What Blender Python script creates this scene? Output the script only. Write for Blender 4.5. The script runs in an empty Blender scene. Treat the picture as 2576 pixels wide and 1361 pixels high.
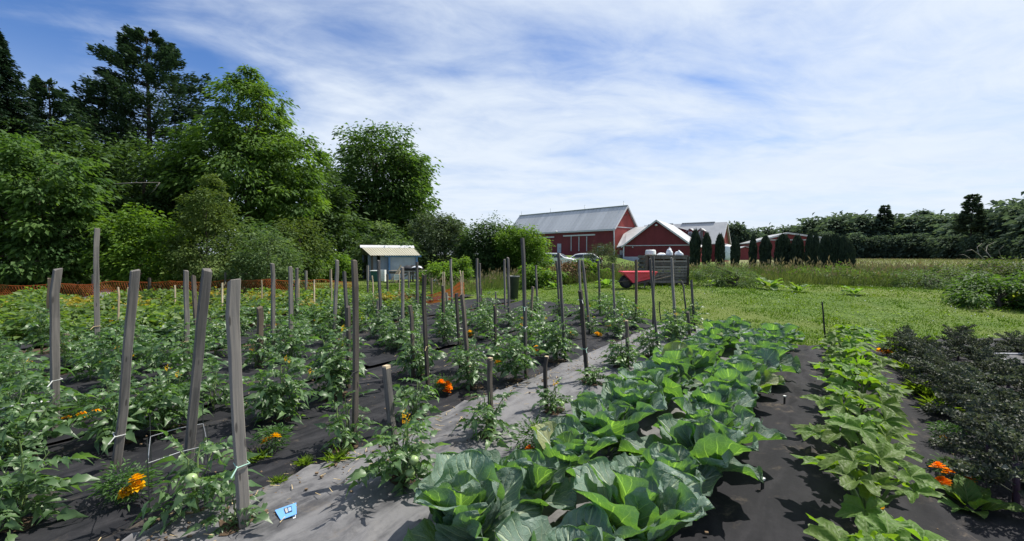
import bpy, math, random
import numpy as np
from mathutils import Vector, Matrix, Euler

# ------------------------------------------------------------------ camera, sky, sun, exposure
SC = bpy.context.scene
COL = SC.collection
F_PX, CX, CY, HOR, CAM_H = 1080.0, 1288.0, 680.5, 640.0, 1.35      # pixels of a 2576 x 1361 view
PITCH = math.atan((CY - HOR) / F_PX)
cam_d = bpy.data.cameras.new('camera')
cam_d.sensor_width = 36.0
cam_d.lens = F_PX / 2576.0 * 36.0
cam_d.clip_start = 0.05
cam_d.clip_end = 3000
cam = bpy.data.objects.new('camera', cam_d)
COL.objects.link(cam)
cam.location = (0, 0, CAM_H)
cam.rotation_euler = (math.pi / 2 - PITCH, 0, 0)
SC.camera = cam

SUN_AZ, SUN_EL = math.radians(61), math.radians(56)                 # azimuth clockwise from +Y
world = bpy.data.worlds.new('World')
SC.world = world
world.use_nodes = True
wn, wl = world.node_tree.nodes, world.node_tree.links
wn.clear()


def wnode(t, **kw):
    n = wn.new(t)
    for k, v in kw.items():
        setattr(n, k, v)
    return n


def wmath(op, a, b=None, c=None):
    n = wnode('ShaderNodeMath', operation=op)
    for i, v in enumerate((a, b, c)):
        if v is None:
            continue
        if isinstance(v, (int, float)):
            n.inputs[i].default_value = v
        else:
            wl.new(v, n.inputs[i])
    return n.outputs[0]


sky = wnode('ShaderNodeTexSky', sky_type='NISHITA')
sky.sun_disc = False
sky.sun_elevation = SUN_EL
sky.sun_rotation = SUN_AZ
sky.air_density = 1.0
sky.dust_density = 0.5
sky.ozone_density = 2.2
tc = wnode('ShaderNodeTexCoord')
sep = wnode('ShaderNodeSeparateXYZ')
wl.new(tc.outputs['Generated'], sep.inputs[0])
zc = wmath('MAXIMUM', wmath('ADD', sep.outputs[2], 0.10), 0.02)
cu = wmath('DIVIDE', sep.outputs[0], zc)
cv = wmath('DIVIDE', sep.outputs[1], zc)


def cloud_noise(scale_u, scale_v, rot, off, scale, detail, rough, dist=0.0):
    comb = wnode('ShaderNodeCombineXYZ')
    ca, sa = math.cos(rot), math.sin(rot)
    uu = wmath('ADD', wmath('MULTIPLY', cu, ca * scale_u), wmath('MULTIPLY', cv, sa * scale_u))
    vv = wmath('ADD', wmath('MULTIPLY', cu, -sa * scale_v), wmath('MULTIPLY', cv, ca * scale_v))
    wl.new(wmath('ADD', uu, off[0]), comb.inputs[0])
    wl.new(wmath('ADD', vv, off[1]), comb.inputs[1])
    n = wnode('ShaderNodeTexNoise')
    wl.new(comb.outputs[0], n.inputs['Vector'])
    n.inputs['Scale'].default_value = scale
    n.inputs['Detail'].default_value = detail
    n.inputs['Roughness'].default_value = rough
    n.inputs['Distortion'].default_value = dist
    return n.outputs[0]


wisp = cloud_noise(0.62, 1.0, 0.45, (1.7, 2.2), 0.95, 9, 0.52, 1.0)
gaps = cloud_noise(0.72, 1.15, -0.12, (8.4, 3.1), 0.80, 8, 0.55, 1.4)
fine = cloud_noise(0.7, 1.0, 0.3, (5.0, 1.0), 3.6, 9, 0.64, 1.0)
deck = wnode('ShaderNodeMapRange', interpolation_type='SMOOTHSTEP')        # the cloud deck thins out towards one side of the sky
wl.new(wmath('ADD', cu, wmath('MULTIPLY', cv, 0.35)), deck.inputs['Value'])
deck.inputs['From Min'].default_value = -1.9
deck.inputs['From Max'].default_value = 0.75
deck.inputs['To Min'].default_value = -0.16
deck.inputs['To Max'].default_value = 0.12
mix1 = wmath('ADD', wmath('MULTIPLY', gaps, 0.50), wmath('MULTIPLY', wisp, 0.42))
mix1 = wmath('ADD', mix1, wmath('MULTIPLY', fine, 0.16))
mix1 = wmath('ADD', mix1, deck.outputs[0])
veil = wnode('ShaderNodeMapRange', interpolation_type='SMOOTHSTEP')
wl.new(mix1, veil.inputs['Value'])
veil.inputs['From Min'].default_value = 0.38
veil.inputs['From Max'].default_value = 0.74
veil.inputs['To Min'].default_value = 0.0
veil.inputs['To Max'].default_value = 0.96
low = wnode('ShaderNodeMapRange', interpolation_type='SMOOTHSTEP')         # whitish air low over the land
wl.new(sep.outputs[2], low.inputs['Value'])
low.inputs['From Min'].default_value = 0.0
low.inputs['From Max'].default_value = 0.36
low.inputs['To Min'].default_value = 0.85
low.inputs['To Max'].default_value = 0.0
cover = wmath('SUBTRACT', 1.0, wmath('MULTIPLY', wmath('SUBTRACT', 1.0, veil.outputs[0]), wmath('SUBTRACT', 1.0, low.outputs[0])))
deep = wnode('ShaderNodeMix', data_type='RGBA', blend_type='MULTIPLY')
deep.inputs[0].default_value = 1.0
wl.new(sky.outputs[0], deep.inputs[6])
deep.inputs[7].default_value = (0.42, 0.59, 0.84, 1)
shade = wnode('ShaderNodeMix', data_type='RGBA')                           # thick and thin parts of the cloud
wl.new(wmath('MULTIPLY', wmath('ADD', wisp, fine), 0.5), shade.inputs[0])
shade.inputs[6].default_value = (3.9, 4.5, 5.3, 1)
shade.inputs[7].default_value = (5.3, 5.7, 6.2, 1)
skymix = wnode('ShaderNodeMix', data_type='RGBA')
wl.new(cover, skymix.inputs[0])
wl.new(deep.outputs[2], skymix.inputs[6])
wl.new(shade.outputs[2], skymix.inputs[7])
bg = wnode('ShaderNodeBackground')
wl.new(skymix.outputs[2], bg.inputs[0])
bg.inputs[1].default_value = 0.11
wout = wnode('ShaderNodeOutputWorld')
wl.new(bg.outputs[0], wout.inputs[0])

sun_d = bpy.data.lights.new('sun', 'SUN')
sun_d.energy = 4.3
sun_d.angle = math.radians(0.53)
sun_d.color = (1.0, 0.95, 0.86)
sun = bpy.data.objects.new('sun', sun_d)
COL.objects.link(sun)
SUN_V = Vector((math.sin(SUN_AZ) * math.cos(SUN_EL), math.cos(SUN_AZ) * math.cos(SUN_EL), math.sin(SUN_EL)))
sun.rotation_euler = SUN_V.to_track_quat('Z', 'Y').to_euler()

vs = SC.view_settings
vs.view_transform = 'Standard'
vs.look = 'None'
vs.exposure = 0.66
vs.gamma = 1.0
vs.use_curve_mapping = False
SC.cycles.use_denoising = True
SC.cycles.max_bounces = 7
SC.cycles.diffuse_bounces = 3
SC.cycles.glossy_bounces = 2
SC.cycles.transmission_bounces = 4
SC.cycles.transparent_max_bounces = 4
SC.cycles.sample_clamp_indirect = 4.0

RNG = np.random.default_rng(7)
random.seed(11)


# ------------------------------------------------------------------ the lie of the land
def S(a, b, t):
    t = np.clip((np.asarray(t, float) - a) / (b - a), 0, 1)
    return t * t * (3 - 2 * t)


def ground_z(x, y):
    x = np.asarray(x, float)
    y = np.asarray(y, float)
    z = 0.36 * S(6.8, 12.5, y) * (1 - S(15, 27, y)) * S(-1.5, 4.0, x) * (1 - S(9, 24, x) * 0.75)
    z = z + 1.15 * S(57, 72, y) * S(-14, 0, x) * (1 - S(15.5, 21, x)) * (1 - S(130, 200, y))
    z = z + 0.02 * np.sin(x * 1.3 + 0.6 * y) * np.sin(y * 0.9 - 0.4 * x) * S(7, 12, y)
    z = z + 0.5 * S(6, 25, np.abs(x - 2)) * S(0, 14, y) * 0 - 0.1 * S(-4, -14, x) * S(4, 12, y)
    return z


def gz(x, y):
    return float(ground_z(x, y))


def ray(px, py):
    u, v = (px - CX) / F_PX, -(py - CY) / F_PX
    return Vector((u, math.cos(PITCH) + v * math.sin(PITCH), -math.sin(PITCH) + v * math.cos(PITCH)))


def P(px, py, Y):
    r = ray(px, py)
    k = Y / r.y
    return Vector((r.x * k, Y, CAM_H + r.z * k))


def G(px, py):
    r = ray(px, py)
    k = 2.0
    lo = 0.3
    while lo < 400:                                                  # march until under the ground
        p = r * lo
        if CAM_H + p.z < gz(p.x, p.y):
            break
        lo *= 1.03
    a, b = lo / 1.03, lo
    for _ in range(24):
        k = 0.5 * (a + b)
        p = r * k
        if CAM_H + p.z < gz(p.x, p.y):
            b = k
        else:
            a = k
    p = r * k
    return Vector((p.x, p.y, gz(p.x, p.y)))


def ST(s, t):                                                        # row coordinates: s along the beds, t across to the left
    return (0.6 * s - 0.8 * t, 0.8 * s + 0.6 * t)


# ------------------------------------------------------------------ materials
MATS = {}


class NT:
    def __init__(self, name):
        self.m = bpy.data.materials.new(name)
        self.m.use_nodes = True
        self.t = self.m.node_tree
        self.t.nodes.clear()
        self.out = self.n('ShaderNodeOutputMaterial')

    def n(self, t, **kw):
        n = self.t.nodes.new(t)
        for k, v in kw.items():
            setattr(n, k, v)
        return n

    def l(self, a, b):
        self.t.links.new(a, b)

    def val(self, sock, v):
        if isinstance(v, (int, float)):
            sock.default_value = v
        elif isinstance(v, (tuple, list)):
            sock.default_value = (*v, 1) if len(v) == 3 and len(sock.default_value) == 4 else v
        else:
            self.l(v, sock)

    def math(self, op, a, b=None, c=None):
        n = self.n('ShaderNodeMath', operation=op)
        for i, v in enumerate((a, b, c)):
            if v is not None:
                self.val(n.inputs[i], v)
        return n.outputs[0]

    def mix(self, f, a, b, blend='MIX'):
        n = self.n('ShaderNodeMix', data_type='RGBA', blend_type=blend)
        self.val(n.inputs[0], f)
        self.val(n.inputs[6], a)
        self.val(n.inputs[7], b)
        return n.outputs[2]

    def coord(self, kind='Object', scale=(1, 1, 1), rot=(0, 0, 0)):
        tc = self.n('ShaderNodeTexCoord')
        mp = self.n('ShaderNodeMapping')
        mp.inputs['Scale'].default_value = scale
        mp.inputs['Rotation'].default_value = rot
        self.l(tc.outputs[kind], mp.inputs[0])
        return mp.outputs[0]

    def pos(self, scale=(1, 1, 1), rot=(0, 0, 0)):
        g = self.n('ShaderNodeNewGeometry')
        mp = self.n('ShaderNodeMapping')
        mp.inputs['Scale'].default_value = scale
        mp.inputs['Rotation'].default_value = rot
        self.l(g.outputs['Position'], mp.inputs[0])
        return mp.outputs[0]

    def noise(self, vec, scale, detail=4, rough=0.55, dist=0.0):
        n = self.n('ShaderNodeTexNoise')
        self.l(vec, n.inputs['Vector'])
        n.inputs['Scale'].default_value = scale
        n.inputs['Detail'].default_value = detail
        n.inputs['Roughness'].default_value = rough
        n.inputs['Distortion'].default_value = dist
        return n.outputs[0]

    def ramp(self, v, a, b, lo=0.0, hi=1.0):
        n = self.n('ShaderNodeMapRange', interpolation_type='SMOOTHSTEP')
        self.l(v, n.inputs['Value'])
        n.inputs['From Min'].default_value = a
        n.inputs['From Max'].default_value = b
        n.inputs['To Min'].default_value = lo
        n.inputs['To Max'].default_value = hi
        return n.outputs[0]

    def attr(self, name):
        n = self.n('ShaderNodeAttribute')
        n.attribute_name = name
        return n.outputs['Fac']

    def rand(self):
        return self.n('ShaderNodeObjectInfo').outputs['Random']

    def bump(self, h, strength, dist):
        n = self.n('ShaderNodeBump')
        self.l(h, n.inputs['Height'])
        n.inputs['Strength'].default_value = strength
        n.inputs['Distance'].default_value = dist
        return n.outputs[0]

    def bsdf(self, col, rough=0.6, spec=0.4, metal=0.0, normal=None, **kw):
        n = self.n('ShaderNodeBsdfPrincipled')
        self.val(n.inputs['Base Color'], col)
        self.val(n.inputs['Roughness'], rough)
        self.val(n.inputs['Specular IOR Level'], spec)
        self.val(n.inputs['Metallic'], metal)
        if normal is not None:
            self.l(normal, n.inputs['Normal'])
        for k, v in kw.items():
            self.val(n.inputs[k], v)
        return n.outputs[0]

    def done(self, shader):
        self.l(shader, self.out.inputs[0])
        MATS[self.m.name] = self.m
        return self.m


def plain(name, col, rough=0.6, spec=0.4, metal=0.0, var=0.12, scale=6.0, bump=0.0, dirt=0.0):
    t = NT(name)
    v = t.coord()
    nz = t.noise(v, scale, 6, 0.6)
    f = t.ramp(nz, 0.3, 0.7)
    lo = tuple(c * (1 - var) for c in col)
    hi = tuple(min(1, c * (1 + var)) for c in col)
    c = t.mix(f, lo, hi)
    if dirt:
        d = t.ramp(t.noise(v, scale * 0.45, 8, 0.7), 0.52, 0.72, 0, dirt)
        c = t.mix(d, c, (0.10, 0.085, 0.06))
    nrm = t.bump(nz, bump, 0.02) if bump else None
    return t.done(t.bsdf(c, rough, spec, metal, nrm))


def leaf_mat(name, c1, c2, tr, trans=0.35, rough=0.5, spec=0.35, objvar=0.25):
    """two leaf tones by the leaf's own tint, with light coming through the blade"""
    t = NT(name)
    c = t.mix(t.attr('tint'), c1, c2)
    r = t.math('ADD', t.math('MULTIPLY', t.rand(), objvar), 1 - objvar / 2)
    hs = t.n('ShaderNodeHueSaturation')
    t.l(r, hs.inputs['Value'])
    t.l(c, hs.inputs['Color'])
    hs.inputs['Hue'].default_value = 0.5
    c = hs.outputs[0]
    p = t.bsdf(c, rough, spec)
    trn = t.n('ShaderNodeBsdfTranslucent')
    tcol = t.mix(1.0, c, tr, 'MULTIPLY')
    t.l(tcol, trn.inputs[0])
    mx = t.n('ShaderNodeMixShader')
    mx.inputs[0].default_value = trans
    t.l(p, mx.inputs[1])
    t.l(trn.outputs[0], mx.inputs[2])
    return t.done(mx.outputs[0])


# foliage (linear base colours); translucent tint multiplies the base colour
leaf_mat('leaf_tomato', (0.054, 0.110, 0.042), (0.130, 0.210, 0.082), (2.0, 2.3, 0.8), 0.33, 0.42, 0.5, 0.3)
leaf_mat('leaf_potato', (0.050, 0.108, 0.026), (0.130, 0.195, 0.050), (2.3, 2.2, 0.7), 0.38, 0.5, 0.4, 0.35)
leaf_mat('leaf_potato_yellow', (0.11, 0.13, 0.025), (0.32, 0.27, 0.055), (2.0, 1.8, 0.6), 0.35, 0.55, 0.3, 0.35)
leaf_mat('leaf_potato_brown', (0.075, 0.05, 0.022), (0.17, 0.12, 0.04), (1.6, 1.3, 0.6), 0.25, 0.7, 0.2, 0.35)
leaf_mat('leaf_marigold', (0.030, 0.075, 0.020), (0.065, 0.135, 0.032), (2.0, 2.2, 0.8), 0.3, 0.5, 0.35)
leaf_mat('leaf_kale', (0.036, 0.054, 0.034), (0.110, 0.120, 0.092), (1.4, 1.5, 0.9), 0.25, 0.55, 0.3, 0.6)
leaf_mat('leaf_walnut', (0.044, 0.094, 0.022), (0.106, 0.184, 0.038), (2.0, 2.0, 0.6), 0.40, 0.62, 0.20, 0.1)
leaf_mat('leaf_maple', (0.038, 0.082, 0.024), (0.090, 0.156, 0.042), (1.9, 2.0, 0.7), 0.36, 0.62, 0.20, 0.1)
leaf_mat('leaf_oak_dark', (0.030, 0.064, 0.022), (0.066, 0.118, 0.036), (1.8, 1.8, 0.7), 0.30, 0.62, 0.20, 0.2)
leaf_mat('leaf_bright', (0.058, 0.125, 0.018), (0.140, 0.230, 0.036), (1.9, 1.9, 0.6), 0.40, 0.62, 0.20, 0.2)
leaf_mat('leaf_olive', (0.048, 0.090, 0.024), (0.118, 0.165, 0.044), (1.7, 1.7, 0.7), 0.33, 0.62, 0.20, 0.2)
leaf_mat('leaf_pale', (0.054, 0.102, 0.038), (0.135, 0.195, 0.078), (1.7, 1.8, 0.8), 0.33, 0.62, 0.20, 0.2)
leaf_mat('leaf_shrub_gray', (0.036, 0.062, 0.032), (0.085, 0.120, 0.062), (1.6, 1.6, 0.8), 0.28, 0.62, 0.20, 0.2)
leaf_mat('needle_spruce', (0.016, 0.038, 0.022), (0.038, 0.072, 0.036), (1.3, 1.3, 0.8), 0.14, 0.62, 0.20, 0.1)
leaf_mat('needle_pine', (0.026, 0.058, 0.034), (0.062, 0.108, 0.054), (1.4, 1.4, 0.8), 0.16, 0.62, 0.20, 0.1)
leaf_mat('needle_cedar', (0.018, 0.034, 0.023), (0.060, 0.082, 0.048), (1.1, 1.1, 0.7), 0.10, 0.65, 0.2, 0.15)
leaf_mat('leaf_forest_hazy', (0.048, 0.074, 0.056), (0.104, 0.142, 0.088), (1.3, 1.4, 0.9), 0.34, 0.9, 0.06, 0.4)  # lifted bluish tone paints distance haze into the leaf colour
leaf_mat('grass_lawn', (0.044, 0.104, 0.012), (0.128, 0.200, 0.020), (1.7, 1.7, 0.4), 0.36, 0.85, 0.06, 0.0)
leaf_mat('grass_tall', (0.060, 0.112, 0.028), (0.160, 0.190, 0.075), (1.6, 1.5, 0.7), 0.34, 0.6, 0.25, 0.0)
leaf_mat('grass_seed', (0.130, 0.120, 0.070), (0.24, 0.205, 0.125), (1.3, 1.2, 0.8), 0.25, 0.8, 0.15, 0.0)
leaf_mat('grass_weed', (0.110, 0.20, 0.028), (0.22, 0.33, 0.06), (1.8, 1.8, 0.5), 0.4, 0.5, 0.3, 0.2)
leaf_mat('dead_leaf', (0.10, 0.062, 0.035), (0.24, 0.16, 0.085), (1.2, 1.0, 0.7), 0.2, 0.8, 0.15, 0.2)
leaf_mat('petal_orange', (0.86, 0.22, 0.006), (0.95, 0.38, 0.010), (1.1, 0.95, 0.5), 0.45, 0.6, 0.2, 0.1)
leaf_mat('petal_yellow', (0.90, 0.46, 0.008), (0.96, 0.64, 0.015), (1.1, 1.0, 0.5), 0.45, 0.6, 0.2, 0.1)


def veined(name, top_a, top_b, vein, tr, nveins, slope, trans, bumps):
    """broad leaf: UV u runs base to tip, v across; pale midrib and side veins, blistered between them"""
    t = NT(name)
    uv = t.n('ShaderNodeUVMap')
    uv.uv_map = 'UVMap'
    sp = t.n('ShaderNodeSeparateXYZ')
    t.l(uv.outputs[0], sp.inputs[0])
    u, v = sp.outputs[0], sp.outputs[1]
    av = t.math('ABSOLUTE', t.math('SUBTRACT', t.math('MULTIPLY', v, 2.0), 1.0))
    pv = t.coord('Object')
    wob = t.math('MULTIPLY', t.math('SUBTRACT', t.noise(pv, 14, 2), 0.5), 0.05)
    mid = t.ramp(t.math('ADD', av, wob), 0.075, 0.02)
    ph = t.math('ADD', t.math('SUBTRACT', u, t.math('MULTIPLY', t.math('POWER', av, 0.85), slope)), wob)
    fr = t.math('ABSOLUTE', t.math('SUBTRACT', t.math('FRACT', t.math('MULTIPLY', ph, nveins)), 0.5))
    side = t.ramp(fr, 0.425, 0.490)
    side = t.math('MULTIPLY', side, t.ramp(av, 1.0, 0.55))
    vn = t.math('MAXIMUM', mid, t.math('MULTIPLY', side, 0.85))
    net = t.n('ShaderNodeTexVoronoi', feature='DISTANCE_TO_EDGE')
    t.l(pv, net.inputs['Vector'])
    net.inputs['Scale'].default_value = 55
    netf = t.ramp(net.outputs[0], 0.07, 0.0, 0, 0.22)
    vn = t.math('MAXIMUM', vn, netf)
    base = t.mix(t.ramp(t.noise(pv, 7, 5), 0.3, 0.7), top_a, top_b)
    hs = t.n('ShaderNodeHueSaturation')
    t.l(t.math('ADD', t.math('MULTIPLY', t.rand(), 0.35), 0.82), hs.inputs['Value'])
    t.l(t.math('ADD', t.math('MULTIPLY', t.rand(), 0.03), 0.485), hs.inputs['Hue'])
    t.l(base, hs.inputs['Color'])
    base = t.mix(t.ramp(t.rand(), 0.975, 0.985, 0, 0.6), hs.outputs[0], (0.34, 0.33, 0.08))
    c = t.mix(vn, base, vein)
    h = t.math('ADD', t.math('MULTIPLY', t.math('SUBTRACT', 0.5, fr), -1.0), t.math('MULTIPLY', t.noise(pv, 22, 3), 0.7))
    h = t.math('ADD', h, t.math('MULTIPLY', vn, 0.5))
    nrm = t.bump(h, bumps, 0.012)
    p = t.bsdf(c, 0.48, 0.32 if name == 'cabbage_leaf' else 0.25, 0, nrm)
    trn = t.n('ShaderNodeBsdfTranslucent')
    t.l(t.mix(1.0, c, tr, 'MULTIPLY'), trn.inputs[0])
    mx = t.n('ShaderNodeMixShader')
    mx.inputs[0].default_value = trans
    t.l(p, mx.inputs[1])
    t.l(trn.outputs[0], mx.inputs[2])
    return t.done(mx.outputs[0])


veined('cabbage_leaf', (0.135, 0.210, 0.165), (0.235, 0.315, 0.260), (0.50, 0.58, 0.42), (0.80, 1.25, 0.16), 7.0, 0.42, 0.38, 0.9)
veined('squash_leaf', (0.085, 0.160, 0.026), (0.140, 0.222, 0.052), (0.165, 0.245, 0.070), (1.85, 2.05, 0.40), 5.0, 0.30, 0.42, 0.3)
veined('weed_leaf', (0.075, 0.150, 0.035), (0.135, 0.225, 0.060), (0.22, 0.30, 0.12), (2.0, 2.1, 0.55), 6.0, 0.35, 0.38, 0.6)
plain('stem_green', (0.13, 0.19, 0.06), 0.5, 0.4, var=0.2, scale=30)
plain('stem_pale', (0.30, 0.36, 0.20), 0.5, 0.4, var=0.15, scale=20)
plain('stem_purple', (0.09, 0.05, 0.075), 0.5, 0.4, var=0.2, scale=20)
plain('fruit_green', (0.28, 0.38, 0.16), 0.3, 0.5, var=0.12, scale=12)
plain('bark', (0.085, 0.070, 0.055), 0.9, 0.2, var=0.35, scale=5, bump=0.6)
plain('bark_dark', (0.042, 0.036, 0.030), 0.9, 0.2, var=0.35, scale=5, bump=0.6)
plain('dead_wood', (0.21, 0.19, 0.165), 0.9, 0.2, var=0.3, scale=8)


def wood(name, c1, c2, crack, grain=55.0):
    t = NT(name)
    v = t.coord('Object', (grain, grain, 2.2))
    v2 = t.coord('Object', (9, 9, 1.3))
    n1 = t.noise(v, 1.0, 6, 0.6, 0.6)
    n2 = t.noise(v2, 1.0, 4, 0.6)
    f = t.math('MULTIPLY', t.math('ADD', n1, n2), 0.5)
    f = t.math('ADD', f, t.math('MULTIPLY', t.math('SUBTRACT', t.rand(), 0.5), 0.34))
    c = t.mix(t.ramp(f, 0.32, 0.68), c1, c2)
    ck = t.ramp(n1, 0.36, 0.27)
    c = t.mix(t.math('MULTIPLY', ck, 0.75), c, crack)
    kn = t.n('ShaderNodeTexVoronoi')
    t.l(t.coord('Object', (24, 24, 5)), kn.inputs['Vector'])
    kn.inputs['Scale'].default_value = 1.0
    c = t.mix(t.ramp(kn.outputs['Distance'], 0.16, 0.09, 0, 0.7), c, crack)
    sp = t.n('ShaderNodeSeparateXYZ')
    t.l(t.coord('Object'), sp.inputs[0])
    soil = t.ramp(t.math('ADD', sp.outputs[2], t.math('MULTIPLY', n2, 0.12)), 0.22, 0.10, 0, 0.55)
    c = t.mix(soil, c, (0.075, 0.055, 0.038))
    nrm = t.bump(t.math('SUBTRACT', n1, t.math('MULTIPLY', ck, 0.8)), 0.7, 0.004)
    return t.done(t.bsdf(c, 0.85, 0.25, 0, nrm))


wood('wood_gray', (0.088, 0.083, 0.078), (0.235, 0.215, 0.192), (0.035, 0.032, 0.030))
wood('wood_dark', (0.050, 0.043, 0.038), (0.135, 0.114, 0.094), (0.022, 0.019, 0.017))
wood('wood_brown', (0.120, 0.095, 0.070), (0.27, 0.215, 0.160), (0.045, 0.035, 0.028))
wood('wood_pale', (0.42, 0.33, 0.21), (0.62, 0.51, 0.35), (0.25, 0.18, 0.11))
wood('wood_cut_sunlit', (0.45, 0.35, 0.22), (0.60, 0.48, 0.32), (0.22, 0.16, 0.10))
plain('twine_green', (0.36, 0.55, 0.45), 0.7, 0.2)
plain('twine_white', (0.62, 0.63, 0.60), 0.7, 0.2)
plain('rubber_black', (0.022, 0.022, 0.024), 0.75, 0.3, var=0.2)
plain('plastic_black', (0.018, 0.018, 0.020), 0.5, 0.4)
plain('plastic_white', (0.74, 0.75, 0.74), 0.45, 0.4, var=0.06, dirt=0.25)
plain('wire_steel', (0.42, 0.43, 0.44), 0.4, 0.5, 0.7)
plain('wire_dark', (0.035, 0.042, 0.038), 0.6, 0.3)
leaf_mat('net_orange', (0.50, 0.165, 0.060), (0.52, 0.18, 0.07), (1.15, 1.1, 1.0), 0.42, 0.6, 0.3, 0.0)
plain('metal_dark', (0.06, 0.06, 0.065), 0.5, 0.5, 0.4, var=0.25)
plain('metal_gray', (0.34, 0.35, 0.36), 0.45, 0.5, 0.6, var=0.15)
plain('tarp_gray', (0.32, 0.33, 0.35), 0.6, 0.3, var=0.2, scale=3, bump=0.3)
plain('tray_red', (0.84, 0.085, 0.130), 0.45, 0.4, var=0.1, scale=5, dirt=0.25)
plain('pot_green', (0.060, 0.075, 0.072), 0.5, 0.4, var=0.15)
plain('bin_teal', (0.020, 0.085, 0.080), 0.45, 0.4)
plain('card_blue', (0.15, 0.36, 0.74), 0.35, 0.5, var=0.05)
plain('card_white', (0.72, 0.74, 0.74), 0.5, 0.4, var=0.05)
plain('ink_dark', (0.03, 0.035, 0.06), 0.5, 0.4)
plain('paint_white', (0.55, 0.55, 0.56), 0.5, 0.4, var=0.06)
plain('paint_offwhite', (0.45, 0.46, 0.48), 0.6, 0.3, var=0.1, scale=2)
plain('paint_blue', (0.11, 0.22, 0.42), 0.6, 0.3, var=0.12)
plain('concrete', (0.50, 0.49, 0.48), 0.85, 0.2, var=0.12, scale=2)
plain('door_gray', (0.36, 0.40, 0.46), 0.5, 0.4, var=0.05)
plain('soil_crumb', (0.16, 0.115, 0.075), 0.95, 0.1, var=0.4, scale=40)
plain('straw', (0.50, 0.39, 0.22), 0.8, 0.2, var=0.3, scale=30)
plain('car_white', (0.78, 0.79, 0.80), 0.25, 0.5, var=0.02)
plain('car_glass', (0.02, 0.025, 0.03), 0.08, 0.6, var=0.02)
plain('lamp_red', (0.45, 0.02, 0.02), 0.25, 0.5)
plain('glass_pane', (0.10, 0.12, 0.15), 0.1, 0.6, var=0.1)
plain('brush_brown', (0.15, 0.095, 0.055), 0.9, 0.15, var=0.45, scale=9)
plain('bag_white', (0.66, 0.69, 0.72), 0.35, 0.5, var=0.12, scale=14, bump=0.5)


def siding(name, col, pitch, axis_rot):
    """board siding seen from afar: thin dark joints and faded boards"""
    t = NT(name)
    v = t.coord('Object', (1, 1, 1), (0, 0, axis_rot))
    sp = t.n('ShaderNodeSeparateXYZ')
    t.l(v, sp.inputs[0])
    fr = t.math('FRACT', t.math('MULTIPLY', sp.outputs[0], 1.0 / pitch))
    j = t.ramp(t.math('ABSOLUTE', t.math('SUBTRACT', fr, 0.5)), 0.44, 0.5)
    fade = t.ramp(t.noise(t.coord('Object', (1, 1, 0.25)), 0.8, 6, 0.65), 0.3, 0.75)
    c = t.mix(fade, tuple(0.86 * k for k in col), tuple(min(1, 1.14 * k) for k in col))
    c = t.mix(t.math('MULTIPLY', j, 0.35), c, tuple(k * 0.4 for k in col))
    return t.done(t.bsdf(c, 0.65, 0.3, 0, t.bump(j, 0.5, -0.02)))


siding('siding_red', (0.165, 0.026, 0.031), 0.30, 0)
siding('siding_red_sunlit', (0.25, 0.040, 0.034), 0.30, 0)  # same red made lighter: sunlight on the gable ends put into the colour
siding('siding_shed', (0.20, 0.24, 0.31), 0.20, 0)


def shed_panel():
    t = NT('panel_stained')
    v = t.coord('Object')
    st = t.noise(t.coord('Object', (5, 5, 0.8)), 1.5, 6, 0.6)
    c = t.mix(t.ramp(t.noise(v, 2.2, 5), 0.3, 0.7), (0.28, 0.32, 0.40), (0.37, 0.41, 0.49))
    c = t.mix(t.ramp(st, 0.52, 0.72, 0, 0.6), c, (0.30, 0.28, 0.22))
    return t.done(t.bsdf(c, 0.6, 0.35))


shed_panel()


def roof_sheet(name, c1, c2, objvar, metal=0.15):
    t = NT(name)
    v = t.coord('Object')
    f = t.math('ADD', t.math('MULTIPLY', t.ramp(t.noise(v, 0.9, 6, 0.65), 0.3, 0.7), 1 - objvar), t.math('MULTIPLY', t.rand(), objvar))
    c = t.mix(f, c1, c2)
    return t.done(t.bsdf(c, 0.45, 0.5, metal))


roof_sheet('roof_barn', (0.36, 0.37, 0.38), (0.50, 0.51, 0.52), 0.55)
roof_sheet('roof_white', (0.34, 0.345, 0.35), (0.44, 0.44, 0.44), 0.3)
roof_sheet('roof_cream', (0.40, 0.375, 0.285), (0.48, 0.455, 0.36), 0.2)


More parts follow.
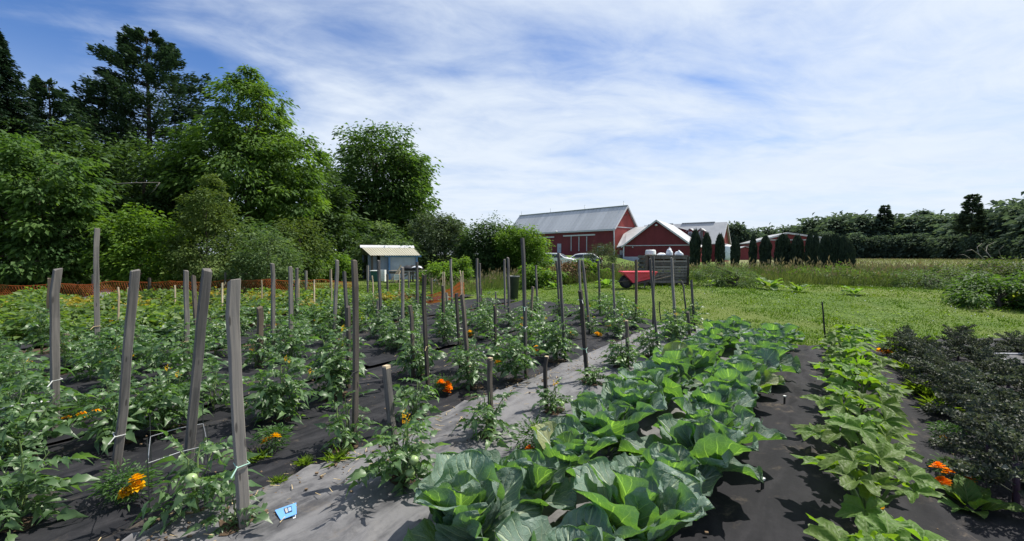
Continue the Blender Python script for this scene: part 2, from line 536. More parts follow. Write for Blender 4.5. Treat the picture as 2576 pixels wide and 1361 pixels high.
def fabric(name, base, dust, dust_lo, dust_hi, dust_max):
    t = NT(name)
    v = t.pos()
    cs = t.pos((1, 1, 1), (0, 0, -math.atan2(0.8, 0.6)))
    mp = t.n('ShaderNodeMapping')
    mp.inputs['Scale'].default_value = (0.7, 3.2, 1)
    t.l(cs, mp.inputs[0])
    streak = t.noise(mp.outputs[0], 2.2, 8, 0.62, 0.8)
    spot = t.noise(v, 9.0, 8, 0.7)
    d = t.math('ADD', t.math('MULTIPLY', streak, 0.65), t.math('MULTIPLY', spot, 0.35))
    c = t.mix(t.ramp(d, dust_lo, dust_hi, 0, dust_max), base, dust)
    crumb = t.ramp(t.noise(v, 60, 4, 0.6), 0.70, 0.76)
    crumb = t.math('MULTIPLY', crumb, t.ramp(t.noise(v, 2.6, 4), 0.5, 0.66))
    c = t.mix(t.math('MULTIPLY', crumb, 0.7), c, (0.26, 0.21, 0.16))
    dirt = t.math('MULTIPLY', t.ramp(t.noise(v, 3.4, 7, 0.7, 0.5), 0.54, 0.70), t.ramp(t.noise(v, 17, 5, 0.7), 0.40, 0.62))
    c = t.mix(t.math('MULTIPLY', dirt, 0.55), c, (0.17, 0.135, 0.10))
    w = t.n('ShaderNodeTexWave', wave_type='BANDS', bands_direction='X')
    t.l(cs, w.inputs['Vector'])
    w.inputs['Scale'].default_value = 90
    w2 = t.n('ShaderNodeTexWave', wave_type='BANDS', bands_direction='Y')
    t.l(cs, w2.inputs['Vector'])
    w2.inputs['Scale'].default_value = 90
    h = t.math('ADD', t.math('MULTIPLY', t.math('MULTIPLY', w.outputs['Fac'], w2.outputs['Fac']), 0.15), t.noise(v, 26, 5, 0.6))
    nrm = t.bump(h, 0.35, 0.01)
    return t.done(t.bsdf(c, 0.78, 0.35 if name == 'fabric_gray' else 0.16, 0, nrm))


fabric('fabric_gray', (0.050, 0.050, 0.055), (0.165, 0.162, 0.166), 0.34, 0.58, 0.95)
fabric('fabric_black', (0.014, 0.0145, 0.0175), (0.055, 0.054, 0.058), 0.42, 0.74, 0.75)
fabric('fabric_path', (0.0135, 0.0135, 0.0165), (0.038, 0.036, 0.041), 0.40, 0.76, 0.8)


def soil_mat():
    t = NT('soil')
    v = t.pos()
    n = t.noise(v, 7, 8, 0.65)
    c = t.mix(t.ramp(n, 0.3, 0.7), (0.040, 0.027, 0.019), (0.115, 0.080, 0.052))
    return t.done(t.bsdf(c, 0.95, 0.15, 0, t.bump(n, 1.0, 0.05)))


soil_mat()


def ground_mat():
    t = NT('ground_grass')
    v = t.pos()
    n1 = t.noise(v, 0.35, 5, 0.6)
    n2 = t.noise(v, 3.0, 8, 0.7)
    n3 = t.noise(v, 24.0, 4, 0.7)
    f = t.math('ADD', t.math('MULTIPLY', n2, 0.5), t.math('MULTIPLY', n3, 0.5))
    c = t.mix(t.ramp(f, 0.34, 0.66), (0.040, 0.086, 0.012), (0.115, 0.172, 0.028))
    c = t.mix(t.ramp(n1, 0.42, 0.62, 0, 0.8), c, (0.125, 0.155, 0.036))
    sp = t.n('ShaderNodeSeparateXYZ')
    t.l(v, sp.inputs[0])
    far = t.ramp(sp.outputs[1], 26, 60)
    rgt = t.ramp(sp.outputs[0], 28, 46)
    fld = t.mix(t.ramp(t.noise(v, 0.5, 6, 0.7), 0.35, 0.65), (0.115, 0.132, 0.048), (0.195, 0.185, 0.090))
    c = t.mix(t.math('MULTIPLY', far, rgt), c, fld)
    return t.done(t.bsdf(c, 0.9, 0.15, 0, t.bump(f, 0.9, 0.06)))


ground_mat()


# ------------------------------------------------------------------ object helpers
def tag(o, label=None, cat=None, group=None, kind=None):
    for k, v in (('label', label), ('category', cat), ('group', group), ('kind', kind)):
        if v:
            o[k] = v
    return o


def link(name, data, parent=None):
    o = bpy.data.objects.new(name, data)
    COL.objects.link(o)
    if parent is not None:
        o.parent = parent
    return o


def thing(name, label, cat, loc=(0, 0, 0), rz=0.0, group=None):
    o = link(name, None)
    o.location = loc
    o.rotation_euler = (0, 0, rz)
    o.empty_display_size = 0.1
    return tag(o, label, cat, group)


def copy_tree(o, parent=None):
    c = o.copy()
    COL.objects.link(c)
    if parent is not None:
        c.parent = parent
    for ch in list(o.children):
        copy_tree(ch, c)
    return c


def np_mesh(name, V, faces, mat, smooth=False, tint=None, uv=None):
    """V (n,3); faces (m,k) of one size; tint per vertex; uv per vertex"""
    V = np.asarray(V, np.float32)
    faces = np.asarray(faces, np.int32)
    me = bpy.data.meshes.new(name)
    m, k = faces.shape
    me.vertices.add(len(V))
    me.vertices.foreach_set('co', V.ravel())
    me.loops.add(m * k)
    me.loops.foreach_set('vertex_index', faces.ravel())
    me.polygons.add(m)
    me.polygons.foreach_set('loop_start', np.arange(0, m * k, k, dtype=np.int32))
    me.polygons.foreach_set('loop_total', np.full(m, k, np.int32))
    if smooth:
        me.polygons.foreach_set('use_smooth', np.ones(m, bool))
    if tint is not None:
        a = me.attributes.new('tint', 'FLOAT', 'POINT')
        a.data.foreach_set('value', np.asarray(tint, np.float32))
    if uv is not None:
        l = me.uv_layers.new(name='UVMap')
        l.data.foreach_set('uv', np.asarray(uv, np.float32)[faces.ravel()].ravel())
    me.update(calc_edges=True)
    me.materials.append(MATS[mat])
    return me


class MB:
    """collects boxes, bars and tubes; build() links them as one mesh object"""

    def __init__(self):
        self.v, self.f = [], []

    def add(self, vs, fs):
        n = len(self.v)
        self.v += [tuple(p) for p in vs]
        self.f += [tuple(i + n for i in f) for f in fs]
        return self

    def box(self, c, size, M=None, taper=1.0):
        x, y, z = (s / 2 for s in size)
        vs = []
        for sz in (-1, 1):
            k = taper if sz > 0 else 1.0
            for sx, sy in ((-1, -1), (1, -1), (1, 1), (-1, 1)):
                p = Vector((sx * x * k, sy * y * k, sz * z))
                if M is not None:
                    p = M @ p
                vs.append(p + Vector(c))
        return self.add(vs, [(3, 2, 1, 0), (4, 5, 6, 7), (0, 1, 5, 4), (1, 2, 6, 5), (2, 3, 7, 6), (3, 0, 4, 7)])

    def bar(self, a, b, w, h=None, up=(0, 0, 1)):
        a, b = Vector(a), Vector(b)
        h = h or w
        d = (b - a).normalized()
        up = Vector(up)
        if abs(d.dot(up)) > 0.98:
            up = Vector((0, 1, 0))
        s = d.cross(up).normalized()
        u = s.cross(d)
        vs = []
        for p in (a, b):
            for i, j in ((-1, -1), (1, -1), (1, 1), (-1, 1)):
                vs.append(p + s * (i * w / 2) + u * (j * h / 2))
        return self.add(vs, [(3, 2, 1, 0), (4, 5, 6, 7), (0, 1, 5, 4), (1, 2, 6, 5), (2, 3, 7, 6), (3, 0, 4, 7)])

    def tube(self, pts, rad, n=6, cap=True):
        pts = [Vector(p) for p in pts]
        if isinstance(rad, (int, float)):
            rad = [rad] * len(pts)
        rings = []
        ref = Vector((0.13, 0.21, 0.97)).normalized()
        for i, p in enumerate(pts):
            d = (pts[min(i + 1, len(pts) - 1)] - pts[max(i - 1, 0)]).normalized()
            if abs(d.dot(ref)) > 0.97:
                r2 = Vector((1, 0, 0))
            else:
                r2 = ref
            s = d.cross(r2).normalized()
            u = s.cross(d)
            rings.append([p + (s * math.cos(2 * math.pi * k / n) + u * math.sin(2 * math.pi * k / n)) * rad[i] for k in range(n)])
        vs = [q for r in rings for q in r]
        fs = []
        for i in range(len(pts) - 1):
            for k in range(n):
                a, b = i * n + k, i * n + (k + 1) % n
                fs.append((a, b, b + n, a + n))
        if cap:
            fs.append(tuple(range(n - 1, -1, -1)))
            fs.append(tuple((len(pts) - 1) * n + k for k in range(n)))
        return self.add(vs, fs)

    def lathe(self, prof, n=16, M=None, cap=True):
        vs = []
        for r, z in prof:
            for k in range(n):
                p = Vector((r * math.cos(2 * math.pi * k / n), r * math.sin(2 * math.pi * k / n), z))
                vs.append(M @ p if M is not None else p)
        fs = []
        for i in range(len(prof) - 1):
            for k in range(n):
                a, b = i * n + k, i * n + (k + 1) % n
                fs.append((a, b, b + n, a + n))
        if cap:
            fs.append(tuple(range(n - 1, -1, -1)))
            fs.append(tuple((len(prof) - 1) * n + k for k in range(n)))
        return self.add(vs, fs)

    def prism(self, poly, off):
        """closed slab: polygon (list of points) pushed along off"""
        off = Vector(off)
        n = len(poly)
        vs = [Vector(p) for p in poly] + [Vector(p) + off for p in poly]
        fs = [tuple(range(n - 1, -1, -1)), tuple(range(n, 2 * n))]
        fs += [(i, (i + 1) % n, (i + 1) % n + n, i + n) for i in range(n)]
        return self.add(vs, fs)

    def mesh(self, name, mat, smooth=False, bevel=0.0):
        import bmesh
        me = bpy.data.meshes.new(name)
        me.from_pydata(self.v, [], self.f)
        if bevel or True:
            bm = bmesh.new()
            bm.from_mesh(me)
            bmesh.ops.recalc_face_normals(bm, faces=bm.faces)
            if bevel:
                bmesh.ops.bevel(bm, geom=list(bm.edges), offset=bevel, segments=1, affect='EDGES', clamp_overlap=True)
            bm.to_mesh(me)
            bm.free()
        if smooth:
            me.polygons.foreach_set('use_smooth', np.ones(len(me.polygons), bool))
        me.materials.append(MATS[mat])
        return me

    def build(self, name, mat, parent=None, smooth=False, bevel=0.0):
        return link(name, self.mesh(name, mat, smooth, bevel), parent)


def rot_frames(d, up=None):
    d = d / np.linalg.norm(d, axis=1, keepdims=True)
    ref = np.tile(np.array([[0.0, 0.0, 1.0]]), (len(d), 1)) if up is None else up
    s = np.cross(d, ref)
    ln = np.linalg.norm(s, axis=1, keepdims=True)
    s = np.where(ln < 1e-3, np.array([[1.0, 0, 0]]), s / np.maximum(ln, 1e-6))
    u = np.cross(s, d)
    return d, s, u


def blades(pos, d, nrm, length, width, fold=0.25, droop=0.0, widest=0.45):
    """folded four-point leaves: base, left, tip, right -> two triangles each"""
    n = len(pos)
    d = d / np.linalg.norm(d, axis=1, keepdims=True)
    s = np.cross(d, nrm)
    s /= np.maximum(np.linalg.norm(s, axis=1, keepdims=True), 1e-6)
    u = np.cross(s, d)
    L = np.broadcast_to(length, (n,))[:, None]
    W = np.broadcast_to(width, (n,))[:, None]
    dr = np.zeros((n, 3))
    dr[:, 2] = -droop
    V = np.empty((n, 4, 3))
    V[:, 0] = pos
    V[:, 1] = pos + d * L * widest + s * W * 0.5 + u * W * fold
    V[:, 2] = pos + d * L + dr * L
    V[:, 3] = pos + d * L * widest - s * W * 0.5 + u * W * fold
    b = (np.arange(n) * 4)[:, None]
    F = np.concatenate([b + np.array([[0, 2, 1]]), b + np.array([[0, 3, 2]])], axis=1).reshape(-1, 3)
    return V.reshape(-1, 3), F


def joinm(parts):
    Vs, Fs, Ts, n = [], [], [], 0
    for V, F, T in parts:
        Vs.append(V)
        Fs.append(F + n)
        Ts.append(T)
        n += len(V)
    return np.concatenate(Vs), np.concatenate(Fs), np.concatenate(Ts)


def unit(v):
    return v / np.maximum(np.linalg.norm(v, axis=1, keepdims=True), 1e-9)


# smooth value noise for wrinkles and uneven ground
def vnoise(x, y, seed=0):
    xi, yi = np.floor(x).astype(int), np.floor(y).astype(int)
    xf, yf = x - xi, y - yi
    def h(a, b):
        n = (a * 374761393 + b * 668265263 + seed * 1442695041) & 0x7fffffff
        n = (n ^ (n >> 13)) * 1274126177 & 0x7fffffff
        return ((n ^ (n >> 16)) & 0xffff) / 65535.0
    u, v = xf * xf * (3 - 2 * xf), yf * yf * (3 - 2 * yf)
    return (h(xi, yi) * (1 - u) + h(xi + 1, yi) * u) * (1 - v) + (h(xi, yi + 1) * (1 - u) + h(xi + 1, yi + 1) * u) * v


def fbm(x, y, seed=0, octv=4):
    s, a, r = 0, 0.5, 0
    for i in range(octv):
        r = r + a * vnoise(x * 2 ** i, y * 2 ** i, seed + i)
        s += a
        a *= 0.5
    return r / s


def grid_faces(nu, nv):
    i, j = np.meshgrid(np.arange(nu - 1), np.arange(nv - 1), indexing='ij')
    a = (i * nv + j).ravel()
    return np.stack([a, a + nv, a + nv + 1, a + 1], axis=1)


# ------------------------------------------------------------------ the setting: ground, soil, weed cloth
def make_ground():
    q = np.linspace(-1, 1, 261)
    xs = 60 * q + 900 * q ** 5 + 4
    ys = np.concatenate([np.linspace(-12, 30, 130), 30 + np.linspace(0.01, 1, 120) ** 2.2 * 1300])
    X, Y = np.meshgrid(xs, ys, indexing='ij')
    Z = ground_z(X, Y)
    V = np.stack([X, Y, Z], -1).reshape(-1, 3)
    F = grid_faces(len(xs), len(ys))
    tag(link('ground', np_mesh('ground', V, F, 'ground_grass', True)), kind='structure')


make_ground()


def s_end(t):
    t = np.asarray(t, float)
    return np.where(t > 0.3, 7.45 + 0.30 * (t - 0.3), 7.45 - 1.0 * (t - 0.3))


def cloth_z(s, t, seed):
    x, y = ST(s, t)
    w = 0.030 * (fbm(s * 1.1, t * 2.6, seed) - 0.5) + 0.020 * (fbm(s * 3.0 + 2 * t, t * 6.0, seed + 9) - 0.5)
    fold = np.abs(fbm(s * 0.8 + t * 0.5, t * 4.5 - s * 1.2, seed + 21) - 0.5)
    w = w + 0.024 * np.exp(-(fold / 0.030) ** 2)
    return ground_z(x, y) + w


def make_cloth(t0, t1, lift, mat, seed, s0=-3.0, curl=0.0):
    ns, nt = 230, max(12, int((t1 - t0) / 0.035))
    ss = np.linspace(0, 1, ns)
    tt = np.linspace(t0, t1, nt)
    Sg, Tg = np.meshgrid(ss, tt, indexing='ij')
    Sg = s0 + Sg * (s_end(Tg) + 0.12 * (fbm(Tg * 3, Tg * 0 + seed, seed) - 0.5) - s0)
    edge = 0.05 * (fbm(Sg * 1.3, Sg * 0 + 3.3, seed + 4) - 0.5)
    k = (Tg - t0) / (t1 - t0)
    Te = Tg + edge * np.where(k > 0.5, (k - 0.5) * 2, (0.5 - k) * 2) ** 3
    X, Y = ST(Sg, Te)
    Z = cloth_z(Sg, Te, seed) + lift + curl * np.exp(-((1 - k) / 0.05) ** 2) * fbm(Sg * 1.7, Sg * 0 + 1.1, seed + 6)
    V = np.stack([X, Y, Z], -1).reshape(-1, 3)
    o = link('landscape_fabric', np_mesh('landscape_fabric', V, grid_faces(ns, nt), mat, True))
    return tag(o, kind='structure')


def make_soil():
    ns, nt = 160, 130
    Sg, Tg = np.meshgrid(np.linspace(-8, 10.6, ns), np.linspace(2.0, 13.2, nt), indexing='ij')
    X, Y = ST(Sg, Tg)
    keep = (Y < 12.9)
    Z = ground_z(X, Y) + 0.0 + 0.05 * (fbm(X * 3, Y * 3, 5) - 0.5)
    Z = Z - 0.03 - 0.35 * S(11.6, 12.9, Y) - 0.2 * S(s_end(Tg) - 0.4, s_end(Tg) + 0.3, Sg)
    V = np.stack([X, Y, Z + 0.045], -1).reshape(-1, 3)
    tag(link('garden_soil', np_mesh('garden_soil', V, grid_faces(ns, nt), 'soil', True)), kind='structure')


make_soil()
make_cloth(0.92, 2.50, 0.062, 'fabric_gray', 3, curl=0.02)
make_cloth(2.44, 4.35, 0.036, 'fabric_black', 31)
make_cloth(4.28, 6.6, 0.060, 'fabric_black', 47)
make_cloth(6.9, 8.3, 0.045, 'fabric_black', 53)
make_cloth(9.0, 9.9, 0.045, 'fabric_black', 59)
make_cloth(-0.95, 1.00, 0.036, 'fabric_path', 61)
make_cloth(-2.9, -0.88, 0.058, 'fabric_black', 71)


def scatter_crumbs():
    """loose soil crumbs and straw lying on the cloth, thickest along the seams"""
    r = np.random.default_rng(3)
    n = 900
    s = r.uniform(-1, 7, n)
    t = np.where(r.random(n) < 0.55, r.normal(2.42, 0.10, n), r.uniform(-0.8, 5.5, n))
    m = s < s_end(t) - 0.2
    s, t = s[m], t[m]
    x, y = ST(s, t)
    z = ground_z(x, y) + 0.068
    mb = MB()
    for i in range(len(s)):
        k = r.uniform(0.002, 0.009)
        mb.box((x[i], y[i], z[i] + k * 0.3), (k * 2, k * 1.5, k), Matrix.Rotation(r.uniform(0, 6), 3, 'Z'))
    tag(mb.build('soil_crumbs', 'soil_crumb'), 'brown soil crumbs scattered along the cloth seams', kind='stuff')
    n = 420
    s = r.uniform(-0.5, 7, n)
    t = np.where(r.random(n) < 0.7, r.normal(2.36, 0.12, n), r.normal(3.9, 0.5, n))
    x, y = ST(s, t)
    mb = MB()
    for i in range(n):
        a, L = r.uniform(0, 6.3), r.uniform(0.015, 0.06)
        p = Vector((x[i], y[i], gz(x[i], y[i]) + 0.074))
        mb.bar(p, p + Vector((math.cos(a) * L, math.sin(a) * L, 0.006)), 0.003, 0.002)
    tag(mb.build('straw_bits', 'straw'), 'dry straw bits lying on the dusty cloth', kind='stuff')


scatter_crumbs()


def make_grass():
    r = np.random.default_rng(17)
    # mown lawn: density thins out with distance
    n = 170000
    y = 4.3 + r.random(n) ** 1.45 * 14.5
    x = r.uniform(-0.75, 1.28, n) * (y + 1.0)
    s, t = 0.6 * x + 0.8 * y, -0.8 * x + 0.6 * y
    inside = (t > -3.2) & (t < 9.0) & (s < s_end(np.clip(t, -3, 9)) - 0.05)
    left = (x < -3.6) & (y < 12.2)
    keep = ~inside & ~left
    x, y = x[keep], y[keep]
    n = len(x)
    pos = np.stack([x, y, ground_z(x, y) - 0.005], 1)
    tuft = fbm(x * 2.2, y * 2.2, 8)
    L = r.uniform(0.025, 0.06, n) * (0.30 + 2.6 * tuft ** 2.2) * (1 + 0.8 * S(14, 17, y))
    d = np.stack([r.normal(0, 0.5, n), r.normal(0, 0.5, n), np.ones(n)], 1)
    V, F = blades(pos, d, unit(r.normal(0, 1, (n, 3))), L, 0.006 + 0.0010 * y, 0.1, 0.15, 0.35)
    tint = np.clip(fbm(x * 0.9, y * 0.9, 12) * 1.5 - 0.35 + r.normal(0, 0.22, n), 0, 1)
    o = link('lawn_grass', np_mesh('lawn_grass', V, F, 'grass_lawn', False, np.repeat(tint, 4)))
    tag(o, 'short mown grass of the lawn beyond the beds', 'grass', kind='stuff')
    # clover leaves in the lawn
    n = 16000
    y = 5.0 + r.random(n) ** 1.3 * 11
    x = r.uniform(-0.3, 1.25, n) * (y + 1)
    s, t = 0.6 * x + 0.8 * y, -0.8 * x + 0.6 * y
    k = ~((t > -3.2) & (t < 9) & (s < s_end(np.clip(t, -3, 9)))) & (fbm(x * 0.8, y * 0.8, 40) > 0.5)
    x, y = x[k], y[k]
    n = len(x)
    pos = np.stack([x, y, ground_z(x, y) + r.uniform(0.01, 0.04, n)], 1)
    V, F = blades(pos, unit(np.stack([r.normal(0, 1, n), r.normal(0, 1, n), r.uniform(0, .5, n)], 1)), np.tile([[0, 0, 1.0]], (n, 1)), 0.035, 0.035, 0.1)
    o = link('clover', np_mesh('clover', V, F, 'grass_weed', False, np.repeat(r.random(n), 4)))
    tag(o, 'low clover leaves mixed into the lawn', 'clover', kind='stuff')


make_grass()


def clover_blooms():
    r = np.random.default_rng(91)
    n = 260
    y = 6.5 + r.random(n) ** 1.2 * 8.5
    x = r.uniform(-0.1, 1.2, n) * (y + 1)
    s, t = 0.6 * x + 0.8 * y, -0.8 * x + 0.6 * y
    k = (s > s_end(np.clip(t, -3, 9)) + 0.1) & (fbm(x * 0.7, y * 0.7, 77) > 0.50)
    x, y = x[k], y[k]
    n = len(x)
    m = 7
    pos = np.repeat(np.stack([x, y, ground_z(x, y) + 0.055], 1), m, 0)
    V, F = blades(pos, unit(r.normal(0, 1, (n * m, 3)) + [0, 0, 0.6]), unit(r.normal(0, 1, (n * m, 3))), 0.016, 0.012, 0.2)
    o = link('clover_blooms', np_mesh('clover_blooms', V, F, 'card_white'))
    tag(o, 'tiny white clover blooms dotted over the lawn', 'clover', kind='stuff')


clover_blooms()


def tall_grass(name, label, n, xf, yf, keep, hmin, hmax, seed, tan=0.35, wide=0.010, seedheads=0.25):
    r = np.random.default_rng(seed)
    x, y = xf(r, n), yf(r, n)
    if xf.__code__.co_argcount == 3:
        pass
    k = keep(x, y) & (fbm(x * 0.7, y * 0.7, seed) > 0.28)
    x, y = x[k], y[k]
    n = len(x)
    h = r.uniform(hmin, hmax, n) * (0.55 + 0.9 * fbm(x * 0.45, y * 0.45, seed + 1))
    pos = np.stack([x, y, ground_z(x, y) - 0.02], 1)
    d = np.stack([r.normal(0.05, 0.22, n), r.normal(0, 0.22, n), np.ones(n)], 1)
    tint = np.clip(fbm(x * 0.35, y * 0.35, seed + 2) * 1.8 - 0.75 + tan + r.normal(0, 0.2, n), 0, 1)
    w = wide * (0.7 + 0.035 * y)
    V, F = blades(pos, d, unit(r.normal(0, 1, (n, 3))), h, w, 0.1, 0.12, 0.4)
    o = link(name, np_mesh(name, V, F, 'grass_tall', False, np.repeat(tint, 4)))
    tag(o, label, 'grass', kind='stuff')
    m = r.random(n) < seedheads
    if m.any():
        dn = unit(d[m])
        p2 = pos[m] + dn * (h[m] * 0.9)[:, None]
        V, F = blades(p2, dn + r.normal(0, .15, (m.sum(), 3)), unit(r.normal(0, 1, (m.sum(), 3))), h[m] * 0.3, 0.022 + 0.0016 * y[m], 0.2, 0.2)
        sd = link('seed_heads', np_mesh('seed_heads', V, F, 'grass_seed', False, np.repeat(r.random(m.sum()), 4)), o)
        sd['kind'] = 'stuff'
    return o


tall_grass('meadow_grass', 'tall uncut meadow grass with tan seed heads in front of the cedars', 62000,
           lambda r, n: r.uniform(5.6, 44, n), lambda r, n: 13.2 + r.random(n) ** 1.5 * 24,
           lambda x, y: (y > 13.4 + 0.25 * np.sin(x) + 1.2 * S(13, 18, x) * 0 - 0.10 * (x - 6)) & (x < 1.35 * y) & ~((x < 7.3) & (y < 15.2)), 0.30, 0.74, 21, 0.14, seedheads=0.12)
tall_grass('field_grass', 'dry brownish field grass reaching to the far woods', 26000,
           lambda r, n: r.uniform(20, 130, n), lambda r, n: 34 + r.random(n) ** 1.6 * 80,
           lambda x, y: (x > 0.62 * y) & (x < 1.3 * y), 0.25, 0.45, 22, 0.62, 0.022, 0.3)
tall_grass('verge_grass', 'rough tall grass round the plastic pot and the brush pile', 13000,
           lambda r, n: r.uniform(-2.6, 6.2, n), lambda r, n: 15.0 + r.random(n) ** 1.4 * 12,
           lambda x, y: (y > 15.6 - 0.12 * x) & (x > -2.2 + 0.05 * y), 0.3, 0.60, 23, 0.22, seedheads=0.15)
tall_grass('hedge_bottom_grass', 'rough grass growing along the foot of the trees', 13000,
           lambda r, n: r.uniform(-24, -1, n), lambda r, n: 13.6 + r.random(n) * 5.5,
           lambda x, y: (y > 14.1) & ~((x > -9.0) & (x < -3.2) & (y > 14) & (y < 22)), 0.2, 0.5, 24, 0.18)


# ------------------------------------------------------------------ trees and shrubs
def leaf_cloud(rng, lobes, n_clumps, per, leaf, aspect=0.5, droop=0.25, clump_r=0.16, shell=0.55, up=0.6, flat=0.6, tvar=0.25):
    """leaves gathered in clumps through the lobes' volume; returns V, F, tint, clump centres"""
    wts = np.array([l[3] * l[4] * l[5] for l in lobes]) ** 0.75
    wts /= wts.sum()
    which = rng.choice(len(lobes), n_clumps, p=wts)
    lob = np.array(lobes)[which]
    dirs = unit(rng.normal(0, 1, (n_clumps, 3)))
    rad = shell + (1 - shell) * rng.random(n_clumps) ** 0.45
    rad = rad * (0.86 + 0.28 * rng.random(n_clumps))
    cen = lob[:, :3] + dirs * lob[:, 3:6] * rad[:, None]
    size = lob[:, 3:6].mean(1) * clump_r * rng.uniform(0.65, 1.45, n_clumps)
    size = np.maximum(size, leaf * 1.3)
    ctint = rng.normal(0.45, tvar, n_clumps)
    idx = np.repeat(np.arange(n_clumps), per)
    n = len(idx)
    off = rng.normal(0, 0.62, (n, 3))
    off[:, 2] *= flat
    pos = cen[idx] + off * size[idx][:, None]
    out = unit(off + dirs[idx] * 0.7 + rng.normal(0, 0.35, (n, 3)))
    d = out.copy()
    d[:, 2] = d[:, 2] * 0.4 - droop + rng.normal(0, 0.15, n)
    nrm = unit(np.array([[0, 0, up]]) + out * 0.45 + rng.normal(0, 0.42, (n, 3)))
    L = leaf * np.clip(rng.lognormal(-0.05, 0.32, n), 0.45, 1.8)
    V, F = blades(pos, unit(d), nrm, L, L * aspect, 0.18, 0.15)
    tint = np.clip(ctint[idx] + rng.normal(0, 0.2, n), 0, 1)
    return V, F, np.repeat(tint, 4), cen


def trunk_mb(rng, height, r0, lobes, cen, n_limb, lean=(0, 0), n_side=7):
    mb = MB()
    top = Vector((lean[0], lean[1], height))
    pts, rad = [], []
    for i in range(7):
        k = i / 6
        pts.append(Vector((lean[0] * k ** 1.5 + rng.normal(0, r0 * 0.35) * (k > 0), lean[1] * k ** 1.5 + rng.normal(0, r0 * 0.35) * (k > 0), -0.15 + (height + 0.15) * k)))
        rad.append(r0 * (1.25 if i == 0 else 1 - 0.72 * k))
    mb.tube(pts, rad, n_side)
    if len(cen):
        pick = rng.choice(len(cen), min(n_limb, len(cen)), replace=False)
        for j in pick:
            c = Vector(cen[j])
            hk = min(0.95, max(0.25, (c.z - 0.25 * height) / height * 0.75))
            a = pts[int(round(hk * 6))]
            m = a.lerp(c, 0.5) + Vector((0, 0, (c - a).length * 0.10)) + Vector(rng.normal(0, 0.05, 3)) * (c - a).length
            rr = max(0.015, r0 * (1 - 0.72 * hk) * 0.42)
            mb.tube([a, m, c], [rr, rr * 0.6, rr * 0.22], 5, False)
    return mb


def broad_tree(name, label, base, lobes, leafmat, n_clumps, per, leaf, r0, height, seed, cat='tree', group=None, bark='bark', n_limb=26, **kw):
    rng = np.random.default_rng(seed)
    t = thing(name, label, cat, base, 0, group)
    V, F, T, cen = leaf_cloud(rng, lobes, n_clumps, per, leaf, **kw)
    trunk_mb(rng, height, r0, lobes, cen, n_limb).build('trunk' if cat == 'tree' else 'stem', bark, t, True)
    link('crown' if cat == 'tree' else 'foliage', np_mesh('crown', V, F, leafmat, False, T), t)
    return t


def conifer(name, label, base, height, spread, leafmat, seed, kind='spruce', levels=30, r0=0.22, cat='tree', group=None, bare=0.08, per=46, leaf=0.16):
    rng = np.random.default_rng(seed)
    t = thing(name, label, cat, base, 0, group)
    mb = MB()
    mb.tube([(0, 0, -0.2), (0, 0, height * 0.5), (0, 0, height)], [r0, r0 * 0.6, 0.02], 7)
    P0, D0, N0, L0, T0 = [], [], [], [], []
    for i in range(levels):
        k = bare + (1 - bare) * i / (levels - 1)
        z = height * k
        if kind == 'spruce':
            rad = spread * (1 - k) ** 0.85 * rng.uniform(0.85, 1.1) + 0.06
            nb = 9 if k < 0.85 else 6
        else:
            prof = min(1.0, (1 - k) * 1.5 + 0.05) ** 0.62
            rad = spread * prof * rng.uniform(0.55, 1.12) + 0.15
            nb = 9
        for b in range(nb):
            a = rng.uniform(0, 6.28)
            R = rad * rng.uniform(0.7, 1.15)
            dz = -0.28 * R if kind == 'spruce' else rng.uniform(-0.02, 0.25) * R
            tip = np.array([math.cos(a) * R, math.sin(a) * R, z + dz])
            mid = np.array([math.cos(a) * R * 0.5, math.sin(a) * R * 0.5, z + dz * 0.25])
            mb.tube([(0, 0, z), mid, tip], [max(0.012, r0 * 0.2 * (1 - k)), 0.014, 0.006], 4, False)
            m = int(per * (0.35 + R / max(spread, 0.1)))
            if kind == 'spruce':
                q = rng.uniform(0.12, 1.0, m)
            else:
                q = 1 - 0.62 * rng.random(m) ** 1.5
            pp = np.where(q[:, None] < 0.5, mid * (q[:, None] * 2) + np.array([0, 0, z]) * (1 - q[:, None] * 2), mid + (tip - mid) * (q[:, None] * 2 - 1))
            side = np.array([-math.sin(a), math.cos(a), 0])
            wd = (0.28 if kind == 'spruce' else 0.24) * R * (1.15 - q) + 0.05
            pp = pp + side * (rng.normal(0, 0.5, m) * wd)[:, None]
            pp[:, 2] += rng.normal(0.03 if kind != 'spruce' else -0.04, 0.05 + 0.035 * R, m)
            dd = np.array([math.cos(a), math.sin(a), -0.12 if kind == 'spruce' else 0.35]) + side * rng.normal(0, 0.7, m)[:, None] + rng.normal(0, 0.25, (m, 3))
            P0.append(pp)
            D0.append(dd)
            N0.append(unit(np.array([[0, 0, 1.0]]) + rng.normal(0, 0.45, (m, 3))))
            L0.append(leaf * rng.uniform(0.7, 1.5, m))
            T0.append(np.clip(rng.normal(0.4, 0.15) + rng.normal(0, 0.22, m), 0, 1))
    pos, d, nr, L, T = (np.concatenate(q) for q in (P0, D0, N0, L0, T0))
    V, F = blades(pos, unit(d), nr, L, L * 0.42, 0.15, 0.1)
    mb.build('trunk', 'bark_dark', t)
    link('crown', np_mesh('crown', V, F, leafmat, False, np.repeat(T, 4)), t)
    return t


def gbase(px, Y):
    p = P(px, HOR, Y)
    return Vector((p.x, Y, gz(p.x, Y)))


def hgt(py, Y):
    return P(CX, py, Y).z


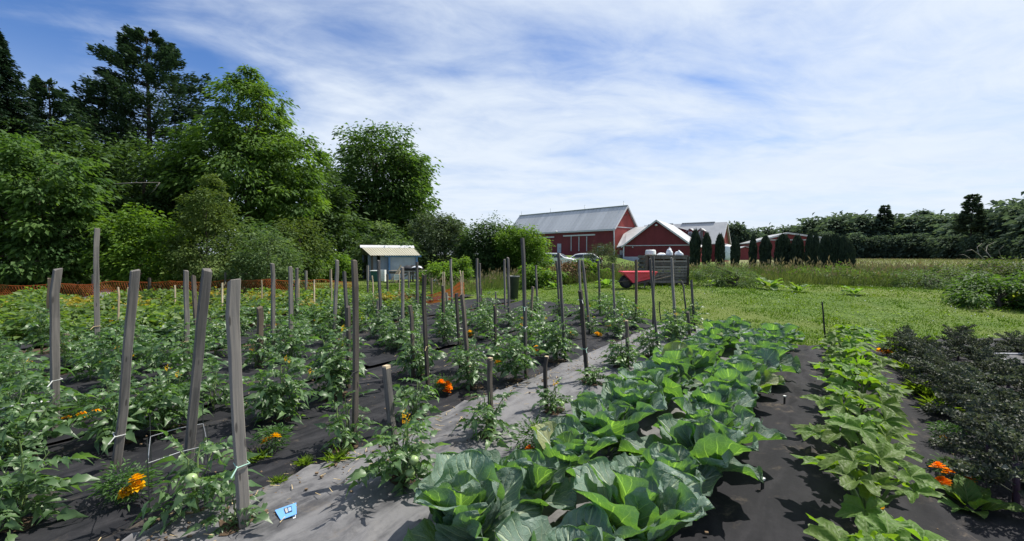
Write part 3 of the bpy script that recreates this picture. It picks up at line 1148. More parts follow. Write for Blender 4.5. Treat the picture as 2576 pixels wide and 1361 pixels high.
# wall of trees behind the beds, from the far side edge to the shed
conifer('spruce_tree', 'dark pointed spruce at the edge of the photo, tallest on that side', gbase(8, 18), hgt(60, 18), 3.0, 'needle_spruce', 1, 'spruce', 46, 0.25, per=150, leaf=0.15)
conifer('pine_tree', 'tall dark pine with ragged spreading boughs above the leafy trees', gbase(385, 27), hgt(90, 27), 4.8, 'needle_pine', 2, 'pine', 36, 0.28, bare=0.12, per=230, leaf=0.20)
conifer('hemlock_tree', 'dark shaggy evergreen between the spruce and the tall pine', gbase(140, 25), hgt(215, 25), 3.6, 'needle_pine', 3, 'pine', 24, 0.22, bare=0.15, per=190, leaf=0.19)
conifer('background_pine', 'low dark pine boughs reaching out beside the tall pine', gbase(245, 26), hgt(250, 26), 3.8, 'needle_spruce', 4, 'pine', 18, 0.2, bare=0.2, per=170, leaf=0.19)
broad_tree('walnut_tree', 'tallest leafy bright green tree with drooping leaf sprays', gbase(625, 23),
           [(-0.4, 0, 5.6, 3.3, 3.0, 2.9), (0.2, 0, 8.6, 1.8, 1.7, 2.1), (-1.9, 0.4, 7.3, 1.5, 1.5, 1.5), (2.2, 0, 6.3, 1.5, 1.8, 1.7), (2.7, -0.3, 4.3, 1.6, 1.6, 1.1), (-2.6, 0, 4.6, 1.6, 1.6, 2.0), (0.2, 0, 9.9, 0.8, 0.8, 1.2)],
           'leaf_walnut', 480, 96, 0.215, 0.22, 8.3, 5, aspect=0.40, droop=0.42, clump_r=0.18, shell=0.5, flat=0.55, tvar=0.3)
broad_tree('locust_tree', 'rounded full green tree standing behind the shed', gbase(948, 36),
           [(-0.2, 0, 7.0, 4.6, 4.0, 4.5), (0.5, 0, 8.8, 3.6, 3.2, 3.0), (2.2, 0, 6.0, 2.4, 2.8, 3.2), (-2.4, 0, 5.2, 2.6, 2.8, 2.6), (0, 0, 3.4, 4.2, 3.6, 2.2)],
           'leaf_maple', 620, 74, 0.29, 0.34, 9.5, 6, aspect=0.50, droop=0.30, clump_r=0.17, shell=0.52, flat=0.6, tvar=0.25, n_limb=44)
broad_tree('beech_tree', 'broad bright leafy tree filling the lower edge of the tree line', gbase(95, 15.2),
           [(-0.3, 0, 2.6, 2.1, 1.8, 2.3), (0.6, 0, 4.0, 1.5, 1.4, 1.5), (-1.5, 0, 4.3, 1.6, 1.5, 1.5), (1.2, -0.2, 2.2, 1.3, 1.3, 1.6), (-0.4, 0, 1.2, 2.3, 1.6, 1.1)],
           'leaf_maple', 280, 84, 0.17, 0.16, 4.2, 7, aspect=0.55, droop=0.4, clump_r=0.17, shell=0.62, flat=0.5, tvar=0.32)
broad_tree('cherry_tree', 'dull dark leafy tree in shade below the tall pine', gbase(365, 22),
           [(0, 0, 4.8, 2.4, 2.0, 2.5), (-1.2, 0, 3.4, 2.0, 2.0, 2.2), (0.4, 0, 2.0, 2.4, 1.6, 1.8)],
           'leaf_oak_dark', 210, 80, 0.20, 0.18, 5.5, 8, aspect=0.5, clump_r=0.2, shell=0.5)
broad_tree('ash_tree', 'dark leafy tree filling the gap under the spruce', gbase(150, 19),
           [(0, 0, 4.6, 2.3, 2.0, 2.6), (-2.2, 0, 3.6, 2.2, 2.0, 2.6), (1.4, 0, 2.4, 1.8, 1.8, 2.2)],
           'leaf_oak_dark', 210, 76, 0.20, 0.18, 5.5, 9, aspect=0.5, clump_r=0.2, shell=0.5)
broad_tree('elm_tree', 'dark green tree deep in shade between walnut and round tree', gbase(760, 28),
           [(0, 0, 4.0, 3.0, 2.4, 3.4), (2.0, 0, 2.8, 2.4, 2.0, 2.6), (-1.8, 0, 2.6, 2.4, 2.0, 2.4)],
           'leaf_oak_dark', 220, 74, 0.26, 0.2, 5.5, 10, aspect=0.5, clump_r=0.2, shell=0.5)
SHRUBS = [
    ('vine_thicket', 'bright vine covered thicket behind the orange netting, below the dead pale branch', 352, 15.6, [(0, 0, 1.5, 1.25, 1.0, 1.6), (0.4, -0.2, 1.0, 1.1, 1.0, 1.1), (-0.5, 0, 2.2, 0.8, 0.8, 0.9)], 'leaf_bright', 150, 70, 0.12, 0.55),
    ('juniper_shrub', 'upright yellow green bushy shrub with feathery top', 520, 15.8, [(0, 0, 1.6, 1.05, 1.0, 1.7), (0.1, 0, 3.0, 0.8, 0.8, 0.9), (0.25, 0, 3.75, 0.4, 0.4, 0.5), (-0.3, 0, 0.7, 1.1, 0.9, 0.8)], 'leaf_olive', 190, 90, 0.085, 0.5),
    ('sumac_shrub', 'pale sumac shrub with long leaflets under the walnut', 628, 17.6, [(0, 0, 1.9, 1.0, 0.9, 0.9), (0.6, 0, 1.4, 0.9, 0.9, 0.9)], 'leaf_pale', 70, 55, 0.24, 0.28),
    ('dogwood_shrub', 'round pale green bush beside the sumac', 672, 15.6, [(0, 0, 1.0, 1.0, 0.9, 1.1), (-0.5, 0, 0.7, 0.8, 0.8, 0.8), (0.5, 0, 0.5, 0.8, 0.7, 0.6)], 'leaf_pale', 130, 80, 0.085, 0.55),
    ('hazel_shrub', 'olive brown tinged bush at the end of the shrub row', 755, 19.5, [(0, 0, 1.6, 1.2, 1.0, 1.5), (-0.6, 0, 0.9, 1.0, 1.0, 1.0)], 'leaf_olive', 130, 70, 0.12, 0.5),
    ('bramble_bush', 'low yellow green brambles just before the shed', 806, 22.5, [(0, 0, 0.55, 1.4, 0.9, 0.75), (0.9, 0, 0.7, 0.7, 0.7, 0.8), (-1.2, 0, 0.4, 1.0, 0.8, 0.6)], 'leaf_bright', 110, 60, 0.12, 0.55),
    ('elder_shrub', 'bright bush rising just over the shed roof', 972, 25.5, [(0, 0, 1.7, 1.5, 1.2, 1.4), (-0.5, 0, 1.0, 1.6, 1.2, 1.2), (1.1, 0, 1.2, 1.1, 1.0, 1.1)], 'leaf_pale', 150, 70, 0.15, 0.5),
    ('autumn_olive_shrub', 'gray green tall shrub next to the shed on its open side', 1108, 27, [(0, 0, 1.9, 1.6, 1.4, 1.9), (-0.8, 0, 2.5, 1.1, 1.1, 1.3), (0.7, 0, 2.7, 1.0, 1.0, 1.1), (0.2, 0, 0.9, 1.9, 1.4, 1.2)], 'leaf_shrub_gray', 200, 80, 0.15, 0.42),
    ('birch_tree', 'slim green treetop rising behind the gray green shrub', 1118, 34, [(0, 0, 3.3, 1.2, 1.2, 1.2), (0.1, 0, 2.0, 2.0, 1.6, 2.0)], 'leaf_maple', 130, 60, 0.2, 0.5),
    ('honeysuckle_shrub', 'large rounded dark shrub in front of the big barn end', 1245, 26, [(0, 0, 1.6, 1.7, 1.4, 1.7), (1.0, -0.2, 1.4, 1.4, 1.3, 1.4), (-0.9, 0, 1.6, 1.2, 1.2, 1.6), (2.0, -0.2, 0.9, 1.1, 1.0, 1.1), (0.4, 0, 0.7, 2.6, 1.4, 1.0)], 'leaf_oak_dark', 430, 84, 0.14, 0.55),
    ('willow_shrub', 'bright leafy bush on the barn side of the large dark shrub', 1325, 24.5, [(-0.1, 0, 1.7, 1.1, 1.0, 1.1), (0.5, -0.1, 1.1, 0.9, 0.9, 1.0), (-0.9, 0, 2.0, 0.9, 0.8, 0.8)], 'leaf_bright', 170, 70, 0.12, 0.5),
    ('privet_bush', 'small bright round bush between stakes near the plastic pot', 1153, 20, [(0, 0, 0.5, 0.55, 0.5, 0.55), (0.1, 0, 0.9, 0.35, 0.35, 0.35)], 'leaf_bright', 60, 56, 0.09, 0.55),
    ('nettle_patch', 'low bright weedy bush beside the work table', 1105, 19.5, [(0, 0, 0.4, 0.9, 0.7, 0.55), (0.7, 0, 0.3, 0.7, 0.6, 0.4)], 'leaf_bright', 70, 56, 0.1, 0.55),
    ('asparagus_bush', 'feathery green bush in front of the barn corner', 1512, 17.5, [(0, 0, 0.75, 0.55, 0.5, 0.8), (-0.35, 0, 0.6, 0.4, 0.4, 0.55), (0.25, 0, 0.9, 0.4, 0.4, 0.5)], 'leaf_shrub_gray', 100, 90, 0.07, 0.18),
    ('burdock_bush', 'bright leafy weeds at the foot of the feathery bush', 1462, 16.6, [(0, 0, 0.4, 0.5, 0.4, 0.45), (0.5, 0, 0.25, 0.5, 0.4, 0.3)], 'leaf_bright', 46, 50, 0.11, 0.6),
    ('pokeweed_bush', 'leafy weeds between the pot and the brush pile', 1372, 15.6, [(0, 0, 0.3, 0.6, 0.4, 0.35), (-0.5, 0.2, 0.35, 0.5, 0.4, 0.35)], 'leaf_bright', 50, 50, 0.11, 0.6),
    ('thistle_bush', 'dark leafy weed mound at the photo edge beyond the lawn', 2520, 9.6, [(0, 0, 0.25, 1.0, 0.6, 0.30), (0.5, 0.5, 0.36, 0.9, 0.6, 0.36), (1.2, 0, 0.3, 0.9, 0.7, 0.4)], 'leaf_maple', 120, 70, 0.09, 0.5),
    ('goldenrod_bush', 'pale tall weeds just behind the dark weed mound', 2440, 13.5, [(0, 0, 0.30, 1.2, 0.8, 0.38), (1.5, 0, 0.42, 1.1, 0.8, 0.5)], 'leaf_olive', 120, 70, 0.09, 0.4),
    ('ragweed_bush', 'low green weed clump in the meadow edge past the broad leaved clump', 2060, 15.2, [(0, 0, 0.22, 0.9, 0.6, 0.28), (0.9, 0.3, 0.26, 0.7, 0.6, 0.32)], 'leaf_bright', 70, 60, 0.07, 0.35),
    ('vetch_bush', 'dull green weed clump at the meadow edge above the black post', 2200, 14.0, [(0, 0, 0.2, 1.0, 0.6, 0.25), (-0.9, 0.4, 0.25, 0.8, 0.6, 0.3), (1.1, 0.2, 0.2, 0.8, 0.6, 0.25)], 'leaf_olive', 90, 60, 0.07, 0.35),
    ('yarrow_bush', 'gray green weed clump just before the dead branches', 2330, 13.0, [(0, 0, 0.2, 0.9, 0.6, 0.26), (1.0, 0.3, 0.28, 0.8, 0.6, 0.34)], 'leaf_pale', 80, 60, 0.07, 0.3),
    ('mugwort_bush', 'gray green feathery weeds beside the pallet bin', 1855, 13.0, [(0, 0, 0.25, 0.65, 0.5, 0.32), (-0.6, 0.4, 0.3, 0.5, 0.5, 0.42)], 'leaf_pale', 80, 70, 0.06, 0.3),
]
for i, (nm, lab, px, Y, lobes, lm, nc, per, leaf, asp) in enumerate(SHRUBS):
    top = max(l[2] + l[5] for l in lobes)
    broad_tree(nm, lab, gbase(px, Y), lobes, lm, nc, per, leaf, 0.05 if 'tree' not in nm else 0.12, top * 0.7, 100 + i, 'tree' if nm.endswith('tree') else 'shrub',
               n_limb=16, aspect=asp, clump_r=0.24, shell=0.55, flat=0.7, tvar=0.28)

# columnar cedars in front of the red buildings: centre x, half width px, top y, base y, depth
CEDARS = [(1748.5, 11.5, 582, 41, 'first cedar by the gabled red building, broadest there'), (1777.5, 9.5, 589, 40, 'second cedar along the row from the gabled red building'),
          (1810.7, 10, 592, 40, 'third cedar, before the stove pipe of the white roofed building'), (1849.5, 9.5, 599, 39, 'cedar standing alone past the white roofed building end'),
          (1894, 8.5, 594, 38, 'slim cedar at the low end of the far red barn'), (1925, 12, 597, 37, 'cedar before the low eave of the far red barn'),
          (1969.5, 16, 593, 36, 'widest dark cedar right below the far red barn peak'), (2005, 13, 596, 35, 'pointed cedar just past the far red barn peak'),
          (2037, 9, 589, 34.2, 'tall cedar of the close pair at the far red barn corner'), (2052, 9, 592, 34, 'second cedar of the close pair at the far red barn corner'),
          (2073, 11, 597, 31.5, 'cedar just beyond the close pair'), (2100, 14, 593, 31, 'tallest cedar in the clump at the row end'),
          (2121, 10, 598, 30.5, 'cedar in the end clump next to its last'), (2139, 10, 614, 30, 'shortest cedar, last of the row before the open field')]


def cedar_mesh(seed):
    rng = np.random.default_rng(seed)
    n = 5200
    k = rng.random(n) ** 0.85
    prof = np.minimum(1, (1 - k) * (2.6 + 0.7 * (seed % 3))) ** 0.62 * (0.80 + 0.20 * np.minimum(1, k * 4))
    a = rng.uniform(0, 6.283, n)
    lump = 0.68 + 0.64 * fbm(a * 1.6, k * 9, seed)
    q = prof * lump * (0.72 + 0.28 * rng.random(n))
    pos = np.stack([np.cos(a) * q, np.sin(a) * q, k], 1)
    d = np.stack([np.cos(a) * 0.5, np.sin(a) * 0.5, np.full(n, 1.0)], 1) * np.array([[1, 1, 0.30]]) + rng.normal(0, 0.14, (n, 3)) * np.array([[1, 1, 0.3]])
    V, F = blades(pos, d, np.stack([np.cos(a), np.sin(a), np.zeros(n)], 1) + rng.normal(0, 0.3, (n, 3)), rng.uniform(0.08, 0.27, n), rng.uniform(0.08, 0.16, n), 0.1)
    V[:, 2] = (V[:, 2] - 0) * 1.0
    return np_mesh('crown', V, F, 'needle_cedar', False, np.repeat(rng.random(n), 4))


CED = [cedar_mesh(s) for s in (1, 2, 3, 5, 7)]
ced_trunk = MB().tube([(0, 0, -0.1), (0, 0, 0.5)], [0.16, 0.10], 6).mesh('trunk', 'bark')
for i, (px, hw, ty, Y, lab) in enumerate(CEDARS):
    b = gbase(px, Y)
    t = thing('cedar_tree', lab, 'tree', b, i * 1.3, 'row of columnar cedars')
    h = hgt(ty, Y) - b.z
    c = link('crown', CED[(i * 3) % 5], t)
    w = hw * Y / F_PX
    c.scale = (w, w, h * 0.95)
    s = link('trunk', ced_trunk, t)
    s.scale = (0.6, 0.6, h * 0.5)


# far woods beyond the field: each tree its own, crowns shared
def far_crown(seed, lobes, nc=120, per=48, leaf=0.11):
    rng = np.random.default_rng(seed)
    V, F, T, cen = leaf_cloud(rng, lobes, nc, per, leaf, aspect=0.6, clump_r=0.24, shell=0.6, flat=0.75, tvar=0.3)
    tr = trunk_mb(rng, 0.8, 0.03, lobes, cen, 12).mesh('trunk', 'bark_dark')
    return np_mesh('crown', V, F, 'leaf_forest_hazy', False, T), tr


FAR = [far_crown(1, [(0, 0, 0.60, 0.42, 0.42, 0.36), (0.1, 0, 0.32, 0.45, 0.4, 0.3), (-0.15, 0, 0.80, 0.24, 0.24, 0.2)]),
       far_crown(2, [(0.05, 0, 0.55, 0.38, 0.4, 0.42), (-0.2, 0, 0.35, 0.4, 0.4, 0.32), (0.2, 0, 0.3, 0.36, 0.4, 0.28)]),
       far_crown(3, [(0, 0, 0.68, 0.34, 0.36, 0.3), (0.18, 0, 0.46, 0.34, 0.34, 0.3), (-0.2, 0, 0.42, 0.34, 0.34, 0.34), (0, 0, 0.2, 0.42, 0.4, 0.2)])]
WOODS = [(1853, 566, 130, 5.0), (1897, 577, 130, 5.0), (1935, 576, 134, 5.2)]
WL = ['rounded tree standing behind the white roofed building end', 'open small treetop before the far red barn roof', 'second open treetop next to the far red barn roof']
wr = random.Random(5)
px = 1990.0
k = 0
tops = [(1985, 572), (2040, 562), (2100, 550), (2160, 548), (2220, 545), (2270, 556), (2320, 556), (2370, 550), (2420, 548), (2470, 545), (2510, 532), (2545, 518), (2620, 516), (2750, 510)]
while px < 2700:
    ty = np.interp(px, [a for a, b in tops], [b for a, b in tops]) + wr.uniform(-7, 9)
    Y = np.interp(px, [1990, 2300, 2500, 2700], [170, 150, 120, 95]) + wr.uniform(-5, 8)
    WOODS.append((px, ty, Y, None))
    WL.append(None)
    px += wr.uniform(17, 27)
px = 2080.0
while px < 2700:                                                     # lower trees along the front of the wood
    ty = wr.uniform(586, 604)
    Y = np.interp(px, [1990, 2300, 2500, 2700], [150, 130, 104, 82])
    WOODS.append((px, ty, Y, None))
    WL.append('front')
    px += wr.uniform(26, 40)
for i, (px, ty, Y, w) in enumerate(WOODS):
    b = gbase(px, Y)
    h = hgt(ty, Y) - b.z
    lab, grp = WL[i], None
    if lab is None:
        lab, grp = 'tall dark tree in the far wood edge beyond the field', 'tall trees of the far wood'
    elif lab == 'front':
        lab, grp = 'low bushy tree at the foot of the far wood', 'low trees before the far wood'
    t = thing('woodland_tree', lab, 'tree', b, i * 2.1, grp)
    cm, tm = FAR[i % 3]
    for nm, me in (('crown', cm), ('trunk', tm)):
        o = link(nm, me, t)
        wd = h * wr.uniform(0.85, 1.15) if w is None else w * 1.5
        o.scale = (wd, wd, h)
conifer('far_pine', 'layered pine standing up over the far wood', gbase(2441, 112), hgt(494, 112), 3.8, 'leaf_forest_hazy', 71, 'pine', 16, 0.3, bare=0.45, per=110, leaf=0.62)
conifer('far_spruce', 'small ragged conifer top over the middle of the far wood', gbase(2222, 150), hgt(521, 150), 3.4, 'leaf_forest_hazy', 72, 'pine', 12, 0.3, bare=0.55, per=80, leaf=0.75)
broad_tree('far_ash', 'loose round treetop standing up from the far wood', gbase(2322, 150), [(0, 0, 14.2, 2.4, 2.4, 2.2), (0.8, 0, 11.5, 2.6, 2.4, 2.2)], 'leaf_forest_hazy', 60, 40, 0.8, 0.3, 14, 73, aspect=0.6, clump_r=0.3, n_limb=14)


def dead_branch(name, label, specs, mat='dead_wood'):
    p0 = specs[0][0]
    t = MB()
    for pts, r in specs:
        t.tube([Vector(p) for p in pts], [r * (1 - 0.7 * i / (len(pts) - 1)) for i in range(len(pts))], 6)
    o = t.build(name, mat, None, True)
    return tag(o, label, 'branch')


dead_branch('dead_branch', 'bare pale dead branches lying on the meadow weeds', [
    ([P(2478, 655, 19), P(2462, 640, 19.2), P(2445, 628, 19), P(2428, 632, 18.8)], 0.025), ([P(2462, 640, 19.2), P(2458, 622, 19.4), P(2470, 612, 19.5)], 0.015),
    ([P(2500, 655, 19), P(2480, 632, 19.4), P(2484, 618, 19.6), P(2500, 610, 19.6)], 0.02), ([P(2480, 632, 19.4), P(2466, 618, 19)], 0.014),
    ([P(2440, 650, 18.6), P(2424, 640, 18.5), P(2412, 642, 18.4)], 0.016), ([P(2520, 652, 19), P(2512, 630, 19.2), P(2526, 618, 19)], 0.016)])
dead_branch('broken_branch', 'thin pale broken branch sticking out of the dark trees', [
    ([P(292, 463, 17.5), P(340, 460, 17.4), P(402, 459, 17.3)], 0.03), ([P(402, 459, 17.3), P(388, 478, 17.3), P(376, 490, 17.4)], 0.02)])


# ------------------------------------------------------------------ buildings
class Frame:
    """local axes of a building: X along its front, Y away from the camera, Z up"""

    def __init__(self, o, ax):
        self.o = Vector(o)
        self.x = Vector((ax[0], ax[1], 0)).normalized()
        self.y = Vector((-self.x.y, self.x.x, 0))
        self.rz = math.atan2(self.x.y, self.x.x)

    def front(self, px, py, yoff=0.0):
        """pixel -> local (x, z) on the plane y = yoff"""
        r = ray(px, py)
        c = Vector((0, 0, CAM_H))
        k = ((self.o + self.y * yoff) - c).dot(self.y) / r.dot(self.y)
        p = c + r * k - self.o
        return p.dot(self.x), p.z


def pz1(zx, zy):
    return 1279.3 + zx * 0.2307, 491 + zy * 0.2307


def gable_house(t, L, W, z_e, z_r, axis, wallmat, roofmat, over=0.3, base=-1.2, endmat=None, panels=0, panelmat=None):
    """walls and roof; axis 'x': ridge runs along X"""
    h = 0.12
    if axis == 'x':
        MB().prism([(0, 0, base), (L, 0, base), (L, 0, z_e), (0, 0, z_e)], (0, 0.2, 0)).build('wall', wallmat, t)
        MB().prism([(0, W, base), (L, W, base), (L, W, z_e), (0, W, z_e)], (0, -0.2, 0)).build('wall', wallmat, t)
        for x in (0.0, L - 0.2):
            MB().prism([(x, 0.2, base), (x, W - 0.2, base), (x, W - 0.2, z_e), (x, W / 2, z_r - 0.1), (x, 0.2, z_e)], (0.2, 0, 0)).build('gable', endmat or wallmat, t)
        sl = (z_r - z_e) / (W / 2)
        ze = z_e - sl * over
        roof = None
        for sgn in (0, 1):
            y0, y1 = (-over, W / 2) if sgn == 0 else (W + over, W / 2)
            if sgn == 0 and panels:
                roof = MB().bar((-over, W / 2, z_r + 0.16), (L + over, W / 2, z_r + 0.16), 0.35, 0.06).build('roof', roofmat, t)
                st = (L + 2 * over) / panels
                me = MB().prism([(0.0, 0, 0), (st - 0.06, 0, 0), (st - 0.05, 0, 0.04), (st, 0, 0.04), (st, 0, -h), (0.0, 0, -h)], (0, W / 2 + over, z_r - ze)).mesh('panel', panelmat)
                for i in range(panels):
                    o = link('panel', me, roof)
                    o.location = (-over + i * st, y0, ze + 0.1)
            else:
                mb = MB().prism([(-over, y0, ze), (L + over, y0, ze), (L + over, y1, z_r), (-over, y1, z_r)], (0, 0, h))
                mb.build('roof' if not panels else 'back_slope', roofmat, t if not panels else roof)
        return roof
    MB().prism([(0, 0, base), (L, 0, base), (L, 0, z_e), (L / 2, 0, z_r - 0.1), (0, 0, z_e)], (0, 0.2, 0)).build('gable', endmat or wallmat, t)
    MB().prism([(0, W, base), (L, W, base), (L, W, z_e), (L / 2, W, z_r - 0.1), (0, W, z_e)], (0, -0.2, 0)).build('gable', wallmat, t)
    for x in (0.0, L - 0.2):
        MB().box((x + 0.1, W / 2, (base + z_e) / 2), (0.2, W - 0.4, z_e - base)).build('wall', wallmat, t)
    sl = (z_r - z_e) / (L / 2)
    ze = z_e - sl * over
    for x0, x1 in ((-over, L / 2), (L + over, L / 2)):
        MB().prism([(x0, -over, ze), (x1, -over, z_r), (x1, W + over, z_r), (x0, W + over, ze)], (0, 0, h)).build('roof', roofmat, t)
    for x0, x1 in ((-over, L / 2), (L + over, L / 2)):                # white barge boards under the roof edge
        MB().bar((x0, -over - 0.03, ze - 0.06), (x1, -over - 0.03, z_r - 0.06), 0.05, 0.16).build('trim', 'paint_white', t)


# big bank barn: ridge along X, its long side to the garden
Rb, Lb = P(1546, 571.7, 76), P(1280, 586, 96)
bax = Vector((Rb.x - Lb.x, Rb.y - Lb.y, 0))
BL = bax.length
fb = Frame((Lb.x, Lb.y, 0), bax)
barn = thing('bank_barn', 'largest red barn with long gray metal roof and white door tracks', 'barn', fb.o, fb.rz)
ZE = Rb.z
ZR = P(1575, 518.7, 78.5).z
roof = gable_house(barn, BL, 7.4, ZE, ZR, 'x', 'siding_red', 'roof_barn', 0.35, 0.0, 'siding_red_sunlit', 30, 'roof_barn')
for zx0, zx1, zy in ((600, 945, 438), (330, 500, 460)):
    x0, z0 = fb.front(*pz1(zx0, zy + 6 if zx0 == 600 else zy))
    x1, z1 = fb.front(*pz1(zx1, zy - 6 if zx0 == 600 else zy))
    MB().box(((x0 + x1) / 2, -0.08, (z0 + z1) / 2), (x1 - x0, 0.14, 0.26)).build('door_track', 'paint_white', barn)
for zx in (685, 770, 855):
    x0, z0 = fb.front(*pz1(zx, 450))
    x1, z1 = fb.front(*pz1(zx, 610))
    MB().box((x0, -0.05, (z0 + z1) / 2), (0.16, 0.09, z0 - z1)).build('door_batten', 'paint_offwhite', barn)
x0, z0 = fb.front(*pz1(535, 530))
x1, z1 = fb.front(*pz1(575, 628))
d = MB().box(((x0 + x1) / 2, -0.05, (z0 + z1) / 2), (x1 - x0, 0.1, z0 - z1)).build('door', 'door_gray', barn)
MB().box((x1 - 0.25, -0.13, (z0 + z1) / 2), (0.08, 0.06, 0.2)).build('handle', 'metal_dark', d)
x0, z0 = fb.front(*pz1(390, 497))
x1, z1 = fb.front(*pz1(420, 545))
w = MB().box(((x0 + x1) / 2, -0.04, (z0 + z1) / 2), (x1 - x0, 0.08, z0 - z1)).build('window', 'paint_offwhite', barn)
MB().box(((x0 + x1) / 2, -0.09, (z0 + z1) / 2), ((x1 - x0) * 0.8, 0.04, (z0 - z1) * 0.85)).build('pane', 'door_gray', w)
x0, z0 = fb.front(*pz1(975, 562))
x1, z1 = fb.front(*pz1(1035, 625))
w = MB()
w.bar((x0, -0.05, z0), (x1, -0.05, z0), 0.1, 0.14).bar((x0, -0.05, z0 - .1), (x0, -0.05, z1), 0.1, 0.14).bar((x1, -0.05, z0 - .1), (x1, -0.05, z1), 0.1, 0.14)
w.build('hatch_frame', 'paint_offwhite', barn)
x0, z0 = fb.front(*pz1(535, 397))
MB().lathe([(0.05, 0.16), (0.28, 0.05), (0.34, -0.08), (0.1, -0.14)], 10, Matrix.Translation((x0, -0.45, z0))).build('lamp', 'paint_white', barn, True)
MB().tube([(BL - 0.05, -0.15, ZE - 0.1), (BL + 0.02, -0.12, ZE - 2.2), (BL + 0.10, -0.12, 1.0)], 0.11, 6).build('downspout', 'paint_white', barn)
MB().box((BL / 2, -0.42, ZE - 0.50), (BL + 0.7, 0.12, 0.16)).build('gutter', 'paint_white', barn)
for yy0, yy1 in ((-0.35, 3.7), (7.75, 3.7)):
    MB().bar((BL + 0.36, yy0, ZE - 0.30), (BL + 0.36, yy1, ZR - 0.02), 0.06, 0.26).build('trim', 'paint_white', barn)
MB().box((BL + 0.03, 3.7, ZE + 0.1), (0.06, 7.3, 0.14)).build('trim', 'paint_offwhite', barn)
for k in (0.01, 0.33, 0.66, 0.98):
    MB().tube([(BL * k, 3.7, ZR + 0.15), (BL * k, 3.7, ZR + 1.0)], 0.035, 5).lathe([(0.02, 0), (0.09, 0.07), (0.02, 0.14)], 8, Matrix.Translation((BL * k, 3.7, ZR + 0.5))).build('lightning_rod', 'metal_gray', barn)
MB().bar((BL + 0.1, 2.6, ZE + 2.3), (BL + 1.0, 2.6, ZE + 2.3), 0.12).build('hay_beam', 'wood_dark', barn)

# gabled red building nearer by, its gable to the garden
C2 = P(1652, 554.4, 68)
ax2 = Vector((0.866, -0.5, 0))
a2 = 5.16
o2 = Vector((C2.x, C2.y, 0)) - ax2 * a2
f2 = Frame(o2, ax2)
ZE2 = P(1570, 617.4, 70.6).z
b2 = thing('gabled_building', 'red gabled building on white footing beside the big barn', 'building', f2.o, f2.rz)
gable_house(b2, 2 * a2, 15, ZE2, C2.z, 'y', 'siding_red', 'roof_white', 0.35, -0.2)
MB().box((a2, -0.06, ZE2 - 0.05), (2 * a2, 0.08, 0.13)).build('trim', 'paint_offwhite', b2)
MB().box((0.0, -0.10, ZE2 / 2), (0.20, 0.12, ZE2)).build('downspout', 'paint_white', b2)
MB().box((a2, -0.09, 0.35), (2 * a2, 0.16, 1.25)).build('footing', 'paint_offwhite', b2)
MB().lathe([(0.02, 0.16), (0.2, 0.05), (0.22, -0.1), (0.05, -0.16)], 10, Matrix.Translation((a2, -0.3, C2.z - 0.75))).build('lamp', 'paint_white', b2, True)
MB().lathe([(0.02, 0.1), (0.12, 0.03), (0.12, -0.06), (0.03, -0.1)], 8, Matrix.Translation((1.5, -0.25, ZE2 - 0.3))).build('lamp', 'paint_white', b2, True)

# low link between the barn and the gabled building
lk = thing('link_building', 'low red link with white sloping roof between barn and gabled building', 'building', (0, 0, 0))
q = [P(1551.5, 623.6, 72.5), P(1573, 617, 71.5), P(1634, 571, 79), P(1577, 574.5, 81)]
MB().prism(q, (0, 0, 0.15)).build('roof', 'roof_white', lk)
g0, g1 = P(1552.5, 624, 72.9), P(1572, 618, 72.0)
MB().prism([(g0.x, g0.y, -0.2), (g1.x, g1.y, -0.2), (g1.x, g1.y, g1.z + 0.1), (g0.x, g0.y, g0.z - 0.05)], (0.6, 1.0, 0)).build('wall', 'siding_red', lk)
p = P(1565, 636, 71.6)
MB().box(p, (0.75, 0.12, 0.8)).build('vent_box', 'paint_offwhite', lk)
p = P(1560, 651, 71.2)
MB().box((p.x, p.y, 0.75), (0.9, 0.6, 1.1)).build('heat_pump', 'metal_dark', lk, bevel=0.06)

# white roofed building with dormers behind
f3o = P(1825, 560, 80)
ax3 = Vector((0.8, -0.6, 0))
W3, L3 = 7.6, 15.0
fo = Vector((f3o.x, f3o.y, 0)) - Vector((-ax3.y, ax3.x, 0)) * (W3 / 2) - ax3 * L3
f3 = Frame(fo, ax3)
b3 = thing('dormer_building', 'red building with long white roof, small dormers and stove pipe', 'building', f3.o, f3.rz)
ZE3 = P(1817, 610, 77).z
gable_house(b3, L3, W3, ZE3, f3o.z, 'x', 'siding_red', 'roof_white', 0.3, -0.2, 'siding_red_sunlit')
sl3 = (f3o.z - ZE3) / (W3 / 2)
for k, (dx, dw, dh) in enumerate(((5.6, 3.6, 1.5), (8.9, 1.2, 1.3), (10.8, 1.2, 1.3))):
    y0, zb = 0.9, ZE3 + sl3 * 0.9
    dz = zb + dh
    dm = MB().prism([(dx, y0, zb - 0.3), (dx + dw, y0, zb - 0.3), (dx + dw, y0, dz), (dx + dw / 2, y0, dz + 0.45), (dx, y0, dz)], (0, 2.2, 0)).build('dormer', 'siding_red', b3)
    for xa in (dx - 0.15, dx + dw + 0.15):
        MB().prism([(xa, y0 - 0.2, dz - 0.06), (dx + dw / 2, y0 - 0.2, dz + 0.5), (dx + dw / 2, 3.4, dz + 0.5), (xa, 3.4, dz - 0.06)], (0, 0, 0.09)).build('dormer_roof', 'roof_white', dm)
    MB().box((dx + dw / 2, y0 - 0.03, zb + dh * 0.55), (min(0.8, dw * 0.6), 0.06, dh * 0.8)).build('window_frame', 'paint_white', dm)
    MB().box((dx + dw / 2, y0 - 0.08, zb + dh * 0.55), (min(0.8, dw * 0.6) * 0.7, 0.04, dh * 0.6)).build('pane', 'glass_pane', dm)
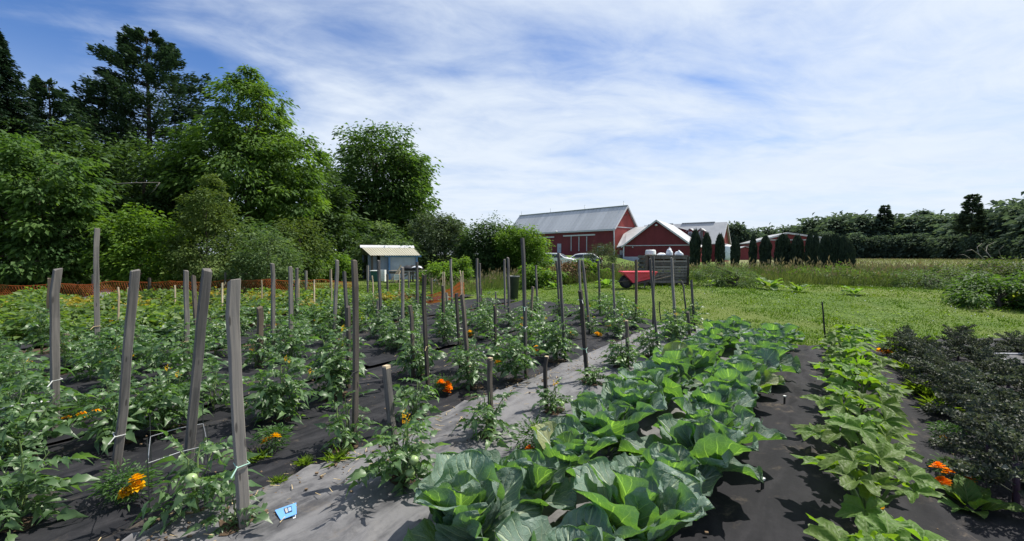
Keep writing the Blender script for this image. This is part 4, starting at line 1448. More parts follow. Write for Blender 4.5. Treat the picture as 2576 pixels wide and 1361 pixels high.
MB().tube([(11.9, -0.6, 1.0), (11.9, -0.6, 5.6)], 0.22, 8).lathe([(0.42, 0), (0.42, 0.16), (0.1, 0.3)], 10, Matrix.Translation((11.9, -0.6, 5.6))).build('stove_pipe', 'metal_dark', b3)
for xa, xb in ((0.5, 5.5), (7.2, 13.2)):
    MB().bar((xa, W3 / 2, f3o.z + 0.2), (xb, W3 / 2, f3o.z + 0.2), 0.3, 0.14).build('ridge_vent', 'metal_gray', b3)
for yy in (2.4, 3.6, 4.8):
    w = MB().box((L3 + 0.04, yy, 1.7), (0.08, 0.8, 1.4)).build('window', 'paint_white', b3)
    MB().box((L3 + 0.1, yy, 1.7), (0.05, 0.5, 1.1)).build('pane', 'glass_pane', w)
MB().box((L3 + 0.03, W3 / 2, ZE3 - 0.2), (0.06, W3, 0.12)).build('trim', 'paint_offwhite', b3)
for yy0, yy1 in ((-0.3, W3 / 2), (W3 + 0.3, W3 / 2)):
    MB().bar((L3 + 0.33, yy0, ZE3 - 0.34), (L3 + 0.33, yy1, f3o.z - 0.05), 0.06, 0.24).build('trim', 'paint_white', b3)
MB().lathe([(0.9, 0), (1.0, 0.4), (1.0, 1.8), (0.7, 2.1), (0.05, 2.2)], 14, Matrix.Translation(P(1829.5, 655, 60))).build('tank', 'plastic_white', None, True)
tag(bpy.data.objects['tank'], 'white round tank standing before the white roofed building end', 'tank')

# far long red barn behind the cedars
Y4 = 110.0
b4o = P(1913, HOR, Y4)
b4 = thing('far_barn', 'distant low red barn with shallow gray roof behind the cedars', 'barn', (0, 0, 0))
A4, R4, Lf = P(1979, 586.5, Y4), P(2063, 598, Y4), P(1890, 611.5, Y4)
MB().prism([(Lf.x, Y4, -0.3), (R4.x, Y4, -0.3), (R4.x, Y4, R4.z - .15), (A4.x, Y4, A4.z - 0.15), (Lf.x, Y4, Lf.z - .15)], (6, 18, 0)).build('wall', 'siding_red', b4)
for e in (Lf, R4):
    ov = 0.6 if e is R4 else -0.6
    MB().prism([(e.x + ov, Y4 - 0.5, e.z - 0.05), (A4.x, Y4 - 0.5, A4.z), (A4.x + 6, Y4 + 18, A4.z), (e.x + ov + 6, Y4 + 18, e.z - 0.05)], (0, 0, 0.2)).build('roof', 'roof_white', b4)
    MB().bar((e.x + ov, Y4 - 0.55, e.z - 0.1), (A4.x, Y4 - 0.55, A4.z - 0.05), 0.1, 0.35).build('trim', 'paint_offwhite', b4)
MB().box(((P(1930, 604, Y4).x + R4.x) / 2, Y4 - 0.08, P(1979, 603.5, Y4).z), (R4.x - P(1930, 604, Y4).x, 0.12, 0.25)).build('trim', 'paint_offwhite', b4)
MB().box((R4.x - 0.2, Y4 - 0.1, R4.z / 2), (0.3, 0.2, R4.z)).build('downspout', 'paint_white', b4)
sh = thing('far_lean_to', 'small low red shed at the end of the distant barn', 'shed', (0, 0, 0))
e0, e1, e2 = P(1860, 625.5, 104), P(1873, 621, 104), P(1892, 625, 104)
MB().prism([(e0.x, 104, -0.3), (e2.x, 104, -0.3), (e2.x, 104, e2.z - 0.1), (e1.x, 104, e1.z - 0.1), (e0.x, 104, e0.z - 0.1)], (1, 5, 0)).build('wall', 'siding_red', sh)
for e in (e0, e2):
    MB().prism([(e.x + (0.3 if e is e2 else -0.3), 103.7, e.z - 0.1), (e1.x, 103.7, e1.z), (e1.x + 1, 109.3, e1.z), (e.x + 1 + (0.3 if e is e2 else -0.3), 109.3, e.z - 0.1)], (0, 0, 0.14)).build('roof', 'roof_white', sh)


# ------------------------------------------------------------------ parked cars
def make_car(label, base, rz):
    t = thing('parked_car', label, 'car', base, rz, 'white cars parked below the barn')
    prof = [(-2.2, 0.42), (-2.25, 0.75), (-2.15, 1.02), (-1.95, 1.12), (-1.45, 1.50), (-0.9, 1.60), (0.1, 1.58), (0.55, 1.48), (1.15, 1.08), (1.9, 0.95), (2.2, 0.75), (2.22, 0.42)]
    V, Fc = [], []
    n = len(prof)
    for x, z in prof:                                                # sections narrow towards the roof
        w = 0.90 if z < 1.1 else 0.90 - (z - 1.1) * 0.5
        V += [(x, -w, z), (x, w, z)]
    for i in range(n - 1):
        Fc.append((2 * i, 2 * i + 2, 2 * i + 3, 2 * i + 1))
    Fc.append((0, 1, 2 * n - 1, 2 * n - 2))
    Fc.append(tuple(2 * i for i in range(n - 1, -1, -1)))
    Fc.append(tuple(2 * i + 1 for i in range(n)))
    mb = MB()
    mb.add(V, Fc)
    mb.build('body', 'car_white', t, bevel=0.03)
    for s in (-1, 1):
        y = lambda z: s * (0.915 - max(0, z - 1.1) * 0.5)
        MB().prism([(-1.72, y(1.14), 1.14), (-0.35, y(1.10), 1.10), (-0.35, y(1.46), 1.46), (-1.36, y(1.45), 1.45)], (0, s * 0.01, 0)).build('side_window', 'car_glass', t)
        MB().prism([(-0.27, y(1.10), 1.10), (0.95, y(1.10), 1.10), (0.5, y(1.42), 1.42), (-0.27, y(1.47), 1.47)], (0, s * 0.01, 0)).build('side_window', 'car_glass', t)
        for x in (-1.38, 1.38):
            M = Matrix.Translation((x, s * 0.80, 0.33)) @ Matrix.Rotation(math.pi / 2, 4, 'X')
            wh = MB().lathe([(0.20, -0.11), (0.31, -0.11), (0.34, -0.06), (0.34, 0.06), (0.31, 0.11), (0.20, 0.11)], 18, M).build('wheel', 'rubber_black', t, True)
            MB().lathe([(0.03, -0.125), (0.20, -0.115), (0.20, 0.115), (0.03, 0.125)], 12, M).build('rim', 'metal_gray', wh)
        MB().box((2.13, s * 0.66, 0.80), (0.2, 0.36, 0.14)).build('headlight', 'glass_pane', t, bevel=0.02)
        MB().box((-2.16, s * 0.70, 0.96), (0.16, 0.30, 0.18)).build('tail_light', 'lamp_red', t, bevel=0.02)
    MB().prism([(1.10, -0.78, 1.13), (1.10, 0.78, 1.13), (0.58, 0.64, 1.48), (0.58, -0.64, 1.48)], (0.02, 0, 0.02)).build('windscreen', 'car_glass', t)
    MB().prism([(-1.93, -0.76, 1.15), (-1.93, 0.76, 1.15), (-1.50, 0.62, 1.48), (-1.50, -0.62, 1.48)], (-0.02, 0, 0.02)).build('rear_window', 'car_glass', t)
    return t


make_car('white car with its tail to the big dark shrub', gbase(1399, 46) + Vector((0, 0, -0.1)), math.radians(-18))
make_car('white car parked nose to tail nearer the barn corner', gbase(1462, 47) + Vector((0, 0, -0.12)), math.radians(165))


# ------------------------------------------------------------------ shed with its table and clutter
YS = 22.5


def zs(zx, zy):                                                      # pixel of the enlarged view -> 2576-wide pixel
    return (1300 + zx * 0.23292) * 0.64610, (900 + zy * 0.23292) * 0.64610


sc = P(*zs(925, 405), YS)                                            # front eave corner of the closed part
fs = Frame((P(*zs(600, 830), YS).x, YS, 0), (0.88, 0.475))
shed = thing('garden_shed', 'small blue gray shed with cream ribbed metal roof', 'shed', fs.o, fs.rz)
x0, ze = fs.front(*zs(600, 400))
x1, _ = fs.front(*zs(1430, 410))
xr0, zr = fs.front(*zs(450, 250), 1.1)
xr1, _ = fs.front(*zs(1320, 290), 1.1)
zg = gz(fs.o.x, YS)
xd, _ = fs.front(*zs(925, 600))
xe, _ = fs.front(*zs(1385, 600))
xm, _ = fs.front(*zs(690, 600))
# roof: ribbed sheets, each sheet its own panel
ridge = MB().prism([(xr0 - 0.05, 0.93, zr - 0.10), (xr1 + 0.05, 0.93, zr - 0.10), (xr1 + 0.05, 1.1, zr + 0.03), (xr0 - 0.05, 1.1, zr + 0.03)], (0, 0, 0.03)).build('roof', 'paint_white', shed)
npan = 7
wp0 = (x1 - x0) / npan
sk = (xr0 - x0)
for i in range(npan):
    ka, kb = i / npan, (i + 1) / npan - 0.004
    xa, xb = x0 + (x1 - x0) * ka, x0 + (x1 - x0) * kb
    ya, yb = xr0 + (xr1 - xr0) * ka, xr0 + (xr1 - xr0) * kb
    mb = MB()
    nr = 3
    lo, hi = [], []
    for j in range(nr):
        for f, dz in ((0.0, 0.0), (0.62, 0.0), (0.70, 0.018), (0.92, 0.018)):
            q = (j + f) / nr
            lo.append((xa + (xb - xa) * q, -0.25, ze - 0.02 + dz))
            hi.append((ya + (yb - ya) * q, 1.1, zr - 0.03 + dz))
    lo.append((xb, -0.25, ze - 0.02))
    hi.append((yb, 1.1, zr - 0.03))
    n = len(lo)
    mb.add(lo + hi, [(k, k + 1, k + 1 + n, k + n) for k in range(n - 1)])
    mb.build('panel', 'roof_cream', ridge)
MB().prism([(x0 - 0.0, 2.5, ze), (x1, 2.5, ze), (xr1, 1.1, zr - 0.05), (xr0, 1.1, zr - 0.05)], (0, 0, 0.03)).build('back_slope', 'roof_cream', ridge)
MB().prism([(xd + 0.03, 0.0, zg - 0.1), (xe - 0.03, 0.0, zg - 0.1), (xe - 0.03, 0.0, ze - 0.09), (xd + 0.03, 0.0, ze - 0.09)], (0, 0.06, 0)).build('front_panel', 'panel_stained', shed)
MB().box(((xd + xe) / 2, -0.02, ze - 0.06), (xe - xd + 0.5, 0.07, 0.1)).build('trim', 'paint_blue', shed)
for xx in (xd, xe):
    MB().box((xx, -0.02, (zg + ze) / 2 - 0.08), (0.09, 0.09, ze - zg - 0.02)).build('corner_post', 'paint_blue', shed)
MB().box((xd - 0.24, 0.12, (zg + ze) / 2), (0.42, 0.06, ze - zg)).build('side_panel', 'siding_shed', shed)
MB().box(((xm + x0) / 2 + 0.05, 0.30, (zg + ze) / 2), (0.46, 0.06, ze - zg)).build('side_panel', 'siding_shed', shed)
MB().box((xe - 0.03, 1.2, (zg + ze) / 2), (0.05, 2.3, ze - zg)).build('end_wall', 'siding_shed', shed)
MB().box(((x0 + xe) / 2, 2.35, (zg + ze) / 2), (xe - x0, 0.06, ze - zg)).build('back_wall', 'siding_shed', shed)
MB().prism([(x0 + 0.06, 0.3, ze), (x0 + 0.06, 2.3, ze), (xr0 + 0.1, 1.1, zr - 0.08)], (0.03, 0, 0)).build('gable', 'wood_gray', shed)
for yy in (0.05, 2.2):
    MB().box((x0 + 0.12, yy, (zg + ze) / 2), (0.1, 0.1, ze - zg)).build('post', 'wood_dark', shed)


def on_shed_plane(zx, zy, Y):
    return P(*zs(zx, zy), Y)


def gp(px, Y, dz=0.0):
    b = gbase(px, Y)
    return Vector((b.x, b.y, b.z + dz))


# green bin beside the door, white crate next to it
bx, _ = zs(690, 0)
b = gp(bx, 21.6)
o = thing('green_bin', 'dark green square bin standing by the shed door', 'bin', b)
MB().box((0, 0, 0.26), (0.34, 0.34, 0.52), taper=1.12).build('tub', 'bin_teal', o, bevel=0.02)
MB().box((0, 0, 0.545), (0.42, 0.42, 0.04)).build('rim', 'plastic_white', o, bevel=0.01)
b = gp(zs(800, 0)[0], 21.7)
o = thing('white_crate', 'white slatted plastic crate between green bin and shed wall', 'crate', b)
for i in range(5):
    MB().box((0, -0.15, 0.07 + i * 0.115), (0.34, 0.02, 0.085)).build('slat', 'plastic_white', o)
for sx in (-1, 1):
    MB().box((sx * 0.165, 0, 0.29), (0.03, 0.28, 0.58)).build('side', 'plastic_white', o)
MB().box((0, 0.15, 0.29), (0.34, 0.02, 0.58)).build('back', 'plastic_white', o)

# work table
ta, tb = on_shed_plane(905, 668, 20.9), on_shed_plane(1625, 668, 20.9)
t = thing('work_table', 'long rough wooden work table in front of the shed', 'table', (ta.x, 20.9, gz(ta.x, 20.9)))
TL, TH = tb.x - ta.x, ta.z - gz(ta.x, 20.9)
for j in range(4):
    MB().box((TL / 2, 0.1 + j * 0.2, TH), (TL, 0.17, 0.045)).build('plank', 'wood_gray', t)
for xx in (0.5, TL * 0.5, TL - 0.12):
    for yy in (0.08, 0.72):
        MB().box((xx, yy, TH / 2 - 0.03), (0.08, 0.08, TH - 0.02)).build('leg', 'wood_gray', t)
MB().bar((TL * 0.5, 0.03, TH - 0.1), (TL * 0.5 - 0.6, 0.03, 0.1), 0.05, 0.07).build('brace', 'wood_gray', t)
MB().bar((TL * 0.5, 0.03, TH - 0.12), (TL * 0.5 + 0.6, 0.03, 0.1), 0.05, 0.07).build('brace', 'wood_gray', t)
MB().box((TL / 2, 0.02, TH - 0.08), (TL - 0.1, 0.03, 0.09)).build('apron', 'wood_dark', t)
Tz = gz(ta.x, 20.9) + TH + 0.025


def crumple(name, label, cat, c, size, mat, seed, parent=None):
    r = np.random.default_rng(seed)
    nu, nv = 18, 12
    u, v = np.meshgrid(np.linspace(0, 2 * np.pi, nu), np.linspace(0.02, np.pi / 2, nv), indexing='ij')
    k = 0.72 + 0.55 * fbm(u * 1.1 + 3, v * 2.4, seed)
    k[-1] = k[0]
    X = np.cos(u) * np.sin(v) * k * size[0] / 2
    Y = np.sin(u) * np.sin(v) * k * size[1] / 2
    Z = np.cos(v) * k * size[2]
    o = link(name, np_mesh(name, np.stack([X, Y, Z], -1).reshape(-1, 3), grid_faces(nu, nv), mat, False), parent)
    o.location = c
    return tag(o, label, cat)


crumple('black_tarp', 'heap of crumpled dark plastic on the work table', 'tarp', (ta.x + TL * 0.52, 21.25, Tz), (1.15, 0.6, 0.24), 'plastic_black', 4)
crumple('plastic_sheet', 'small pale plastic sheet lying on the dark heap', 'sheet', (ta.x + TL * 0.66, 21.05, Tz + 0.14), (0.5, 0.3, 0.09), 'bag_white', 5)
for k, (za, zb, dy, lab) in enumerate((((935, 810), (1125, 565), 0.0, 'longest pale board leaning on the work table'), ((975, 800), (1100, 610), 0.1, 'gray board leaning just inside the longest one'), ((1030, 830), (1110, 660), 0.05, 'short pale board leaning nearest the white sign'))):
    a, b_ = on_shed_plane(*za, 20.5 - dy), on_shed_plane(*zb, 20.82)
    a.z = gz(a.x, a.y) + 0.02
    o = MB().bar(a, b_, 0.07, 0.03).build('leaning_board', 'wood_pale' if k != 1 else 'wood_gray')
    tag(o, lab, 'board', 'boards leaning on the work table')
p = on_shed_plane(1055, 770, 20.2)
o = thing('white_sign', 'small white sign with dark printed lines before the table', 'sign', (p.x, 20.2, gz(p.x, 20.2)))
hz = p.z - gz(p.x, 20.2)
MB().box((0, 0, hz), (0.27, 0.012, 0.26)).build('board', 'card_white', o)
for j in range(3):
    MB().box((0, -0.009, hz + 0.07 - j * 0.07), (0.20, 0.004, 0.022)).build('print_line', 'metal_gray', o)
MB().box((0, 0.012, hz / 2), (0.03, 0.02, hz)).build('post', 'wood_pale', o)
p = on_shed_plane(1450, 775, 20.4)
o = thing('clay_pot', 'orange clay pot under the work table', 'pot', (p.x, 20.7, gz(p.x, 20.7)))
MATS['clay'] = plain('clay', (0.50, 0.19, 0.09), 0.8, 0.2)
MB().lathe([(0.08, 0.0), (0.12, 0.18), (0.14, 0.18), (0.14, 0.23), (0.11, 0.22)], 14).build('pot_body', 'clay', o, True)
p = on_shed_plane(1700, 800, 19.5)
crumple('plastic_bag', 'white crumpled bag on the grass past the table', 'bag', gp(zs(1700, 0)[0], 19.8), (0.7, 0.5, 0.22), 'bag_white', 8)


# ------------------------------------------------------------------ pot, wheelbarrow, pallet bin, brush pile
pb = gbase(1293, 12.4)
o = thing('plastic_pot', 'large dark green plastic pot with handle rim on the lawn', 'pot', pb)
hp = P(1293, 694, 12.4).z - pb.z
MB().lathe([(0.115, 0.0), (0.150, hp - 0.05), (0.168, hp - 0.05), (0.172, hp), (0.150, hp), (0.140, hp - 0.06), (0.105, 0.03)], 24, None, True).build('tub', 'pot_green', o, True)
MB().tube([(-0.172, 0, hp - 0.03), (-0.22, 0, hp - 0.02), (-0.22, 0, hp - 0.08), (-0.16, 0, hp - 0.10)], 0.012, 6).build('handle', 'pot_green', o)


def zw(zx, zy):
    return (2300 + zx / 4.536) * 0.64610, (950 + zy / 4.536) * 0.64610


def wheelbarrow():
    Y = 12.6
    px, _ = zw(630, 0)
    b = gbase(px, Y)
    t = thing('wheelbarrow', 'wheelbarrow with red tray and black wheel on the lawn', 'wheelbarrow', b)
    def q(zx, zy, y):                                                # local point for a pixel, y = depth offset
        p = P(*zw(zx, zy), Y + y)
        return Vector((p.x - b.x, p.y - b.y, p.z - b.z))
    tl, tr, br, bl = q(530, 490, 0), q(1110, 490, 0), q(1075, 600, 0), q(715, 682, 0)
    rim, bot = 0.33, 0.20
    ring = []
    for (a, w) in ((tl, rim * 0.8), (tr, rim), (br, bot), (bl, bot)):
        ring.append((a.x, a.z, w))
    th = 0.018
    V = []
    for x, z, w in ring:
        V += [(x, -w, z), (x, w, z)]
    cx = sum(r[0] for r in ring) / 4
    for x, z, w in ring:
        V += [(cx + (x - cx) * 0.95, -w + th, z + (th if z < 0.4 else 0.001)), (cx + (x - cx) * 0.95, w - th, z + (th if z < 0.4 else 0.001))]
    Fs = [(0, 6, 4, 2), (1, 3, 5, 7), (6, 0, 1, 7), (2, 4, 5, 3), (4, 6, 7, 5)]
    Fs += [tuple(8 + i for i in reversed(f)) for f in Fs]
    Fs += [(0, 2, 10, 8), (3, 1, 9, 11), (1, 0, 8, 9), (2, 3, 11, 10)]
    mb = MB()
    mb.add(V, Fs)
    mb.build('tray', 'tray_red', t, bevel=0.012)
    mb = MB()
    mb.tube([(tl.x, -rim * 0.8, tl.z), (tr.x, -rim, tr.z), (tr.x, rim, tr.z), (tl.x, rim * 0.8, tl.z), (tl.x, -rim * 0.8, tl.z)], 0.016, 6)
    mb.build('rim', 'tray_red', t)
    wc = q(625, 715, 0)
    R = 0.20
    wc.z = R
    M = Matrix.Translation(wc) @ Matrix.Rotation(math.pi / 2, 4, 'X')
    w = MB().lathe([(0.12, -0.04), (0.17, -0.05), (R, -0.03), (R, 0.03), (0.17, 0.05), (0.12, 0.04)], 22, M).build('wheel', 'rubber_black', t, True)
    MB().lathe([(0.02, -0.055), (0.12, -0.045), (0.12, 0.045), (0.02, 0.055)], 16, M).build('hub', 'metal_dark', w)
    hx = tr.x + 0.52
    for s in (-1, 1):
        MB().tube([(wc.x - 0.20, s * 0.09, wc.z + 0.00), (wc.x + 0.1, s * 0.12, wc.z + 0.04), (bl.x + 0.1, s * 0.16, bl.z - 0.03), (br.x + 0.1, s * 0.26, br.z - 0.02), (hx, s * 0.30, br.z + 0.10)], 0.018, 6).build('handle', 'wood_dark', t)
        MB().tube([(br.x - 0.25, s * 0.20, br.z - 0.10), (br.x - 0.30, s * 0.26, 0.01), (br.x - 0.12, s * 0.26, 0.01), (br.x - 0.02, s * 0.22, br.z - 0.06)], 0.013, 6).build('leg', 'metal_dark', t)
    MB().tube([(wc.x - 0.22, -0.09, wc.z), (wc.x - 0.25, 0, wc.z + 0.01), (wc.x - 0.22, 0.09, wc.z)], 0.014, 6).build('nose_guard', 'metal_dark', t)
    MB().prism([(bl.x + 0.02, -0.16, bl.z - 0.015), (br.x - 0.05, -0.22, br.z - 0.02), (br.x - 0.05, 0.22, br.z - 0.02), (bl.x + 0.02, 0.16, bl.z - 0.015)], (0, 0, -0.03)).build('undertray', 'metal_dark', t)
    return t


wheelbarrow()


def pallet_bin():
    Y = 13.7
    b = gbase(1690, Y)
    t = thing('pallet_bin', 'weathered gray compost bin made of wooden pallets', 'compost bin', b, math.radians(2))
    def lx(zx):
        return P(*zw(zx, 400), Y).x - b.x
    def lz(zy):
        return P(*zw(1400, zy), Y).z - b.z
    x0, x1 = lx(1040), lx(1700)
    rows = [(210, 262), (292, 322), (335, 372), (385, 422), (435, 472), (485, 522), (535, 578), (590, 630), (645, 690)]
    r = random.Random(3)
    for k, (a, c) in enumerate(rows):
        z0, z1 = lz(c), lz(a)
        MB().box(((x0 + x1) / 2, r.uniform(-.004, .004), (z0 + z1) / 2), (x1 - x0 + r.uniform(-.02, .02), 0.02, max(0.06, z1 - z0)), Matrix.Rotation(r.uniform(-.006, .006), 3, 'Y')).build('slat', 'wood_gray', t)
    for zx in (1060, 1290, 1490, 1690):
        MB().box((lx(zx), 0.055, lz(450)), (0.045, 0.085, lz(215) - lz(690))).build('stringer', 'wood_gray', t)
    MB().box(((x0 + x1) / 2, 0.05, lz(212)), (x1 - x0 + 0.06, 0.14, 0.05)).build('top_board', 'wood_gray', t)
    for xx, zt in ((lx(1000), 215), (lx(1735), 205)):
        MB().box((xx, 0.1, lz(zt) / 2), (0.09, 0.09, lz(zt))).build('corner_post', 'wood_dark', t)
    for sx, xx in ((0, x0), (1, x1)):
        for k in range(7):
            MB().box((xx, 0.62, 0.08 + k * 0.14), (0.02, 1.05, 0.09)).build('slat', 'wood_gray', t)
        for yy in (0.2, 0.62, 1.05):
            MB().box((xx + (0.05 if sx == 0 else -0.05), yy, 0.5), (0.08, 0.045, 0.95)).build('stringer', 'wood_gray', t)
    for k in range(7):
        MB().box(((x0 + x1) / 2, 1.16, 0.08 + k * 0.14), (x1 - x0, 0.02, 0.09)).build('slat', 'wood_gray', t)
    MB().box(((x0 + x1) / 2, 0.6, lz(212) - 0.16), (x1 - x0 - 0.15, 0.95, 0.2)).build('compost_fill', 'brush_brown', t)
    top = b.z + lz(212) + 0.03
    pbk = P(*zw(1057, 180), Y + 0.1)
    o = thing('white_bucket', 'upturned white bucket on the corner of the pallet bin', 'bucket', (pbk.x, pbk.y, top))
    rr = 0.165
    MB().lathe([(rr, 0.0), (rr * 1.03, 0.03), (rr, 0.04), (rr * 0.97, 0.13), (rr * 0.85, 0.165), (0.02, 0.17)], 20).build('bucket_body', 'plastic_white', o, True)
    for nm, zx, w, h, lab, sd in (('plastic_bag', 1245, 0.30, 0.08, 'flat white bag lying on the pallet bin next to the bucket', 11), ('plastic_bag', 1390, 0.20, 0.24, 'tall upright white bag in the middle of the pallet bin top', 12), ('plastic_bag', 1555, 0.26, 0.15, 'plump white bag at the far end of the pallet bin top', 13)):
        pp = P(*zw(zx, 205), Y + 0.18)
        crumple(nm, lab, 'bag', (pp.x, pp.y, top - 0.01), (w, 0.24, h), 'bag_white', sd)


pallet_bin()


def brush_pile():
    b = gbase(1432, 16.4)
    t = thing('brush_pile', 'pile of dead brown branches and dry leaves', 'brush pile', b)
    r = np.random.default_rng(9)
    mb = MB()
    for i in range(130):
        a = r.uniform(-0.5, 0.5) + (math.pi if r.random() < .5 else 0)
        x, y, z = r.normal(0, 0.42), r.normal(0, 0.25), abs(r.normal(0.25, 0.18))
        L = r.uniform(0.3, 0.9)
        z *= max(0.2, 1 - abs(x) / 1.2)
        mb.tube([(x - L / 2 * math.cos(a), y - L / 2 * math.sin(a), max(0.02, z - 0.05)), (x, y, z + 0.05), (x + L / 2 * math.cos(a), y + L / 2 * math.sin(a), max(0.02, z + r.uniform(-.2, .08)))], [0.012, 0.010, 0.004], 4, False)
    mb.build('branches', 'brush_brown', t)
    V, F, T, _ = leaf_cloud(r, [(0, 0, 0.42, 0.8, 0.5, 0.34), (-0.2, -0.1, 0.2, 0.8, 0.4, 0.25)], 60, 50, 0.09, aspect=0.4, clump_r=0.3)
    link('dry_leaves', np_mesh('dry_leaves', V, F, 'dead_leaf', False, T), t)['kind'] = 'stuff'


brush_pile()
crumple('boulder', 'pale rounded boulder in the grass before the lone cedar', 'boulder', gp(1852, 24), (0.5, 0.4, 0.35), 'concrete', 17)


# ------------------------------------------------------------------ net fences
def net(t, name, mat, path, hgts, cell, wire, sag=0.0, seed=0, diamond=True):
    """a net hung along a path of ground points: strips laid both ways"""
    r = np.random.default_rng(seed)
    pts = np.array([[p[0], p[1]] for p in path], float)
    seg = np.concatenate([[0], np.cumsum(np.linalg.norm(np.diff(pts, axis=0), axis=1))])
    Ltot = seg[-1]
    def at(u, k):                                                    # u along, k 0..1 up
        u = np.clip(u, 0, Ltot)
        x, y = np.interp(u, seg, pts[:, 0]), np.interp(u, seg, pts[:, 1])
        h = np.interp(u, seg, hgts) * (1 - sag * np.abs(np.sin(u * 1.9 + seed))) * (0.93 + 0.14 * fbm(u * 1.5, u * 0, seed))
        y = y + 0.06 * np.sin(u * 2.3 + 3 * k) * (0.3 + k)
        return np.stack([x, y, ground_z(x, y) + 0.02 + h * k], -1)
    nrow = max(4, int(np.mean(hgts) / cell))
    Vs, Fs, n = [], [], 0
    kk = np.linspace(0, 1, nrow + 1)
    def ribbon(P0, P1, w):                                           # P0,P1 arrays (m,3): box-less flat strip, doubled across
        nonlocal n
        m = len(P0)
        for off in (np.array([w / 2, 0, w / 2]), np.array([0, w / 2, 0])):
            V = np.empty((m, 4, 3))
            V[:, 0], V[:, 1], V[:, 2], V[:, 3] = P0 - off, P1 - off, P1 + off, P0 + off
            Vs.append(V.reshape(-1, 3))
            Fs.append(np.arange(m * 4).reshape(m, 4) + n)
            n += m * 4
    us = np.arange(0, Ltot, cell)
    if diamond:
        for i in range(nrow):
            a, b = at(us + (cell / 2 if i % 2 else 0), kk[i]), at(us + (0 if i % 2 else cell / 2), kk[i + 1])
            ribbon(a, b, wire)
            c = at(us + (0 if i % 2 else cell / 2) - (0 if i % 2 == 0 else -cell), kk[i + 1])
            a2 = a if i % 2 == 0 else at(us + cell / 2, kk[i])
            c = at(us - cell / 2, kk[i + 1]) if i % 2 == 0 else at(us + cell, kk[i + 1])
            ribbon(a2, c, wire)
        ribbon(at(us, np.ones_like(us)), at(us + cell, np.ones_like(us)), wire * 1.6)
        ribbon(at(us, np.zeros_like(us)), at(us + cell, np.zeros_like(us)), wire * 1.6)
    else:
        for i in range(nrow + 1):
            ribbon(at(us, np.full_like(us, kk[i])), at(us + cell, np.full_like(us, kk[i])), wire)
        for i in range(nrow):
            ribbon(at(us, np.full_like(us, kk[i])), at(us, np.full_like(us, kk[i + 1])), wire)
    o = link(name, np_mesh(name, np.concatenate(Vs), np.concatenate(Fs), mat), t)
    return o


def gpath(pl):
    return [G(px, py) for px, py in pl]


def fence_post(t, tx, ty, bx, by, w, mat):
    b = G(bx, by)
    p = P(tx, ty, b.y)
    MB().bar((b.x, b.y, b.z - 0.1), p, w, w).build('post', mat, t)


fl = thing('orange_net_fence', 'long sagging orange plastic net fence along the trees', 'fence', (0, 0, 0))
pth = gpath([(-80, 758), (100, 756), (260, 752), (376, 750), (470, 747), (567, 744), (700, 742), (770, 740), (832, 738), (890, 738)])
net(fl, 'net', 'net_orange', pth, [0.52, 0.52, 0.54, 0.54, 0.54, 0.54, 0.54, 0.50, 0.46, 0.40], 0.070, 0.012, 0.12, 2)
for a in ((234, 690, 234, 752, 0.05, 'wood_gray'), (376, 699, 376, 750, 0.06, 'wood_dark'), (567, 685, 567, 744, 0.05, 'wood_gray'), (770, 681, 770, 740, 0.06, 'wood_gray'), (832, 678, 832, 738, 0.06, 'wood_brown')):
    fence_post(fl, *a)
fw = thing('wire_mesh_fence', 'dark square wire mesh fence in front of the shed', 'fence', (0, 0, 0))
pth = gpath([(885, 737), (925, 736), (974, 743), (1028, 738), (1086, 746)])
net(fw, 'mesh', 'wire_dark', pth, [0.36, 0.40, 0.40, 0.42, 0.38], 0.075, 0.007, 0.05, 5, False)
for a in ((925, 668, 925, 736, 0.06, 'wood_gray'), (974, 690, 975, 743, 0.06, 'wood_dark'), (1028, 684, 1028, 738, 0.05, 'wood_gray'), (1086, 700, 1086, 746, 0.06, 'wood_brown')):
    fence_post(fw, *a)
fr = thing('sagging_orange_net', 'short drooping orange net at the lawn corner of the fence', 'fence', (0, 0, 0))
pth = gpath([(1012, 766), (1030, 758), (1062, 762), (1090, 764), (1120, 758), (1150, 752), (1168, 748)])
net(fr, 'net', 'net_orange', pth, [0.16, 0.30, 0.20, 0.22, 0.36, 0.50, 0.48], 0.065, 0.014, 0.2, 9)

# gray tarp by the net fence, metal edged cover at the photo edge
r_ = np.random.default_rng(2)
c0 = [G(185, 758), G(330, 757), G(318, 747), G(240, 745)]
nu, nv = 24, 10
u, v = np.meshgrid(np.linspace(0, 1, nu), np.linspace(0, 1, nv), indexing='ij')
B = lambda k: (c0[0][k] * (1 - u) + c0[1][k] * u) * (1 - v) + (c0[3][k] * (1 - u) + c0[2][k] * u) * v
Z = B(2) + 0.03 + 0.22 * np.exp(-((u - 0.42) / 0.35) ** 2) * S(0, 0.8, v) * (0.6 + 0.8 * fbm(u * 6, v * 4, 3))
o = link('gray_tarp', np_mesh('gray_tarp', np.stack([B(0), B(1), Z], -1).reshape(-1, 3), grid_faces(nu, nv), 'tarp_gray', False))
tag(o, 'gray tarp humped over something before the orange net', 'tarp')
cf = thing('cold_frame', 'dark cover with thin white metal edges at the photo edge', 'cold frame', (0, 0, 0))
a, b_, c_ = P(2480, 889, 4.7), P(2576, 912, 4.3), P(2660, 925, 4.1)
a2_ = P(2530, 906, 4.35)
MB().prism([a2_, a, P(2700, 896, 4.9), P(2700, 935, 4.0)], (0, 0, -0.02)).build('cover', 'plastic_black', cf)
MB().tube([a, P(2576, 890, 4.75), P(2700, 893, 4.95)], 0.010, 6).build('edge_rail', 'paint_white', cf)
MB().tube([a, a2_], 0.008, 6).build('edge_rail', 'paint_white', cf)
